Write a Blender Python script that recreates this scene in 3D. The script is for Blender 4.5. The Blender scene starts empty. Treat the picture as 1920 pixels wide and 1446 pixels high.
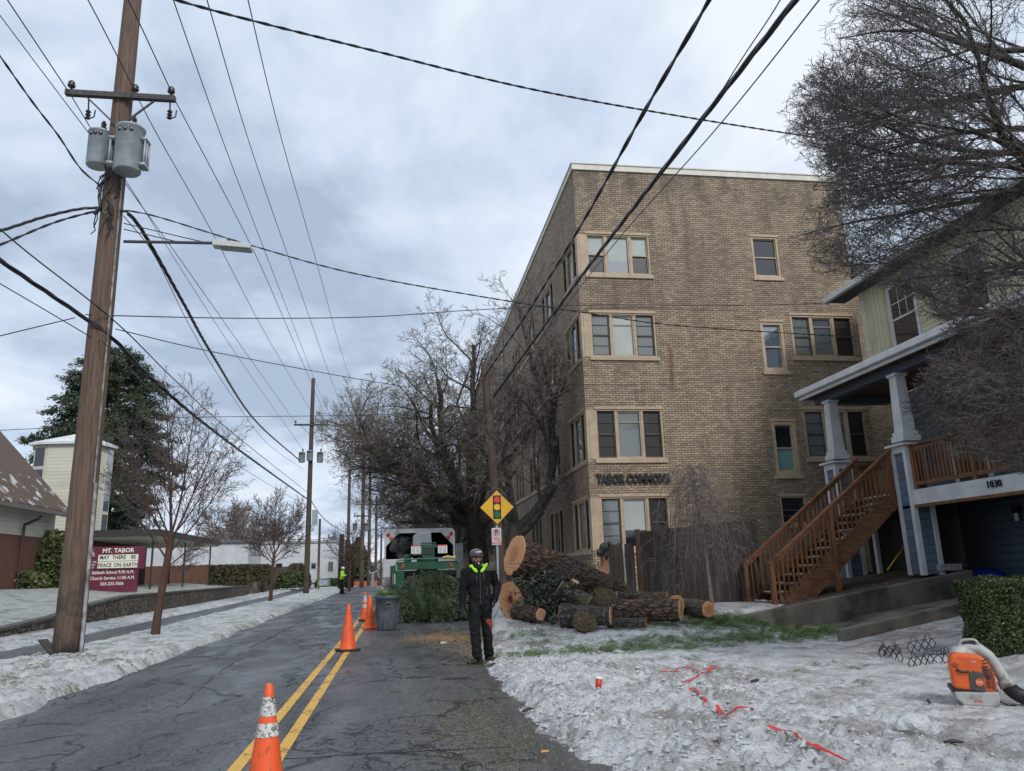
import bpy, bmesh, math, random
import numpy as np
from mathutils import Vector, Matrix
R_=math.radians
SC=bpy.context.scene
COL=SC.collection
# ---------------------------------------------------------------- camera (solved from the street's vanishing points)
H_CAM=1.38
_c=np.array([960.,723.]); _V1=np.array([745.,1078.])-_c; _Z=np.array([787.,-5165.])-_c
F=math.sqrt(-float(_V1@_Z))
def _u(v): v=np.array(v,float); return v/np.linalg.norm(v)
_dy=_u([_V1[0],_V1[1],F]); _dz=_u([_Z[0],_Z[1],F]); _dx=np.cross(_dz,_dy)
if _dx[0]<0: _dx=-_dx
RM=np.array([_dx,_dy,_dz])
def ray(px,py): return RM@np.array([px-_c[0],py-_c[1],F])
def atY(px,py,Y): r=ray(px,py); return Vector((np.array([0,0,H_CAM])+Y/r[1]*r).tolist())
def atX(px,py,X): r=ray(px,py); return Vector((np.array([0,0,H_CAM])+X/r[0]*r).tolist())
def atZ(px,py,z=0.): r=ray(px,py); return Vector((np.array([0,0,H_CAM])+(z-H_CAM)/r[2]*r).tolist())
cd=bpy.data.cameras.new('camera'); cam=bpy.data.objects.new('camera',cd); COL.objects.link(cam)
m=Matrix(((RM[0,0],-RM[0,1],-RM[0,2],0),(RM[1,0],-RM[1,1],-RM[1,2],0),(RM[2,0],-RM[2,1],-RM[2,2],H_CAM),(0,0,0,1)))
cam.matrix_world=m
cd.sensor_width=36; cd.lens=F/1920*36; cd.clip_start=.05; cd.clip_end=2000
SC.camera=cam
SC.render.resolution_x=1024; SC.render.resolution_y=771
# ---------------------------------------------------------------- world: overcast sky
W=bpy.data.worlds.new('World'); SC.world=W; W.use_nodes=True
nt=W.node_tree; nt.nodes.clear(); N=nt.nodes; Lk=nt.links
def wn(t,**k):
    n=N.new(t)
    for a,b in k.items(): setattr(n,a,b)
    return n
SUN_EL=R_(38); SUN_AZ=R_(205)   # sun behind the camera, a little to the right
out=wn('ShaderNodeOutputWorld'); bg=wn('ShaderNodeBackground'); bg.inputs['Strength'].default_value=.1
sky=wn('ShaderNodeTexSky'); sky.sky_type='NISHITA'; sky.sun_disc=False; sky.sun_elevation=SUN_EL; sky.sun_rotation=R_(155); sky.air_density=1; sky.dust_density=3
tc=wn('ShaderNodeTexCoord'); sep=wn('ShaderNodeSeparateXYZ'); Lk.new(tc.outputs['Generated'],sep.inputs[0])
def wmath(op,a,b=None):
    n=wn('ShaderNodeMath',operation=op)
    for i,v in enumerate((a,b)):
        if v is None: continue
        if isinstance(v,(int,float)): n.inputs[i].default_value=v
        else: Lk.new(v,n.inputs[i])
    return n.outputs[0]
zz=wmath('ADD',wmath('MAXIMUM',sep.outputs[2],0.0),.13)
comb=wn('ShaderNodeCombineXYZ'); Lk.new(wmath('DIVIDE',sep.outputs[0],zz),comb.inputs[0]); Lk.new(wmath('DIVIDE',sep.outputs[1],zz),comb.inputs[1])
n1=wn('ShaderNodeTexNoise'); n1.inputs['Scale'].default_value=.75; n1.inputs['Detail'].default_value=7; n1.inputs['Roughness'].default_value=.55; n1.inputs['Distortion'].default_value=.5
n2=wn('ShaderNodeTexNoise'); n2.inputs['Scale'].default_value=2.6; n2.inputs['Detail'].default_value=8; n2.inputs['Roughness'].default_value=.6; n2.inputs['Distortion'].default_value=.3
mp=wn('ShaderNodeMapping'); mp.inputs['Location'].default_value=(3.3,7.1,0); mp.inputs['Scale'].default_value=(1,.7,1); mp.inputs['Rotation'].default_value=(0,0,.5)
Lk.new(comb.outputs[0],mp.inputs[0]); Lk.new(mp.outputs[0],n1.inputs['Vector']); Lk.new(mp.outputs[0],n2.inputs['Vector'])
cl=wmath('ADD',wmath('MULTIPLY',n1.outputs[0],.7),wmath('MULTIPLY',n2.outputs[0],.3))
cr=wn('ShaderNodeValToRGB'); Lk.new(cl,cr.inputs[0])
e=cr.color_ramp.elements; e[0].position=.415; e[0].color=(3.3,4.05,5.2,1); e[1].position=.585; e[1].color=(7.0,7.4,8.05,1)
k=e.new(.49); k.color=(4.9,5.75,6.95,1)
mx=wn('ShaderNodeMixRGB'); mx.inputs[0].default_value=.93; Lk.new(sky.outputs[0],mx.inputs[1]); Lk.new(cr.outputs[0],mx.inputs[2])
Lk.new(mx.outputs[0],bg.inputs[0]); Lk.new(bg.outputs[0],out.inputs[0])
sd=bpy.data.lights.new('sun','SUN'); sd.energy=1.5; sd.angle=R_(16); sd.color=(1,.965,.92)
so=bpy.data.objects.new('sun',sd); COL.objects.link(so)
sv=Vector((math.cos(SUN_EL)*.42,-math.cos(SUN_EL)*.9,math.sin(SUN_EL)))
so.rotation_euler=sv.to_track_quat('Z','Y').to_euler()
SC.view_settings.view_transform='Standard'; SC.view_settings.look='None'; SC.view_settings.exposure=0.42; SC.view_settings.gamma=1
SC.render.engine='CYCLES'; SC.cycles.max_bounces=5; SC.cycles.diffuse_bounces=2; SC.cycles.glossy_bounces=3; SC.cycles.transparent_max_bounces=6
# ---------------------------------------------------------------- materials
MATS={}
def mat(name,base=(.5,.5,.5),rough=.7,c2=None,scale=6,stretch=(1,1,1),bump=0,bscale=None,metal=0,detail=5,lo=.35,hi=.65,c3=None,s3=1.5,lo3=.5,hi3=.7,coords='Object',coat=0,rvar=0,spec=.5,bdist=.02,bstretch=None):
    if name in MATS: return MATS[name]
    M=bpy.data.materials.new(name); M.use_nodes=True; t=M.node_tree; b=t.nodes['Principled BSDF']; L=t.links
    b.inputs['Roughness'].default_value=rough; b.inputs['Metallic'].default_value=metal; b.inputs['Coat Weight'].default_value=coat; b.inputs['Specular IOR Level'].default_value=spec
    b.inputs['Base Color'].default_value=(*base,1)
    tcn=t.nodes.new('ShaderNodeTexCoord'); mpn=t.nodes.new('ShaderNodeMapping'); mpn.inputs['Scale'].default_value=stretch; L.new(tcn.outputs[coords],mpn.inputs[0])
    def noise(sc,dt=detail,src=mpn.outputs[0]):
        n=t.nodes.new('ShaderNodeTexNoise'); n.inputs['Scale'].default_value=sc; n.inputs['Detail'].default_value=dt; n.inputs['Roughness'].default_value=.6; L.new(src,n.inputs['Vector']); return n
    def ramp(src,lo,hi):
        r=t.nodes.new('ShaderNodeMapRange'); r.inputs[1].default_value=lo; r.inputs[2].default_value=hi; r.interpolation_type='SMOOTHSTEP'; L.new(src,r.inputs[0]); return r.outputs[0]
    def mix(f,a,bb):
        x=t.nodes.new('ShaderNodeMixRGB'); L.new(f,x.inputs[0])
        for i,v in ((1,a),(2,bb)):
            if isinstance(v,tuple): x.inputs[i].default_value=(*v,1)
            else: L.new(v,x.inputs[i])
        return x.outputs[0]
    col=None
    if c2 is not None:
        n=noise(scale); col=mix(ramp(n.outputs[0],lo,hi),base,c2)
        if rvar:
            r=t.nodes.new('ShaderNodeMapRange'); r.inputs[1].default_value=.3; r.inputs[2].default_value=.7; r.inputs[3].default_value=rough-rvar; r.inputs[4].default_value=rough+rvar; L.new(n.outputs[0],r.inputs[0]); L.new(r.outputs[0],b.inputs['Roughness'])
    if c3 is not None:
        n3=noise(s3,6,tcn.outputs[coords]); col=mix(ramp(n3.outputs[0],lo3,hi3),col if col is not None else base,c3)
    if col is not None: L.new(col,b.inputs['Base Color'])
    if bump:
        src=mpn.outputs[0]
        if bstretch: m2=t.nodes.new('ShaderNodeMapping'); m2.inputs['Scale'].default_value=bstretch; L.new(tcn.outputs[coords],m2.inputs[0]); src=m2.outputs[0]
        nb=noise(bscale or scale*2,6,src); bp=t.nodes.new('ShaderNodeBump'); bp.inputs['Strength'].default_value=bump; bp.inputs['Distance'].default_value=bdist; L.new(nb.outputs[0],bp.inputs['Height']); L.new(bp.outputs[0],b.inputs['Normal'])
    MATS[name]=M; return M
class NB:
    "small node-building helper"
    def __init__(s,name):
        s.M=bpy.data.materials.new(name); s.M.use_nodes=True; s.t=s.M.node_tree; s.b=s.t.nodes['Principled BSDF']; s.tc=s.t.nodes.new('ShaderNodeTexCoord')
    def n(s,ty,ins={},**k):
        x=s.t.nodes.new(ty)
        for a,b in k.items(): setattr(x,a,b)
        for a,b in ins.items(): s.set(x.inputs[a],b)
        return x
    def set(s,i,v):
        if hasattr(v,'links') or hasattr(v,'is_linked') : s.t.links.new(v,i)
        elif isinstance(v,tuple) and len(v)==3 and i.type=='RGBA': i.default_value=(*v,1)
        else: i.default_value=v
    def noise(s,sc,v=None,dt=5,ro=.6,di=0): return s.n('ShaderNodeTexNoise',{'Scale':sc,'Detail':dt,'Roughness':ro,'Distortion':di,'Vector':v or s.tc.outputs['Object']}).outputs[0]
    def mp(s,sc=(1,1,1),v=None,rot=(0,0,0),loc=(0,0,0)): return s.n('ShaderNodeMapping',{'Scale':sc,'Rotation':rot,'Location':loc,'Vector':v or s.tc.outputs['Object']}).outputs[0]
    def rng(s,v,a,b,c=0.,d=1.): return s.n('ShaderNodeMapRange',{0:v,1:a,2:b,3:c,4:d},interpolation_type='SMOOTHSTEP').outputs[0]
    def mix(s,f,a,b,bt='MIX'): return s.n('ShaderNodeMixRGB',{0:f,1:a,2:b},blend_type=bt).outputs[0]
    def math(s,op,a,b=0.): return s.n('ShaderNodeMath',{0:a,1:b},operation=op).outputs[0]
    def bump(s,h,st=.5,di=.02,nrm=None):
        x=s.n('ShaderNodeBump',{'Strength':st,'Distance':di,'Height':h})
        if nrm: s.t.links.new(nrm,x.inputs['Normal'])
        return x.outputs[0]
    def fin(s,col=None,rough=None,normal=None,**k):
        if col is not None: s.set(s.b.inputs['Base Color'],col)
        if rough is not None: s.set(s.b.inputs['Roughness'],rough)
        if normal is not None: s.set(s.b.inputs['Normal'],normal)
        for a,b in k.items(): s.set(s.b.inputs[a.replace('_',' ')],b)
        MATS[s.M.name]=s.M; return s.M
def m_brick(name,c1,c2,mortar,bw=.21,bh=.072,stain=(.07,.055,.04),rot=0,ms=.008,rust=False):
    q=NB(name); uv=q.tc.outputs['UV']
    br=q.n('ShaderNodeTexBrick',{'Vector':uv,'Color1':c1,'Color2':c2,'Mortar':mortar,'Scale':1.,'Mortar Size':ms,'Mortar Smooth':.15,'Bias':-.1,'Brick Width':bw,'Row Height':bh})
    big=q.noise(.55,q.mp((1,1,.45),q.tc.outputs['Object']),6,.65); fine=q.noise(9.,uv,4)
    st=q.noise(1.1,q.mp((1.6,1.6,.25)),6,.7)
    c=q.mix(q.math('MULTIPLY',q.rng(fine,.35,.75),.35),br.outputs[0],stain)
    c=q.mix(q.math('MULTIPLY',q.rng(big,.42,.68),.38),c,stain)
    c=q.mix(q.math('MULTIPLY',q.rng(st,.5,.72),.5),c,stain)
    if rust:
        sp=q.n('ShaderNodeSeparateXYZ',{0:q.tc.outputs['Object']}); wob=q.noise(3.,dt=4)
        dxx=q.math('ABSOLUTE',q.math('ADD',q.math('SUBTRACT',sp.outputs[0],2.88),q.math('MULTIPLY',q.math('SUBTRACT',wob,.5),.25)))
        mk=q.math('MULTIPLY',q.rng(dxx,.13,.02),q.math('MULTIPLY',q.rng(sp.outputs[2],6.4,7.0),q.rng(sp.outputs[2],8.3,7.9)))
        c=q.mix(q.math('MULTIPLY',mk,.75),c,(.16,.055,.02))
        top=q.math('MULTIPLY',q.rng(sp.outputs[2],12.3,14.2),q.rng(q.noise(.9,q.mp((1,1,.5),loc=(3,1,0)),6,.7),.42,.6)); c=q.mix(q.math('MULTIPLY',top,.6),c,(.06,.055,.045))
    inv=q.math('SUBTRACT',1.,br.outputs[1])
    nb=q.bump(q.math('ADD',inv,q.math('MULTIPLY',fine,.4)),.8,.008)
    return q.fin(c,.85,nb)
def m_siding(name,col,rh=.16,line=None,bw=50.,vary=.12,vertical=False):
    q=NB(name); uv=q.tc.outputs['UV']
    if vertical: uv=q.n('ShaderNodeMapping',{'Vector':uv,'Rotation':(0,0,math.pi/2)}).outputs[0]
    dk=tuple(x*.3 for x in col) if line is None else line
    c2=tuple(x*(1-vary) for x in col)
    br=q.n('ShaderNodeTexBrick',{'Vector':uv,'Color1':col,'Color2':c2,'Mortar':dk,'Scale':1.,'Mortar Size':.007,'Mortar Smooth':.3,'Brick Width':bw,'Row Height':rh})  # dark row lines paint the shadow under each lap into the colour
    n=q.noise(1.3,dt=6); c=q.mix(q.math('MULTIPLY',q.rng(n,.4,.75),.25),br.outputs[0],dk)
    return q.fin(c,.6,q.bump(q.math('SUBTRACT',1.,br.outputs[1]),.7,.012))
# ---------------------------------------------------------------- mesh builder
class MB:
    def __init__(s): s.v=[]; s.f=[]; s.m=[]; s.k=0
    def add(s,vs,fs,mi=0):
        o=s.k
        vs=[tuple(map(float,p)) for p in vs]; s.v.append(np.array(vs,dtype=np.float64).reshape(-1,3)); s.k+=len(vs)
        s.f.extend([tuple(i+o for i in f) for f in fs]); s.m.extend([mi]*len(fs)); return s
    def box(s,x0,x1,y0,y1,z0,z1,mi=0):
        return s.add([(x0,y0,z0),(x1,y0,z0),(x1,y1,z0),(x0,y1,z0),(x0,y0,z1),(x1,y0,z1),(x1,y1,z1),(x0,y1,z1)],
          [(0,3,2,1),(4,5,6,7),(0,1,5,4),(1,2,6,5),(2,3,7,6),(3,0,4,7)],mi)
    def bar(s,a,b,w,h,up=(0,0,1),mi=0):
        "box of section w x h running from a to b"
        a=Vector(a); b=Vector(b); d=(b-a).normalized(); u=Vector(up); sx=d.cross(u)
        if sx.length<1e-4: sx=d.cross(Vector((0,1,0)))
        sx.normalize(); u=sx.cross(d).normalized(); P=[]
        for c in (a,b):
            for i,j in ((-1,-1),(1,-1),(1,1),(-1,1)): P.append(c+sx*(i*w/2)+u*(j*h/2))
        return s.add(P,[(0,1,2,3),(7,6,5,4),(0,4,5,1),(1,5,6,2),(2,6,7,3),(3,7,4,0)],mi)
    def tube(s,pts,r,n=8,mi=0,cap=True,sq=1.0):
        pts=[Vector(p) for p in pts]; L=len(pts)
        if not hasattr(r,'__len__'): r=[r]*L
        P=[]; Fc=[]; ref=None
        for i,p in enumerate(pts):
            d=(pts[min(i+1,L-1)]-pts[max(i-1,0)])
            d=d.normalized() if d.length>1e-9 else Vector((0,0,1))
            if ref is None: ref=d.orthogonal().normalized() if abs(d.z)>.9 else d.cross(Vector((0,0,1))).normalized()
            ref=(ref-d*ref.dot(d)); ref=ref.normalized() if ref.length>1e-6 else d.orthogonal().normalized()
            bn=d.cross(ref)
            for k in range(n):
                a=2*math.pi*k/n; P.append(p+ref*(math.cos(a)*r[i])+bn*(math.sin(a)*r[i]*sq))
        for i in range(L-1):
            for k in range(n): Fc.append((i*n+k,i*n+(k+1)%n,(i+1)*n+(k+1)%n,(i+1)*n+k))
        if cap: Fc.append(tuple(range(n-1,-1,-1))); Fc.append(tuple((L-1)*n+k for k in range(n)))
        return s.add(P,Fc,mi)
    def cyl(s,c,r,z0,z1,n=16,mi=0): return s.tube([(c[0],c[1],z0),(c[0],c[1],z1)],r,n,mi)
    def lathe(s,c,prof,n=24,mi=0,M=None):
        "prof: list of (r,z); axis z through c, or transformed by M"
        P=[];Fc=[]
        for (r,z) in prof:
            for k in range(n):
                a=2*math.pi*k/n; p=Vector((r*math.cos(a),r*math.sin(a),z))
                if M is not None: p=M@p
                P.append(p+Vector(c))
        L=len(prof)
        for i in range(L-1):
            for k in range(n): Fc.append((i*n+k,i*n+(k+1)%n,(i+1)*n+(k+1)%n,(i+1)*n+k))
        Fc.append(tuple(range(n-1,-1,-1))); Fc.append(tuple((L-1)*n+k for k in range(n)))
        return s.add(P,Fc,mi)
    def prism(s,poly,d,mi=0):
        "poly: 3-d points in one plane, extruded by vector d"
        d=Vector(d); n=len(poly); a=[Vector(p) for p in poly]; b=[p+d for p in a]
        nr=Vector((0,0,0))
        for i in range(n): nr+=a[i].cross(a[(i+1)%n])
        fs=[tuple(range(n)),tuple(range(2*n-1,n-1,-1))]+[(i,i+n,(i+1)%n+n,(i+1)%n) for i in range(n)]
        if nr.dot(d)>0: fs=[f[::-1] for f in fs]
        return s.add(a+b,fs,mi)
    def quad(s,*p,mi=0): return s.add(p,[tuple(range(len(p)))],mi)
    def build(s,name,mats,parent=None,smooth=False,bevel=0,loc=None,seg=2):
        if not isinstance(mats,(list,tuple)): mats=[mats]
        V=np.concatenate(s.v) if s.v else np.zeros((0,3))
        if loc is None: loc=Vector((0,0,0)) if parent is None else parent['_w'] if '_w' in parent.keys() else Vector((0,0,0))
        loc=np.array([loc[0],loc[1],loc[2]])
        me=bpy.data.meshes.new(name); me.from_pydata((V-loc).tolist(),[],s.f)
        for x in mats: me.materials.append(x)
        if len(mats)>1: me.polygons.foreach_set('material_index',np.array(s.m,dtype=np.int32))
        # box-projected UVs in metres (from world coordinates)
        nl=len(me.loops)
        if nl:
            li=np.empty(nl,dtype=np.int32); me.loops.foreach_get('vertex_index',li)
            pn=np.empty(len(me.polygons)*3); me.polygons.foreach_get('normal',pn); pn=pn.reshape(-1,3)
            lt=np.empty(len(me.polygons),dtype=np.int32); me.polygons.foreach_get('loop_total',lt)
            ax=np.repeat(np.argmax(np.abs(pn),axis=1),lt); co=V[li]
            U=np.where(ax==0,co[:,1],co[:,0]); Vv=np.where(ax==2,co[:,1],co[:,2])
            uv=me.uv_layers.new(name='UVMap'); uv.data.foreach_set('uv',np.stack([U,Vv],1).astype(np.float32).ravel())
        if smooth: me.polygons.foreach_set('use_smooth',np.ones(len(me.polygons),dtype=bool))
        me.update()
        o=bpy.data.objects.new(name,me); COL.objects.link(o)
        if parent is not None: o.parent=parent
        else: o.location=loc.tolist()
        o['_w']=loc.tolist()
        if bevel:
            b=o.modifiers.new('bevel','BEVEL'); b.width=bevel; b.segments=seg; b.limit_method='ANGLE'; b.angle_limit=R_(40)
        return o
ALL=[]
def tag(o,label,cat,group=None,kind=None):
    if label: o['label']=label
    if cat: o['category']=cat
    if group: o['group']=group
    if kind: o['kind']=kind
    return o
def thing(name,label,cat,loc=(0,0,0),group=None):
    o=bpy.data.objects.new(name,None); COL.objects.link(o); o.location=loc; o['_w']=list(map(float,loc)); o.empty_display_size=.2
    return tag(o,label,cat,group)
def struct(o): o['kind']='structure'; return o
def dup(root,loc,label,rz=0,scale=1,group=None):
    r=root.copy(); COL.objects.link(r); r.location=loc; r.rotation_euler=(0,0,rz); r.scale=(scale,)*3; r['label']=label
    if group: r['group']=group
    def rec(a,b):
        for ch in list(a.children):
            c=ch.copy(); COL.objects.link(c); c.parent=b; rec(ch,c)
    rec(root,r); return r
def text(s,size,origin,xdir,ydir,depth,m,name,parent,align='CENTER',bold=0,sx=1.):
    cu=bpy.data.curves.new(name,'FONT'); cu.body=s; cu.size=size; cu.extrude=depth; cu.align_x=align; cu.align_y='CENTER'; cu.offset=bold; cu.resolution_u=2
    o=bpy.data.objects.new(name,cu); COL.objects.link(o); bpy.context.view_layer.update()
    me=bpy.data.meshes.new_from_object(o.evaluated_get(bpy.context.evaluated_depsgraph_get())); bpy.data.objects.remove(o); bpy.data.curves.remove(cu)
    X=Vector(xdir).normalized(); Y=Vector(ydir).normalized(); Z=X.cross(Y)
    base=Vector(parent['_w']) if parent is not None else Vector((0,0,0))
    M4=Matrix(((X.x*sx,Y.x,Z.x,origin[0]-base[0]),(X.y*sx,Y.y,Z.y,origin[1]-base[1]),(X.z*sx,Y.z,Z.z,origin[2]-base[2]),(0,0,0,1)))
    me.transform(M4); me.materials.clear(); me.materials.append(m)
    ob=bpy.data.objects.new(name,me); COL.objects.link(ob)
    if parent is not None: ob.parent=parent
    ob['_w']=list(base); return ob
# numpy value noise
def vnoise(x,y,seed=0):
    xi=np.floor(x).astype(np.int64); yi=np.floor(y).astype(np.int64); xf=x-xi; yf=y-yi
    u=xf*xf*(3-2*xf); v=yf*yf*(3-2*yf)
    def h(a,b):
        n=(a*374761393+b*668265263+seed*1442695041)&0xffffffff; n=((n^(n>>13))*1274126177)&0xffffffff; return ((n^(n>>16))&0xffff)/65535.
    return (h(xi,yi)*(1-u)+h(xi+1,yi)*u)*(1-v)+(h(xi,yi+1)*(1-u)+h(xi+1,yi+1)*u)*v
def fbm(x,y,o=4,seed=0,g=.5):
    a=1.;t=0.;s=0.
    for i in range(o): t=t+a*vnoise(x*2**i,y*2**i,seed+i*17); s+=a; a*=g
    return t/s
def sst(a,b,x): t=np.clip((x-a)/(b-a),0,1); return t*t*(3-2*t)
def zr(y): return np.interp(y,[-50,20,40,55,70,80,110,200,400],[0,0,.12,.23,.42,.40,-.5,-2,-2.5])
def grid(name,xs,ys,zf,m,smooth=True):
    X,Y=np.meshgrid(np.array(xs,float),np.array(ys,float)); Zz=zf(X,Y); nx=len(xs); ny=len(ys)
    V=np.stack([X,Y,Zz],-1).reshape(-1,3)
    i=np.arange((ny-1)*(nx-1)); r=i//(nx-1); c=i%(nx-1); a=r*nx+c
    Fq=np.stack([a,a+1,a+nx+1,a+nx],1)
    me=bpy.data.meshes.new(name); me.vertices.add(len(V)); me.vertices.foreach_set('co',V.ravel())
    me.loops.add(len(Fq)*4); me.loops.foreach_set('vertex_index',Fq.ravel().astype(np.int32))
    me.polygons.add(len(Fq)); me.polygons.foreach_set('loop_start',(np.arange(len(Fq))*4).astype(np.int32))
    me.polygons.foreach_set('use_smooth',np.full(len(Fq),smooth))
    me.materials.append(m); me.update(calc_edges=True); me.validate()
    o=bpy.data.objects.new(name,me); COL.objects.link(o); o['_w']=[0.,0.,0.]; return o
def rawmesh(name,V,Fq,m,parent=None,smooth=False,mi=None):
    "V (n,3), Fq (k,3 or 4) numpy; world coordinates"
    base=np.array(parent['_w']) if parent is not None else np.zeros(3)
    k=Fq.shape[1]; me=bpy.data.meshes.new(name); me.vertices.add(len(V)); me.vertices.foreach_set('co',(V-base).astype(np.float32).ravel())
    me.loops.add(Fq.size); me.loops.foreach_set('vertex_index',Fq.ravel().astype(np.int32))
    me.polygons.add(len(Fq)); me.polygons.foreach_set('loop_start',(np.arange(len(Fq))*k).astype(np.int32))
    for x in (m if isinstance(m,(list,tuple)) else [m]): me.materials.append(x)
    if mi is not None: me.polygons.foreach_set('material_index',mi.astype(np.int32))
    me.polygons.foreach_set('use_smooth',np.full(len(Fq),smooth)); me.update(calc_edges=True)
    o=bpy.data.objects.new(name,me); COL.objects.link(o)
    if parent is not None: o.parent=parent
    o['_w']=base.tolist(); return o
# rounded bodies: capsules and ellipsoids fused into one skin by a voxel remesh
def blob(name,shapes,m,parent,voxel=.01,smooth=4,facemat=None,folds=None):
    bm=bmesh.new()
    for s in shapes:
        if s[0]=='c':   # capsule p1 r1 p2 r2 [flat]
            p1,r1,p2,r2=Vector(s[1]),s[2],Vector(s[3]),s[4]; n=14
            d=p2-p1; L=max(d.length,1e-5); q=d.to_track_quat('Z','Y').to_matrix()
            prof=[(-1,0)]+[(-math.cos(a),math.sin(a)) for a in (.4,.8,1.2)]+[(0,1)]; rings=[]
            for (zz_,rr) in prof: rings.append((zz_*r1,rr*r1))
            for (zz_,rr) in [(0,1)]+[(math.cos(a),math.sin(a)) for a in (1.2,.8,.4)]+[(1,0)]: rings.append((L+zz_*r2,rr*r2))
            fl=s[5] if len(s)>5 else (1,1)
            vs=[[bm.verts.new(p1+q@Vector((max(rr,1e-4)*math.cos(2*math.pi*k/n)*fl[0],max(rr,1e-4)*math.sin(2*math.pi*k/n)*fl[1],z_))) for k in range(n)] for (z_,rr) in rings]
            for i in range(len(vs)-1):
                for k in range(n): bm.faces.new((vs[i][k],vs[i][(k+1)%n],vs[i+1][(k+1)%n],vs[i+1][k]))
            bm.faces.new(vs[0][::-1]); bm.faces.new(vs[-1])
        else:           # ellipsoid centre radii [rotation]
            c,r=Vector(s[1]),s[2]; rot=s[3] if len(s)>3 else Matrix.Identity(3)
            M4=Matrix.Translation(c)@rot.to_4x4()@Matrix.Diagonal((*r,1))
            bmesh.ops.create_icosphere(bm,subdivisions=3,radius=1,matrix=M4)
    base=Vector(parent['_w']) if parent is not None else Vector((0,0,0))
    bmesh.ops.translate(bm,verts=bm.verts,vec=-base)
    me=bpy.data.meshes.new(name); bm.to_mesh(me); bm.free()
    o=bpy.data.objects.new(name,me); COL.objects.link(o)
    a=o.modifiers.new('r','REMESH'); a.mode='VOXEL'; a.voxel_size=voxel; a.use_smooth_shade=True
    b=o.modifiers.new('s','SMOOTH'); b.iterations=smooth; b.factor=.5
    bpy.context.view_layer.update()
    me2=bpy.data.meshes.new_from_object(o.evaluated_get(bpy.context.evaluated_depsgraph_get())); bpy.data.objects.remove(o)
    me2.name=name; me2.materials.clear()
    for x in (m if isinstance(m,(list,tuple)) else [m]): me2.materials.append(x)
    if folds:
        from mathutils import noise as mn
        A_,fx,fz=folds
        for v,nr in [(v,v.normal.copy()) for v in me2.vertices]:
            p=v.co; w=mn.noise(Vector((p.x*fx,p.y*fx,p.z*fz)))+.5*mn.noise(Vector((p.x*fx*2+p.z*6,p.y*fx*2,p.z*fz*2+7)))
            v.co=p+nr*(A_*(1-2*abs(w))-A_*.4)
    if facemat:
        for p in me2.polygons: p.material_index=facemat(p.center+base)
    for p in me2.polygons: p.use_smooth=True
    o=bpy.data.objects.new(name,me2); COL.objects.link(o)
    if parent is not None: o.parent=parent
    o['_w']=list(base); return o
# ================================================================ GROUND, ROAD, SNOW
rnd=random.Random(7); rs=np.random.RandomState(5)
# asphalt: wet, cracked, paler wheel tracks
def m_asphalt(name,base,pale,rlo,rhi):
    q=NB(name); o=q.tc.outputs['Object']
    fine=q.noise(75.,dt=4,ro=.8); mid=q.noise(9.,dt=5); tr=q.noise(.9,q.mp((1.3,.16,1)),5,.6); wet=q.noise(1.4,q.mp((1.,.35,1)),6,.65,.6)
    c=q.mix(q.rng(tr,.4,.68),base,pale); c=q.mix(q.math('MULTIPLY',q.rng(fine,.5,.66),.8),c,(.24,.24,.24)); c=q.mix(q.math('MULTIPLY',q.rng(mid,.35,.6),.35),c,(.012,.012,.013)); g30=q.noise(30.,dt=6,ro=.9); c=q.mix(q.math('MULTIPLY',q.rng(g30,.5,.6),.5),c,(.2,.2,.205)); c=q.mix(q.math('MULTIPLY',q.rng(g30,.48,.4),.6),c,(.012,.012,.013))
    v=q.mp((1,1,1)); wob=q.n('ShaderNodeTexNoise',{'Scale':1.7,'Detail':5,'Vector':o}).outputs[1]
    vv=q.n('ShaderNodeVectorMath',{0:v,1:q.n('ShaderNodeVectorMath',{0:wob,1:(.9,.9,.9)},operation='MULTIPLY').outputs[0]},operation='ADD').outputs[0]
    vo=q.n('ShaderNodeTexVoronoi',{'Vector':q.mp((.8,.42,1),vv),'Scale':1.},feature='DISTANCE_TO_EDGE').outputs[0]
    vo2=q.n('ShaderNodeTexVoronoi',{'Vector':q.mp((1,1,1),vv),'Scale':4.2},feature='DISTANCE_TO_EDGE').outputs[0]
    cm=q.noise(.55,dt=3); crk=q.math('MULTIPLY',q.rng(vo,.022,.008),q.rng(cm,.42,.5)); crk2=q.math('MULTIPLY',q.rng(vo2,.045,.012),q.rng(q.noise(.8,q.mp((1,.5,1),loc=(4,2,0)),3),.50,.60))
    ck=q.math('MAXIMUM',crk,crk2); c=q.mix(ck,c,(.006,.006,.006))
    h=q.math('SUBTRACT',q.math('ADD',q.math('MULTIPLY',fine,.5),q.math('MULTIPLY',mid,.4)),q.math('MULTIPLY',ck,1.3))
    # wheel-track water and tar
    r=q.rng(wet,.4,.62,rhi,rlo)
    return q.fin(c,r,q.bump(h,.55,.012),Specular_IOR_Level=.5)
M_road=m_asphalt('asphalt_wet',(.05,.051,.054),(.115,.117,.122),.3,.68)
M_walk=m_asphalt('sidewalk_wet',(.05,.05,.052),(.1,.1,.1),.25,.6)
def m_paint():
    q=NB('road_paint_yellow'); n=q.noise(18.,dt=8,ro=.75); n2=q.noise(2.2,dt=4); w=q.math('ADD',q.math('MULTIPLY',n,.65),q.math('MULTIPLY',n2,.35))
    c=q.mix(q.noise(6.),(.72,.42,.055),(.6,.33,.05)); c=q.mix(q.rng(w,.53,.585),c,(.06,.055,.05))
    return q.fin(c,.55,q.bump(w,.3,.004))
M_paint=m_paint()
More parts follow.
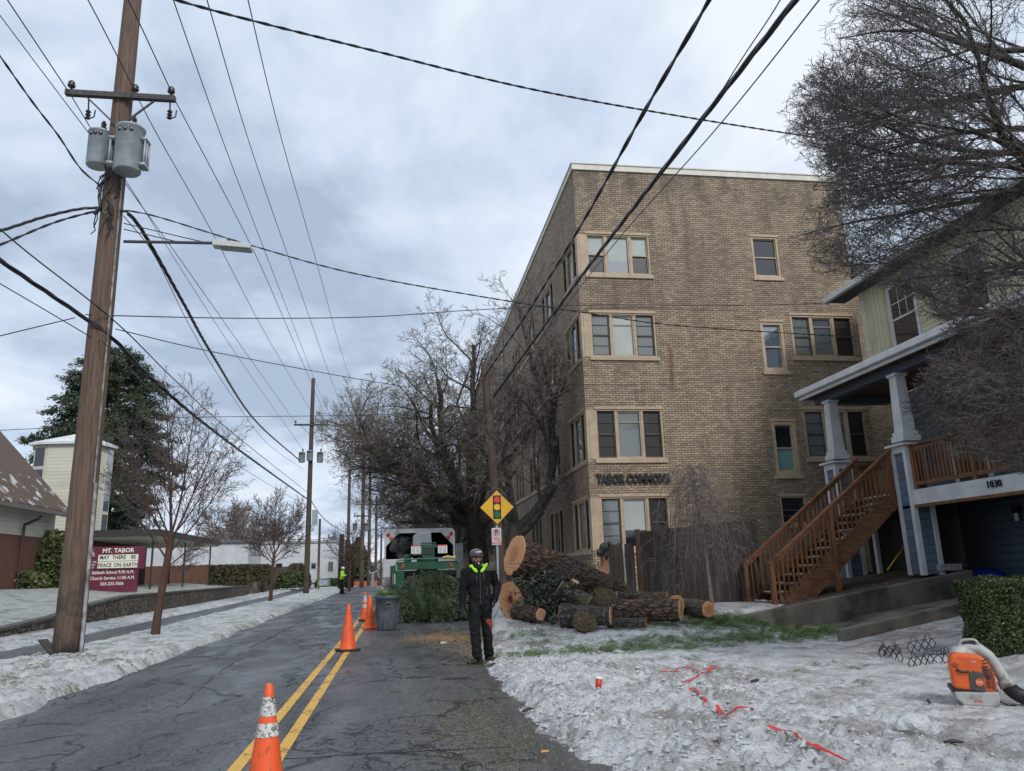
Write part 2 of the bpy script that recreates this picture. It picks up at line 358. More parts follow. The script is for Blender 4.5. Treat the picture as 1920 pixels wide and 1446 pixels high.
def m_snow(name,dirt=.5,grass=0.,white=(.78,.8,.83)):
    q=NB(name); big=q.noise(.8,dt=6,ro=.65,di=.4); mid=q.noise(3.5,dt=7,ro=.7,di=.6); fine=q.noise(38.,dt=5,ro=.7)
    geo=q.n('ShaderNodeNewGeometry'); pt=q.rng(geo.outputs['Pointiness'],.44,.52)
    c=q.mix(q.rng(mid,.35,.7),white,(white[0]*.72,white[1]*.71,white[2]*.69))
    c=q.mix(q.math('MULTIPLY',q.rng(q.math('ADD',q.math('MULTIPLY',big,.6),q.math('MULTIPLY',mid,.4)),.5-.06*dirt,.72-.12*dirt),.75*dirt+.1),c,(.2,.18,.155))
    gr=q.noise(55.,dt=6,ro=.85); c=q.mix(q.math('MULTIPLY',q.rng(gr,.5,.62),.55*min(1,dirt+.25)),c,(.24,.23,.21)); c=q.mix(q.math('MULTIPLY',q.rng(q.noise(90.,dt=2),.65,.7),.7),c,(.07,.06,.04))
    if grass:
        g=q.math('ADD',q.math('MULTIPLY',q.noise(2.,q.mp((1,1,1),loc=(5,9,0)),5,.7),.5),q.math('MULTIPLY',q.noise(17.,q.mp((1,1,1),loc=(5,9,0)),6,.8),.5)); blades=q.mix(q.noise(60.),(.07,.085,.035),(.17,.19,.09))
        c=q.mix(q.math('MULTIPLY',q.rng(g,.60-.16*grass,.68-.16*grass),.85),c,blades)
    h=q.math('ADD',q.math('MULTIPLY',mid,.5),q.math('ADD',q.math('MULTIPLY',fine,.6),q.math('MULTIPLY',q.noise(110.,dt=4,ro=.8),.25)))
    r=q.rng(q.noise(6.),.4,.6,.28,.6)
    return q.fin(c,r,q.bump(h,1.,.045),Subsurface_Weight=.0)
M_snowR=m_snow('snow_icy_dirty',.85,0,(.76,.77,.79))
M_snowL=m_snow('snow_verge',.6,.66,(.7,.71,.73))
M_snowP=m_snow('snow_clean',.05)
M_lawn=m_snow('lawn_frosted',.0,.62,(.50,.53,.49))
M_soil=mat('soil_wet',(.045,.033,.022),.9,(.1,.075,.05),14,bump=.8,bscale=30,c3=(.2,.2,.2),s3=3,lo3=.55,hi3=.75)
M_conc=mat('concrete_old',(.17,.155,.13),.9,(.09,.082,.068),1.6,(1,1,.45),bump=.5,bscale=22,c3=(.045,.04,.032),s3=1.1,lo3=.48,hi3=.68,detail=8)
# far ground
struct(grid('ground',np.r_[np.linspace(-160,-14,8),np.linspace(-12,14,10),np.linspace(20,160,8)],np.r_[np.arange(-20,120,5),np.linspace(125,400,12)],
  lambda X,Y: zr(Y)-.3+np.where(X>2.9,.1,0),mat('earth_dull',(.09,.1,.06),.9,(.16,.15,.12),.7,bump=.4)))
yr=np.r_[np.arange(-4,20,.5),np.arange(20,120,1.0),np.arange(120,201,8)]
struct(grid('road',np.linspace(-4.6,2.9,26),yr,lambda X,Y: zr(Y)-.012*((X+1)/3.5)**2+.012*(fbm(X*.6,Y*.35,3,3)-.5),M_road))
for x,wd in ((-1.19,.105),(-.925,.105)):
    xs=[x-wd/2,x,x+wd/2]
    o=grid('centre_line',xs,np.r_[np.arange(2,20,.25),np.arange(20,72,1.0)],lambda X,Y: zr(Y)-.012*((X+1)/3.5)**2+.012*(fbm(X*.6,Y*.35,3,3)-.5)+.005,M_paint); struct(o)
struct(grid('sidewalk',np.linspace(-8.35,-6.75,10),np.r_[np.arange(2,100,1.)],lambda X,Y: zr(Y)+.035+.01*(fbm(X,Y,3,9)-.5),M_walk))
# left verge of melting snow, with ragged kerb edge
def zleft(X,Y):
    b=zr(Y)+.03; edge=-4.1+.35*(fbm(Y*.7,X*.7,4,4)-.5)+.10*(fbm(Y*4,X*4,3,5)-.5)-.5*sst(13.5,10,Y)*0
    e=sst(.0,.28,edge-X); lump=(.05*(fbm(X*3.5,Y*3.5,4,11)-.35)+.05*(fbm(X*11,Y*11,3,13)-.4))*(1+1.4*sst(19,15.5,Y)*sst(-7.3,-6.6,X))
    walk=sst(-8.5,-8.2,X)*sst(-6.6,-6.9,X)
    rag=.05*(fbm(X*2.2,Y*1.1,4,21)-.5)
    wk=sst(-8.55,-8.2,X+rag*4)*(1-sst(-7.0,-6.7,X+rag*5))
    return b+.05*e-.12*(1-e)+lump*e*(1-wk)-.085*wk+.02*(1-wk)
xl=np.r_[np.linspace(-10.2,-6,90),np.linspace(-5.96,-3.7,70)]
yl=np.r_[np.arange(4,26,.06),np.arange(26,45,.12),np.arange(45,90,.4)]
o=grid('snow_verge',xl,yl,zleft,M_snowL); o['kind']='structure'
# lawn above the stone wall
def wall_top(Y): return np.interp(Y,[-5,22,25.4,27.4,31.3,55,90],[0.1,.34,.5,.7,.93,.97,1.2])
def zlawn(X,Y):
    t=wall_top(Y); s=sst(-10.2,-15,X)
    return t-.04+s*(np.maximum(1.28-t,.1))+.05*(fbm(X*.8,Y*.8,4,8)-.5)+.025*(fbm(X*5,Y*5,2,3)-.5)
struct(grid('lawn',np.r_[np.linspace(-30,-16,15),np.linspace(-15.8,-10.15,50)],np.r_[np.arange(10,56.6,.25)],zlawn,M_lawn))
# right-hand yard under dirty snow
def zyard(X,Y):
    edge=.95+.12*sst(8,5,Y)+1.2*sst(13,20,Y)+.35*(fbm(Y*.9,X*.5,4,31)-.5)+.16*(fbm(Y*5,X*5,3,33)-.5)
    e=sst(0,.65,X-edge)
    base=.06+.0*X
    north=.44*sst(12.6,17.3,Y)*(1-sst(7.0,7.3,X)*(Y<16.25))
    drive=np.where((X>7.2)&(Y<12.7),.155*np.maximum(X-7.3,0),0)
    near=sst(12.6,10.,Y); bank=np.exp(-((X-2.5)/1.2)**2)*near*.10
    n=fbm(X*1.3,Y*1.3,4,41)-.5; l=np.abs(fbm(X*2.6+3,Y*2.6,4,43)-.5)*2; fine=fbm(X*7,Y*7,4,47,.6)-.5
    rough=np.clip(1.25-.38*np.maximum(X-2.7,0),.2,1.25)*(.45+.55*near)
    grain=fbm(X*17,Y*17,2,53,.6)-.5; ck=np.abs(fbm(X*4.2+9,Y*4.2,4,57,.6)-.5)*2; lump=.10*n*rough+.035*(.5-l)*rough+.06*fine*(rough+.1)+.062*grain*(rough*.9+.12)-.05*sst(.16,.0,ck)*rough
    track=-.07*np.exp(-((X-(3.25-.16*(Y-6)))/.16)**2)*sst(10.5,8,Y)-.06*np.exp(-((X-(4.15-.1*(Y-6)))/.22)**2)*near
    return (base+north+drive+bank+lump+track)*e+zr(Y)*.0-.16*(1-e)
xa=np.r_[np.arange(.7,4.6,.022),np.arange(4.6,9,.045),np.arange(9,13.,.12)]
ya=np.r_[np.arange(3.2,10.5,.024),np.arange(10.5,17,.05),np.arange(17,24,.2),np.arange(24,75,1.5)]
def zyard2(X,Y): return zyard(X,Y)+np.where(Y>20,zr(Y),0)
_y=grid('snow_yard',xa[xa<9.9],ya[ya<22.6],zyard2,M_snowR); _y['kind']='structure'
def gz(x,y): return float(zyard2(np.array([x],float),np.array([y],float))[0])
# strip between road and apartment wall, further up the street
struct(grid('parking_strip',np.linspace(2.3,5.75,16),np.r_[np.arange(20.5,72,.5)],lambda X,Y: zr(Y)+.1+.25*sst(2.3,5.5,X)*sst(40,24,Y)+.08*(fbm(X*2,Y*2,3,77)-.5)-.3*sst(2.8,2.3,X),m_snow('snow_strip',.8,.45)))
# upper yard held by the concrete wall
def zup(X,Y): return .27+(X-7.1)*.146+.05*(fbm(X*3,Y*3,3,5)-.5)
struct(grid('yard_soil',np.linspace(7.1,12.75,60),np.linspace(16.28,22.5,60),zup,M_soil))
struct(grid('driveway',np.linspace(8.2,16,24),np.r_[3,8,12.55,12.72,14,15,16.1],lambda X,Y: np.where(Y>12.6,.04+.13*np.maximum(X-8.4,-.2),.02+.155*(X-7.3))-.06*(X<9.6),M_conc))
# curb debris at left, loose chunks
def rock(name,c,r,m,label,cat,seed,sq=(1,1,.6),parent=None,group=None):
    bm=bmesh.new(); bmesh.ops.create_icosphere(bm,subdivisions=3,radius=1); q=random.Random(seed); off=[q.uniform(0,50) for _ in range(3)]
    for v in bm.verts:
        from mathutils import noise as mn
        k=1+.38*mn.noise(v.co*1.3+Vector(off))+.14*mn.noise(v.co*4+Vector(off)); v.co=Vector((v.co.x*sq[0],v.co.y*sq[1],v.co.z*sq[2]))*k*r
    me=bpy.data.meshes.new(name); bm.to_mesh(me); bm.free(); me.materials.append(m)
    for p in me.polygons: p.use_smooth=False
    o=bpy.data.objects.new(name,me); COL.objects.link(o); o.location=c; o['_w']=list(c); tag(o,label,cat,group); return o
M_dark=mat('tar_dark',(.02,.02,.02),.6,(.05,.045,.04),20,bump=.6)
p=atZ(190,1258,.03); rock('asphalt_chunk',(p.x,p.y,p.z),.16,M_dark,'long dark chunk of broken asphalt at the left kerb below the big pole','asphalt chunk',1,(2.4,.6,.35))
p=atZ(155,1272,.03); rock('asphalt_chunk',(p.x,p.y,p.z),.07,M_dark,'small dark asphalt lump just left of the long broken chunk','asphalt chunk',2)
p=atZ(172,1268,.03); rock('asphalt_chunk',(p.x,p.y,p.z),.05,M_dark,'tiny dark asphalt crumb nearest the road below the long chunk','asphalt chunk',3)
p=atZ(1715,1372,.1); rock('snow_chunk',(p.x,p.y,gz(p.x,p.y)+.06),.10,M_snowP,'largest upright chunk of clean ice standing on the snow at lower right','ice chunk',4,(1.3,.8,.9))
p=atZ(933,1300,.04); rock('snow_chunk',(p.x,p.y,gz(p.x,p.y)+.02),.07,M_snowP,'small white snow lump at the asphalt edge left of the red cup','ice chunk',6,(1.4,1,.7))
p=atZ(832,1205,.03); rock('snow_chunk',(p.x,p.y,.02),.05,M_snowP,'small grey snow lump alone on the wet road left of the standing worker','ice chunk',8,(1.2,1,.6))

# joints and long cracks in the asphalt
def crack(pts,w,seed):
    g_=random.Random(seed); P=[atZ(*p,.0) for p in pts]; A=[]; n=0
    for a,b in zip(P,P[1:]):
        m=max(3,int((b-a).length/.12))
        for i in range(m):
            p=a.lerp(b,i/m); d=(b-a).normalized(); s_=Vector((-d.y,d.x,0)); j=g_.uniform(-.03,.03); ww=w*g_.uniform(.35,1.2); c=p+s_*j
            for k in (-1,1): q_=c+s_*ww*k; A.append((q_.x,q_.y,float(zr(q_.y))-.012*((q_.x+1)/3.5)**2+.012*(float(fbm(np.array([q_.x*.6]),np.array([q_.y*.35]),3,3)[0])-.5)+.0035))
            n+=1
    mb=MB(); mb.add(A,[(2*i,2*i+1,2*i+3,2*i+2) for i in range(n-1)]); struct(mb.build('road_crack',MATS['crack_dark'],None))
mat('crack_dark',(.008,.008,.008),.9)
for i,(pts,w) in enumerate((([(528,1424),(700,1413),(860,1405),(985,1398)],.012),([(500,1196),(560,1192),(640,1186)],.02),([(470,1214),(560,1170),(625,1140)],.016),([(560,1172),(620,1160),(650,1152)],.02),([(0,1400),(90,1385),(190,1372)],.012),([(748,1345),(880,1338)],.007),([(185,1290),(330,1225),(440,1180)],.012),([(330,1330),(400,1270),(440,1240)],.006))): crack(pts,w,i)
# ================================================================ BUILDINGS
M_brickT=m_brick('brick_tan',(.45,.35,.24),(.26,.195,.135),(.06,.047,.038),rust=True)
M_brickL=m_brick('brick_tan_street',(.46,.345,.24),(.27,.20,.14),(.045,.036,.03))
M_brickR=m_brick('brick_red',(.20,.055,.035),(.14,.04,.03),(.11,.08,.07))
M_beige=mat('paint_beige',(.46,.355,.245),.6,(.38,.29,.195),3,c3=(.25,.18,.12),s3=6,lo3=.6,hi3=.8)
M_cream=mat('paint_cream',(.62,.60,.52),.5,(.52,.5,.43),3)
M_white=mat('paint_white',(.68,.69,.70),.5,(.58,.59,.6),2.5,c3=(.4,.4,.39),s3=5,lo3=.62,hi3=.8)
def m_glass(name,base,rough=.04,tint=(.0,.0,.0),blind=0,spec=.8):
    q=NB(name); n=q.noise(.9,dt=3); w=q.noise(1.6,dt=2)
    c=q.mix(n,base,tuple(x*.55 for x in base))
    if blind:
        br=q.n('ShaderNodeTexBrick',{'Vector':q.tc.outputs['UV'],'Color1':base,'Color2':base,'Mortar':tuple(x*.6 for x in base),'Scale':1.,'Mortar Size':.004,'Brick Width':40.,'Row Height':.045}); c=br.outputs[0]
    return q.fin(c,rough,q.bump(w,.12,.02),Specular_IOR_Level=spec,IOR=1.6)
G_dark=m_glass('glass_dark',(.02,.024,.03)); G_scr=m_glass('glass_screened',(.028,.027,.028),.35,spec=.4)
G_blind=m_glass('glass_with_blind',(.50,.55,.52),.12,spec=.5); G_slat=m_glass('glass_venetian',(.16,.18,.18),.06,blind=1)
G_sky=m_glass('glass_reflecting',(.10,.15,.20),.03,spec=1.); G_sky.node_tree.nodes['Principled BSDF'].inputs['IOR'].default_value=2.1; G_teal=m_glass('glass_teal',(.22,.40,.38),.1)
def wallholes(mb,org,U,Vv,Nn,u0,u1,v0,v1,holes,depth,mi=0):
    "wall rectangle in the plane org+u*U+v*V, outward normal Nn, with rectangular holes and reveals"
    us=sorted({u0,u1}|{h[0] for h in holes}|{h[1] for h in holes}); vs=sorted({v0,v1}|{h[2] for h in holes}|{h[3] for h in holes})
    us=[u for u in us if u0<=u<=u1]; vs=[v for v in vs if v0<=v<=v1]
    P=lambda u,v,d=0: org+U*u+Vv*v-Nn*d
    flip=U.cross(Vv).dot(Nn)<0
    def q(*p): mb.add(p[::-1] if flip else p,[(0,1,2,3)],mi)
    for i in range(len(us)-1):
        for j in range(len(vs)-1):
            cu=(us[i]+us[i+1])/2; cv=(vs[j]+vs[j+1])/2
            if any(h[0]<cu<h[1] and h[2]<cv<h[3] for h in holes): continue
            q(P(us[i],vs[j]),P(us[i+1],vs[j]),P(us[i+1],vs[j+1]),P(us[i],vs[j+1]))
    for h in holes:
        a,b,c,d=h[:4]
        if a>u0: q(P(a,c,0),P(a,c,depth),P(a,d,depth),P(a,d,0))
        if b<u1: q(P(b,c,depth),P(b,c,0),P(b,d,0),P(b,d,depth))
        q(P(a,c,depth),P(a,c,0),P(b,c,0),P(b,c,depth)) if False else q(P(a,c,0),P(b,c,0),P(b,c,depth),P(a,c,depth))
        q(P(a,d,depth),P(b,d,depth),P(b,d,0),P(a,d,0))
AX=Vector((1,0,0)); AY=Vector((0,1,0)); AZ=Vector((0,0,1))
class Fr:
    "local frame on a wall: u along, v up, w outward"
    def __init__(s,org,U,Nn): s.o=Vector(org); s.U=U; s.N=Nn
    def box(s,mb,u0,u1,v0,v1,w0,w1,mi=0):
        p=s.o+s.U*u0+AZ*v0+s.N*w0; q=s.o+s.U*u1+AZ*v1+s.N*w1
        mb.box(min(p.x,q.x),max(p.x,q.x),min(p.y,q.y),max(p.y,q.y),min(p.z,q.z),max(p.z,q.z),mi)
def window(parent,fr,u0,u1,v0,v1,cols,frame=None,depth=.10,sill=True,fw=.055,sillw=.05,label=None,name='window'):
    """cols: list of (width fraction, kind, sash colour); kinds: 'dh' double hung, 'pic' picture.  each pane is a sub-part"""
    frame=frame or M_beige; mb=MB(); panes=[]; sash=MB()
    tot=sum(c[0] for c in cols); n=len(cols); mw=fw*1.25
    fr.box(mb,u0,u0+fw,v0,v1,-depth-.02,-.012); fr.box(mb,u1-fw,u1,v0,v1,-depth-.02,-.012)
    fr.box(mb,u0+fw,u1-fw,v1-fw,v1,-depth-.02,-.015); fr.box(mb,u0+fw,u1-fw,v0,v0+fw,-depth-.02,-.015)
    a=u0+fw; avail=(u1-u0-2*fw)-(n-1)*mw
    for i,c in enumerate(cols):
        w=avail*c[0]/tot; b=a+w; lo=v0+fw; hi=v1-fw; md=(lo+hi)/2; gm=c[1]
        dk=c[3] if len(c)>3 else 0
        if c[2]=='dh':
            t=.035; sm=1 if dk else 0
            for (x0,x1,y0,y1) in ((a,a+t,lo,hi),(b-t,b,lo,hi)): fr.box(sash,x0,x1,y0,y1,-depth,-depth+.035,sm)
            for (y0,y1,pr) in ((lo,lo+t*1.3,0),(md-t*.6,md+t*.6,.004),(hi-t,hi,0)): fr.box(sash,a+t,b-t,y0,y1,-depth+.002,-depth+.032+pr,sm)
            if dk:
                for f in (.25,.75): y=lo+(hi-lo)*f; fr.box(sash,a+t,b-t,y-.008,y+.008,-depth+.006,-depth+.018,sm)
            gl=gm if isinstance(gm,tuple) else (gm,gm)
            for (y0,y1,g) in ((lo,md,gl[0]),(md,hi,gl[1])): panes.append((a+.01,b-.01,y0+.004,y1-.004,g,-depth-.012))
        else:
            t=.04
            for (x0,x1,y0,y1) in ((a,a+t,lo,hi),(b-t,b,lo,hi)): fr.box(sash,x0,x1,y0,y1,-depth+.01,-depth+.05)
            fr.box(sash,a+t,b-t,lo,lo+t,-depth+.012,-depth+.048); fr.box(sash,a+t,b-t,hi-t,hi,-depth+.012,-depth+.048)
            if c[2]=='pict': y=lo+(hi-lo)*.76; fr.box(sash,a+t,b-t,y-.012,y+.012,-depth+.014,-depth+.03)
            gl=gm if isinstance(gm,tuple) else (gm,)
            if len(gl)==2: md=lo+(hi-lo)*.35; panes+= [(a+.01,b-.01,lo,md,gl[0],-depth-.01),(a+.01,b-.01,md,hi,gl[1],-depth-.01)]
            else: panes.append((a+.01,b-.01,lo,hi,gl[0],-depth-.01))
        if i<n-1: fr.box(mb,b,b+mw,v0+fw,v1-fw,-depth-.02,-.03)
        a=b+mw
    w=mb.build(name,frame,parent)
    if label: w['label']=label
    sash.build('sash',[frame,MATS['sash_brown']],w)
    for (x0,x1,y0,y1,g,dd) in panes:
        pm=MB(); fr.box(pm,x0,x1,y0,y1,dd-.008,dd); pm.build('pane',g,w)
    if sill:
        s=MB(); fr.box(s,u0-.06,u1+.06,v0-.11,v0+.005,-.1,sillw); s.build('sill',frame,w)
        s=MB(); fr.box(s,u0-.03,u1+.03,v1-.005,v1+.075,-.1,.018); s.build('lintel',frame,w)
    return w
mat('sash_brown',(.06,.045,.035),.6,(.09,.07,.055),8)
X0,X1,Y0,Y1,ZT=5.72,15.28,22.55,59.,14.38
B=thing('apartment_building','four storey tan brick apartment block with beige corner windows and black lettering','apartment building',(X0,Y0,0.2))
ST=[(10.66,12.09),(7.88,9.36),(4.62,6.20),(1.92,3.49)]
fF=[];fL=[]
for (a,b) in ST: fF.append((0,2.46,a,b))
singles=[(6.06,7.02,10.72,12.2),(6.05,6.86,7.46,9.16),(6.05,6.88,4.08,5.82)]
trip=[(7.14,9.4,7.95,9.42),(7.18,9.45,4.6,6.2)]
low=[(6.07,6.95,2.55,3.43)]
fF+=singles+trip+low
NW=9
for (a,b) in ST:
    for i in range(NW):
        u=0 if i==0 else 4.08*i
        fL.append((u,u+2.42,a,b))
mb=MB()
wallholes(mb,Vector((X0,Y0,0)),AX,AZ,-AY,0,X1-X0,-.3,ZT,fF,.22)
mb.build('front_wall',M_brickT,B)
mb=MB(); wallholes(mb,Vector((X0,Y0,0)),AY,AZ,-AX,0,Y1-Y0,-.3,ZT,fL,.22)
mb.build('street_wall',M_brickL,B)
mb=MB(); mb.box(X1-.25,X1-.01,Y0+.01,Y1,-.3,ZT-.01); mb.build('side_wall',M_brickT,B)
mb=MB(); mb.box(X0+.3,X1-.3,Y0+.3,Y1-.3,-.3,ZT-.02); mb.build('interior',mat('dark_room',(.015,.014,.013),.9),B)
mb=MB(); mb.box(X0-.05,X1+.05,Y0-.05,Y1,ZT,ZT+.2); mb.box(X0-.08,X1+.08,Y0-.08,Y1,ZT+.2,ZT+.24); mb.build('parapet_cap',M_cream,B)
FF=Fr((X0,Y0,0),AX,-AY); FL=Fr((X0,Y0,0),AY,-AX)
cw=.30
kinds=[((1,(G_scr,G_blind),'dh'),(1.35,(G_sky,G_blind),'pic'),(1,(G_scr,G_blind),'dh')),
       ((1,G_slat,'dh',1),(1.25,G_blind,'pict'),(1,G_slat,'dh',1)),
       ((1,G_scr,'dh',1),(1.35,G_slat,'pict'),(1,G_scr,'dh',1)),
       ((1,G_slat,'dh',1),(1.3,(G_dark,G_blind),'pic'),(1,G_scr,'dh',1))]
for (a,b),kd in zip(ST,kinds):
    window(B,FF,cw,2.46,a,b,kd)
    p=MB(); FF.box(p,.012,cw,a,b,-.25,-.014); FF.box(p,.09,cw-.04,a+.03,b-.03,-.014,.0); p.build('corner_post',M_beige,B)
    s=MB(); FL.box(s,2.5,Y1-Y0-.5,a-.115,a+.0,-.1,.045); s.build('sill_band',M_beige,B)
for h in singles[:1]: window(B,FF,*h,((1,G_dark,'dh'),),fw=.07)
window(B,FF,*singles[1],((1,G_sky,'dh'),),fw=.1); window(B,FF,*singles[2],((1,(G_teal,G_dark),'dh'),),fw=.12)
for h in trip: window(B,FF,*h,((1,G_slat,'dh',1),(1.15,G_sky,'pict'),(1,G_scr,'dh',1)),fw=.07)
window(B,FF,*low[0],((1,G_dark,'dh',1),),fw=.06)
k3=((.75,G_scr,'dh',1),(1.25,G_sky,'pic'),(.75,G_scr,'dh',1)); k4=((.75,G_dark,'dh',1),(1.25,G_slat,'pict'),(.75,G_dark,'dh',1))
for fi,(a,b) in enumerate(ST):
    for i in range(NW):
        u=.03 if i==0 else 4.08*i; window(B,FL,u if i else .26,u+2.42-(.03 if i==0 else 0),a,b,k3 if (i+fi)%3 else k4,sill=(i==0),sillw=.045)
pm=MB(); pm.tube([(X0-.09,40.,.2),(X0-.09,40.,ZT-.1)],.055,8); pm.build('downspout',mat('pipe_grey',(.3,.33,.36),.4),B)
# lettering on the brick band
M_black=mat('letter_black',(.012,.012,.012),.45)
o=text('TABOR COMMONS',.38,(X0+1.38,Y0-.035,4.005),(1,0,0),(0,0,1),.03,M_black,'lettering',B,bold=.02); o.data.transform(Matrix.Translation((0,0,0)))
sc=2.32/max(o.dimensions.x,.01); 
for v in o.data.vertices: v.co.x=(v.co.x-1.38)*sc+1.38
# lower wing behind, with dark cornice
Bw=thing('brick_wing','lower dark cornice brick wing behind the right end of the tall brick block','building',(X1,25.6,.2))
mb=MB(); mb.box(X1+.01,24.5,25.6,34,-.2,12.0); mb.build('wall',M_brickT,Bw)
mb=MB(); mb.box(X1+.0,24.7,25.3,34,12.0,12.55); mb.build('cornice',mat('cornice_dark',(.05,.045,.04),.7),Bw)
# far continuation of the street frontage
Be=thing('entrance_block','brick entrance block with pale arched stonework far along the street wall','building',(4.9,59.5,.2))
mb=MB(); mb.box(4.9,14,59.1,72,-.2,8.5); mb.build('wall',M_brickL,Be)
mb=MB(); mb.box(4.8,4.89,60.5,63.5,.2,4.4); mb.build('door_surround',M_cream,Be)

# ---------------------------------------------------------------- craftsman house with porch
M_sidB=m_siding('siding_slate_blue',(.12,.155,.205),.185,(.02,.028,.04),bw=50); M_shingle=m_siding('shingle_blue',(.13,.18,.25),.19,(.03,.045,.06),bw=.55,vary=.25)
M_sidY=m_siding('siding_cream',(.62,.57,.40),.11,(.26,.23,.15)); M_bb=m_siding('board_batten_cream',(.62,.57,.42),.19,(.17,.15,.1),vertical=True)
M_trim=mat('trim_white',(.60,.61,.62),.5,(.48,.49,.50),1.6,c3=(.33,.33,.33),s3=7,lo3=.6,hi3=.8)
M_navy=mat('beam_navy',(.06,.072,.095),.6)
def m_wood(name,a,b,st=(1,1,1),rough=.6,dirt=(.03,.018,.01)):
    q=NB(name); g=q.noise(14.,q.mp(st),6,.65); big=q.noise(1.7,dt=5); c=q.mix(q.rng(g,.35,.68),a,b); c=q.mix(q.math('MULTIPLY',q.rng(big,.5,.72),.7),c,dirt)
    return q.fin(c,rough,q.bump(g,.5,.006))
M_stain=m_wood('wood_stained',(.21,.09,.034),(.11,.045,.018),(1,1,.15)); M_stain2=m_wood('wood_stained_rail',(.20,.088,.036),(.09,.038,.017),(.2,.2,1))
M_wet=m_wood('wood_wet_tread',(.2,.11,.05),(.09,.05,.028),(1,.15,1),.35)
M_roof=mat('roof_shingles',(.045,.042,.04),.9,(.09,.08,.075),9,bump=.6,bscale=30)
Hs=thing('porch_house','cream and slate blue craftsman house with raised porch and white gutters','house',(12,13,1))
PX=12.1
# body
mb=MB(); mb.box(13.8,24,3.,20.0,6.4,9.28); mb.build('upper_wall',M_sidY,Hs)
mb=MB(); mb.box(13.765,13.795,17.75+1.2,19.9,7.08,9.28); mb.build('board_panel',M_bb,Hs)
mb=MB(); mb.box(13.74,13.84,19.86,20.04,6.6,9.28); mb.box(13.745,13.80,17.6,19.86,6.98,7.08); mb.build('corner_board',M_cream,Hs)
mb=MB(); mb.box(14.3,24,3.,19.6,.8,6.0); mb.build('lower_wall',M_sidB,Hs)
mb=MB(); mb.box(14.26,14.32,19.42,19.66,2.8,6.0); mb.box(14.25,14.30,3,19.42,2.98,3.1); mb.build('wall_trim',M_trim,Hs)
def slab(mb,xa,za,xb,zb,ya,yb,t,mi=0): mb.prism([(xa,ya,za),(xb,ya,zb),(xb,ya,zb+t),(xa,ya,za+t)],(0,yb-ya,0),mi)
mb=MB(); slab(mb,13.2,9.32,19,12.3,2.5,20.9,.12); slab(mb,24.8,9.32,19,12.3,2.5,20.9,.12); mb.build('roof',M_roof,Hs)
mb=MB(); mb.box(13.1,13.24,2.5,20.92,9.22,9.40); slab(mb,13.18,9.16,19,12.15,20.9,20.98,.2); mb.build('eave_gutter',M_white,Hs,bevel=.02)
mb=MB(); mb.box(13.2,13.8,2.5,20.85,9.23,9.27); mb.build('soffit',M_navy,Hs)
mb=MB(); mb.prism([(13.8,20.0,9.28),(19,20.0,12.1),(24,20.0,9.28)],(0,-.3,0)); mb.build('gable',M_sidY,Hs)
# porch roof
mb=MB(); slab(mb,11.72,6.16,14.2,7.05,2.5,20.5,.1); mb.build('porch_roof',M_roof,Hs)
mb=MB(); mb.box(11.55,11.71,2.5,20.55,6.1,6.28); mb.box(11.66,11.72,2.5,20.5,6.0,6.1); mb.build('porch_gutter',M_white,Hs,bevel=.025)
mb=MB(); mb.prism([(11.70,20.5,6.0),(14.3,20.5,6.0),(14.3,20.5,7.1),(11.7,20.5,6.2)],(0,.06,0)); mb.build('porch_gable',M_white,Hs)
mb=MB(); mb.box(11.98,12.26,2.5,20.2,5.82,6.02); mb.box(12.3,14.2,19.9,20.18,5.82,6.02); mb.build('porch_beam',M_navy,Hs)
mb=MB(); mb.box(11.72,14.3,2.5,20.45,6.03,6.07); mb.build('porch_ceiling',m_wood('wood_ceiling',(.12,.06,.03),(.07,.035,.02),(1,.2,1)),Hs)
# deck
DZ=2.98
mb=MB(); mb.box(12.0,14.29,3,20.1,DZ-.12,DZ); mb.build('porch_floor',M_stain,Hs)
mb=MB(); mb.box(11.88,11.93,3,18.6,DZ-.36,DZ-.02); mb.build('fascia_board',M_trim,Hs)
mb=MB(); mb.box(11.86,11.95,3,18.6,DZ-.43,DZ-.362); mb.build('fascia_skirt',M_stain,Hs)
text('1030',.21,(11.862,13.85,DZ-.17),(0,-1,0),(0,0,1),.012,M_black,'house_number',Hs)
mb=MB(); mb.box(11.92,14.3,3,20.1,DZ-.3,DZ-.13); mb.build('joists',M_navy,Hs)
# columns
def column(yc,zb):
    c=MB(); w=.30; z0,z1=4.08,5.82
    a=.17;b=.125
    c.add([(PX-a,yc-a,z0+.1),(PX+a,yc-a,z0+.1),(PX+a,yc+a,z0+.1),(PX-a,yc+a,z0+.1),(PX-b,yc-b,z1),(PX+b,yc-b,z1),(PX+b,yc+b,z1),(PX-b,yc+b,z1)],[(0,3,2,1),(4,5,6,7),(0,1,5,4),(1,2,6,5),(2,3,7,6),(3,0,4,7)])
    c.box(PX-.23,PX+.23,yc-.23,yc+.23,z0+.06,z0+.2); c.box(PX-.2,PX+.2,yc-.2,yc+.2,z0+.2,z0+.3)
    c.box(PX-.17,PX+.17,yc-.17,yc+.17,z1-.07,z1+.0); col=c.build('column',M_trim,Hs)
    p=MB(); P=.27; p.box(PX-P+.03,PX+P-.03,yc-P+.03,yc+P-.03,zb,4.0)
    pd=p.build('pedestal',M_shingle,Hs)
    t=MB()
    for sx in(-1,1):
        for sy in (-1,1):
            cx=PX+sx*(P-.05); cy=yc+sy*(P-.05); t.box(cx-.055,cx+.055,cy-.055,cy+.055,zb-.02,4.0)
    t.box(PX-P-.006,PX+P+.006,yc-P-.006,yc+P+.006,3.86,4.02); t.box(PX-.36,PX+.36,yc-.36,yc+.36,4.02,4.075)
    t.build('pedestal_trim',M_trim,pd)
column(16.62,1.05); column(19.62,.6)
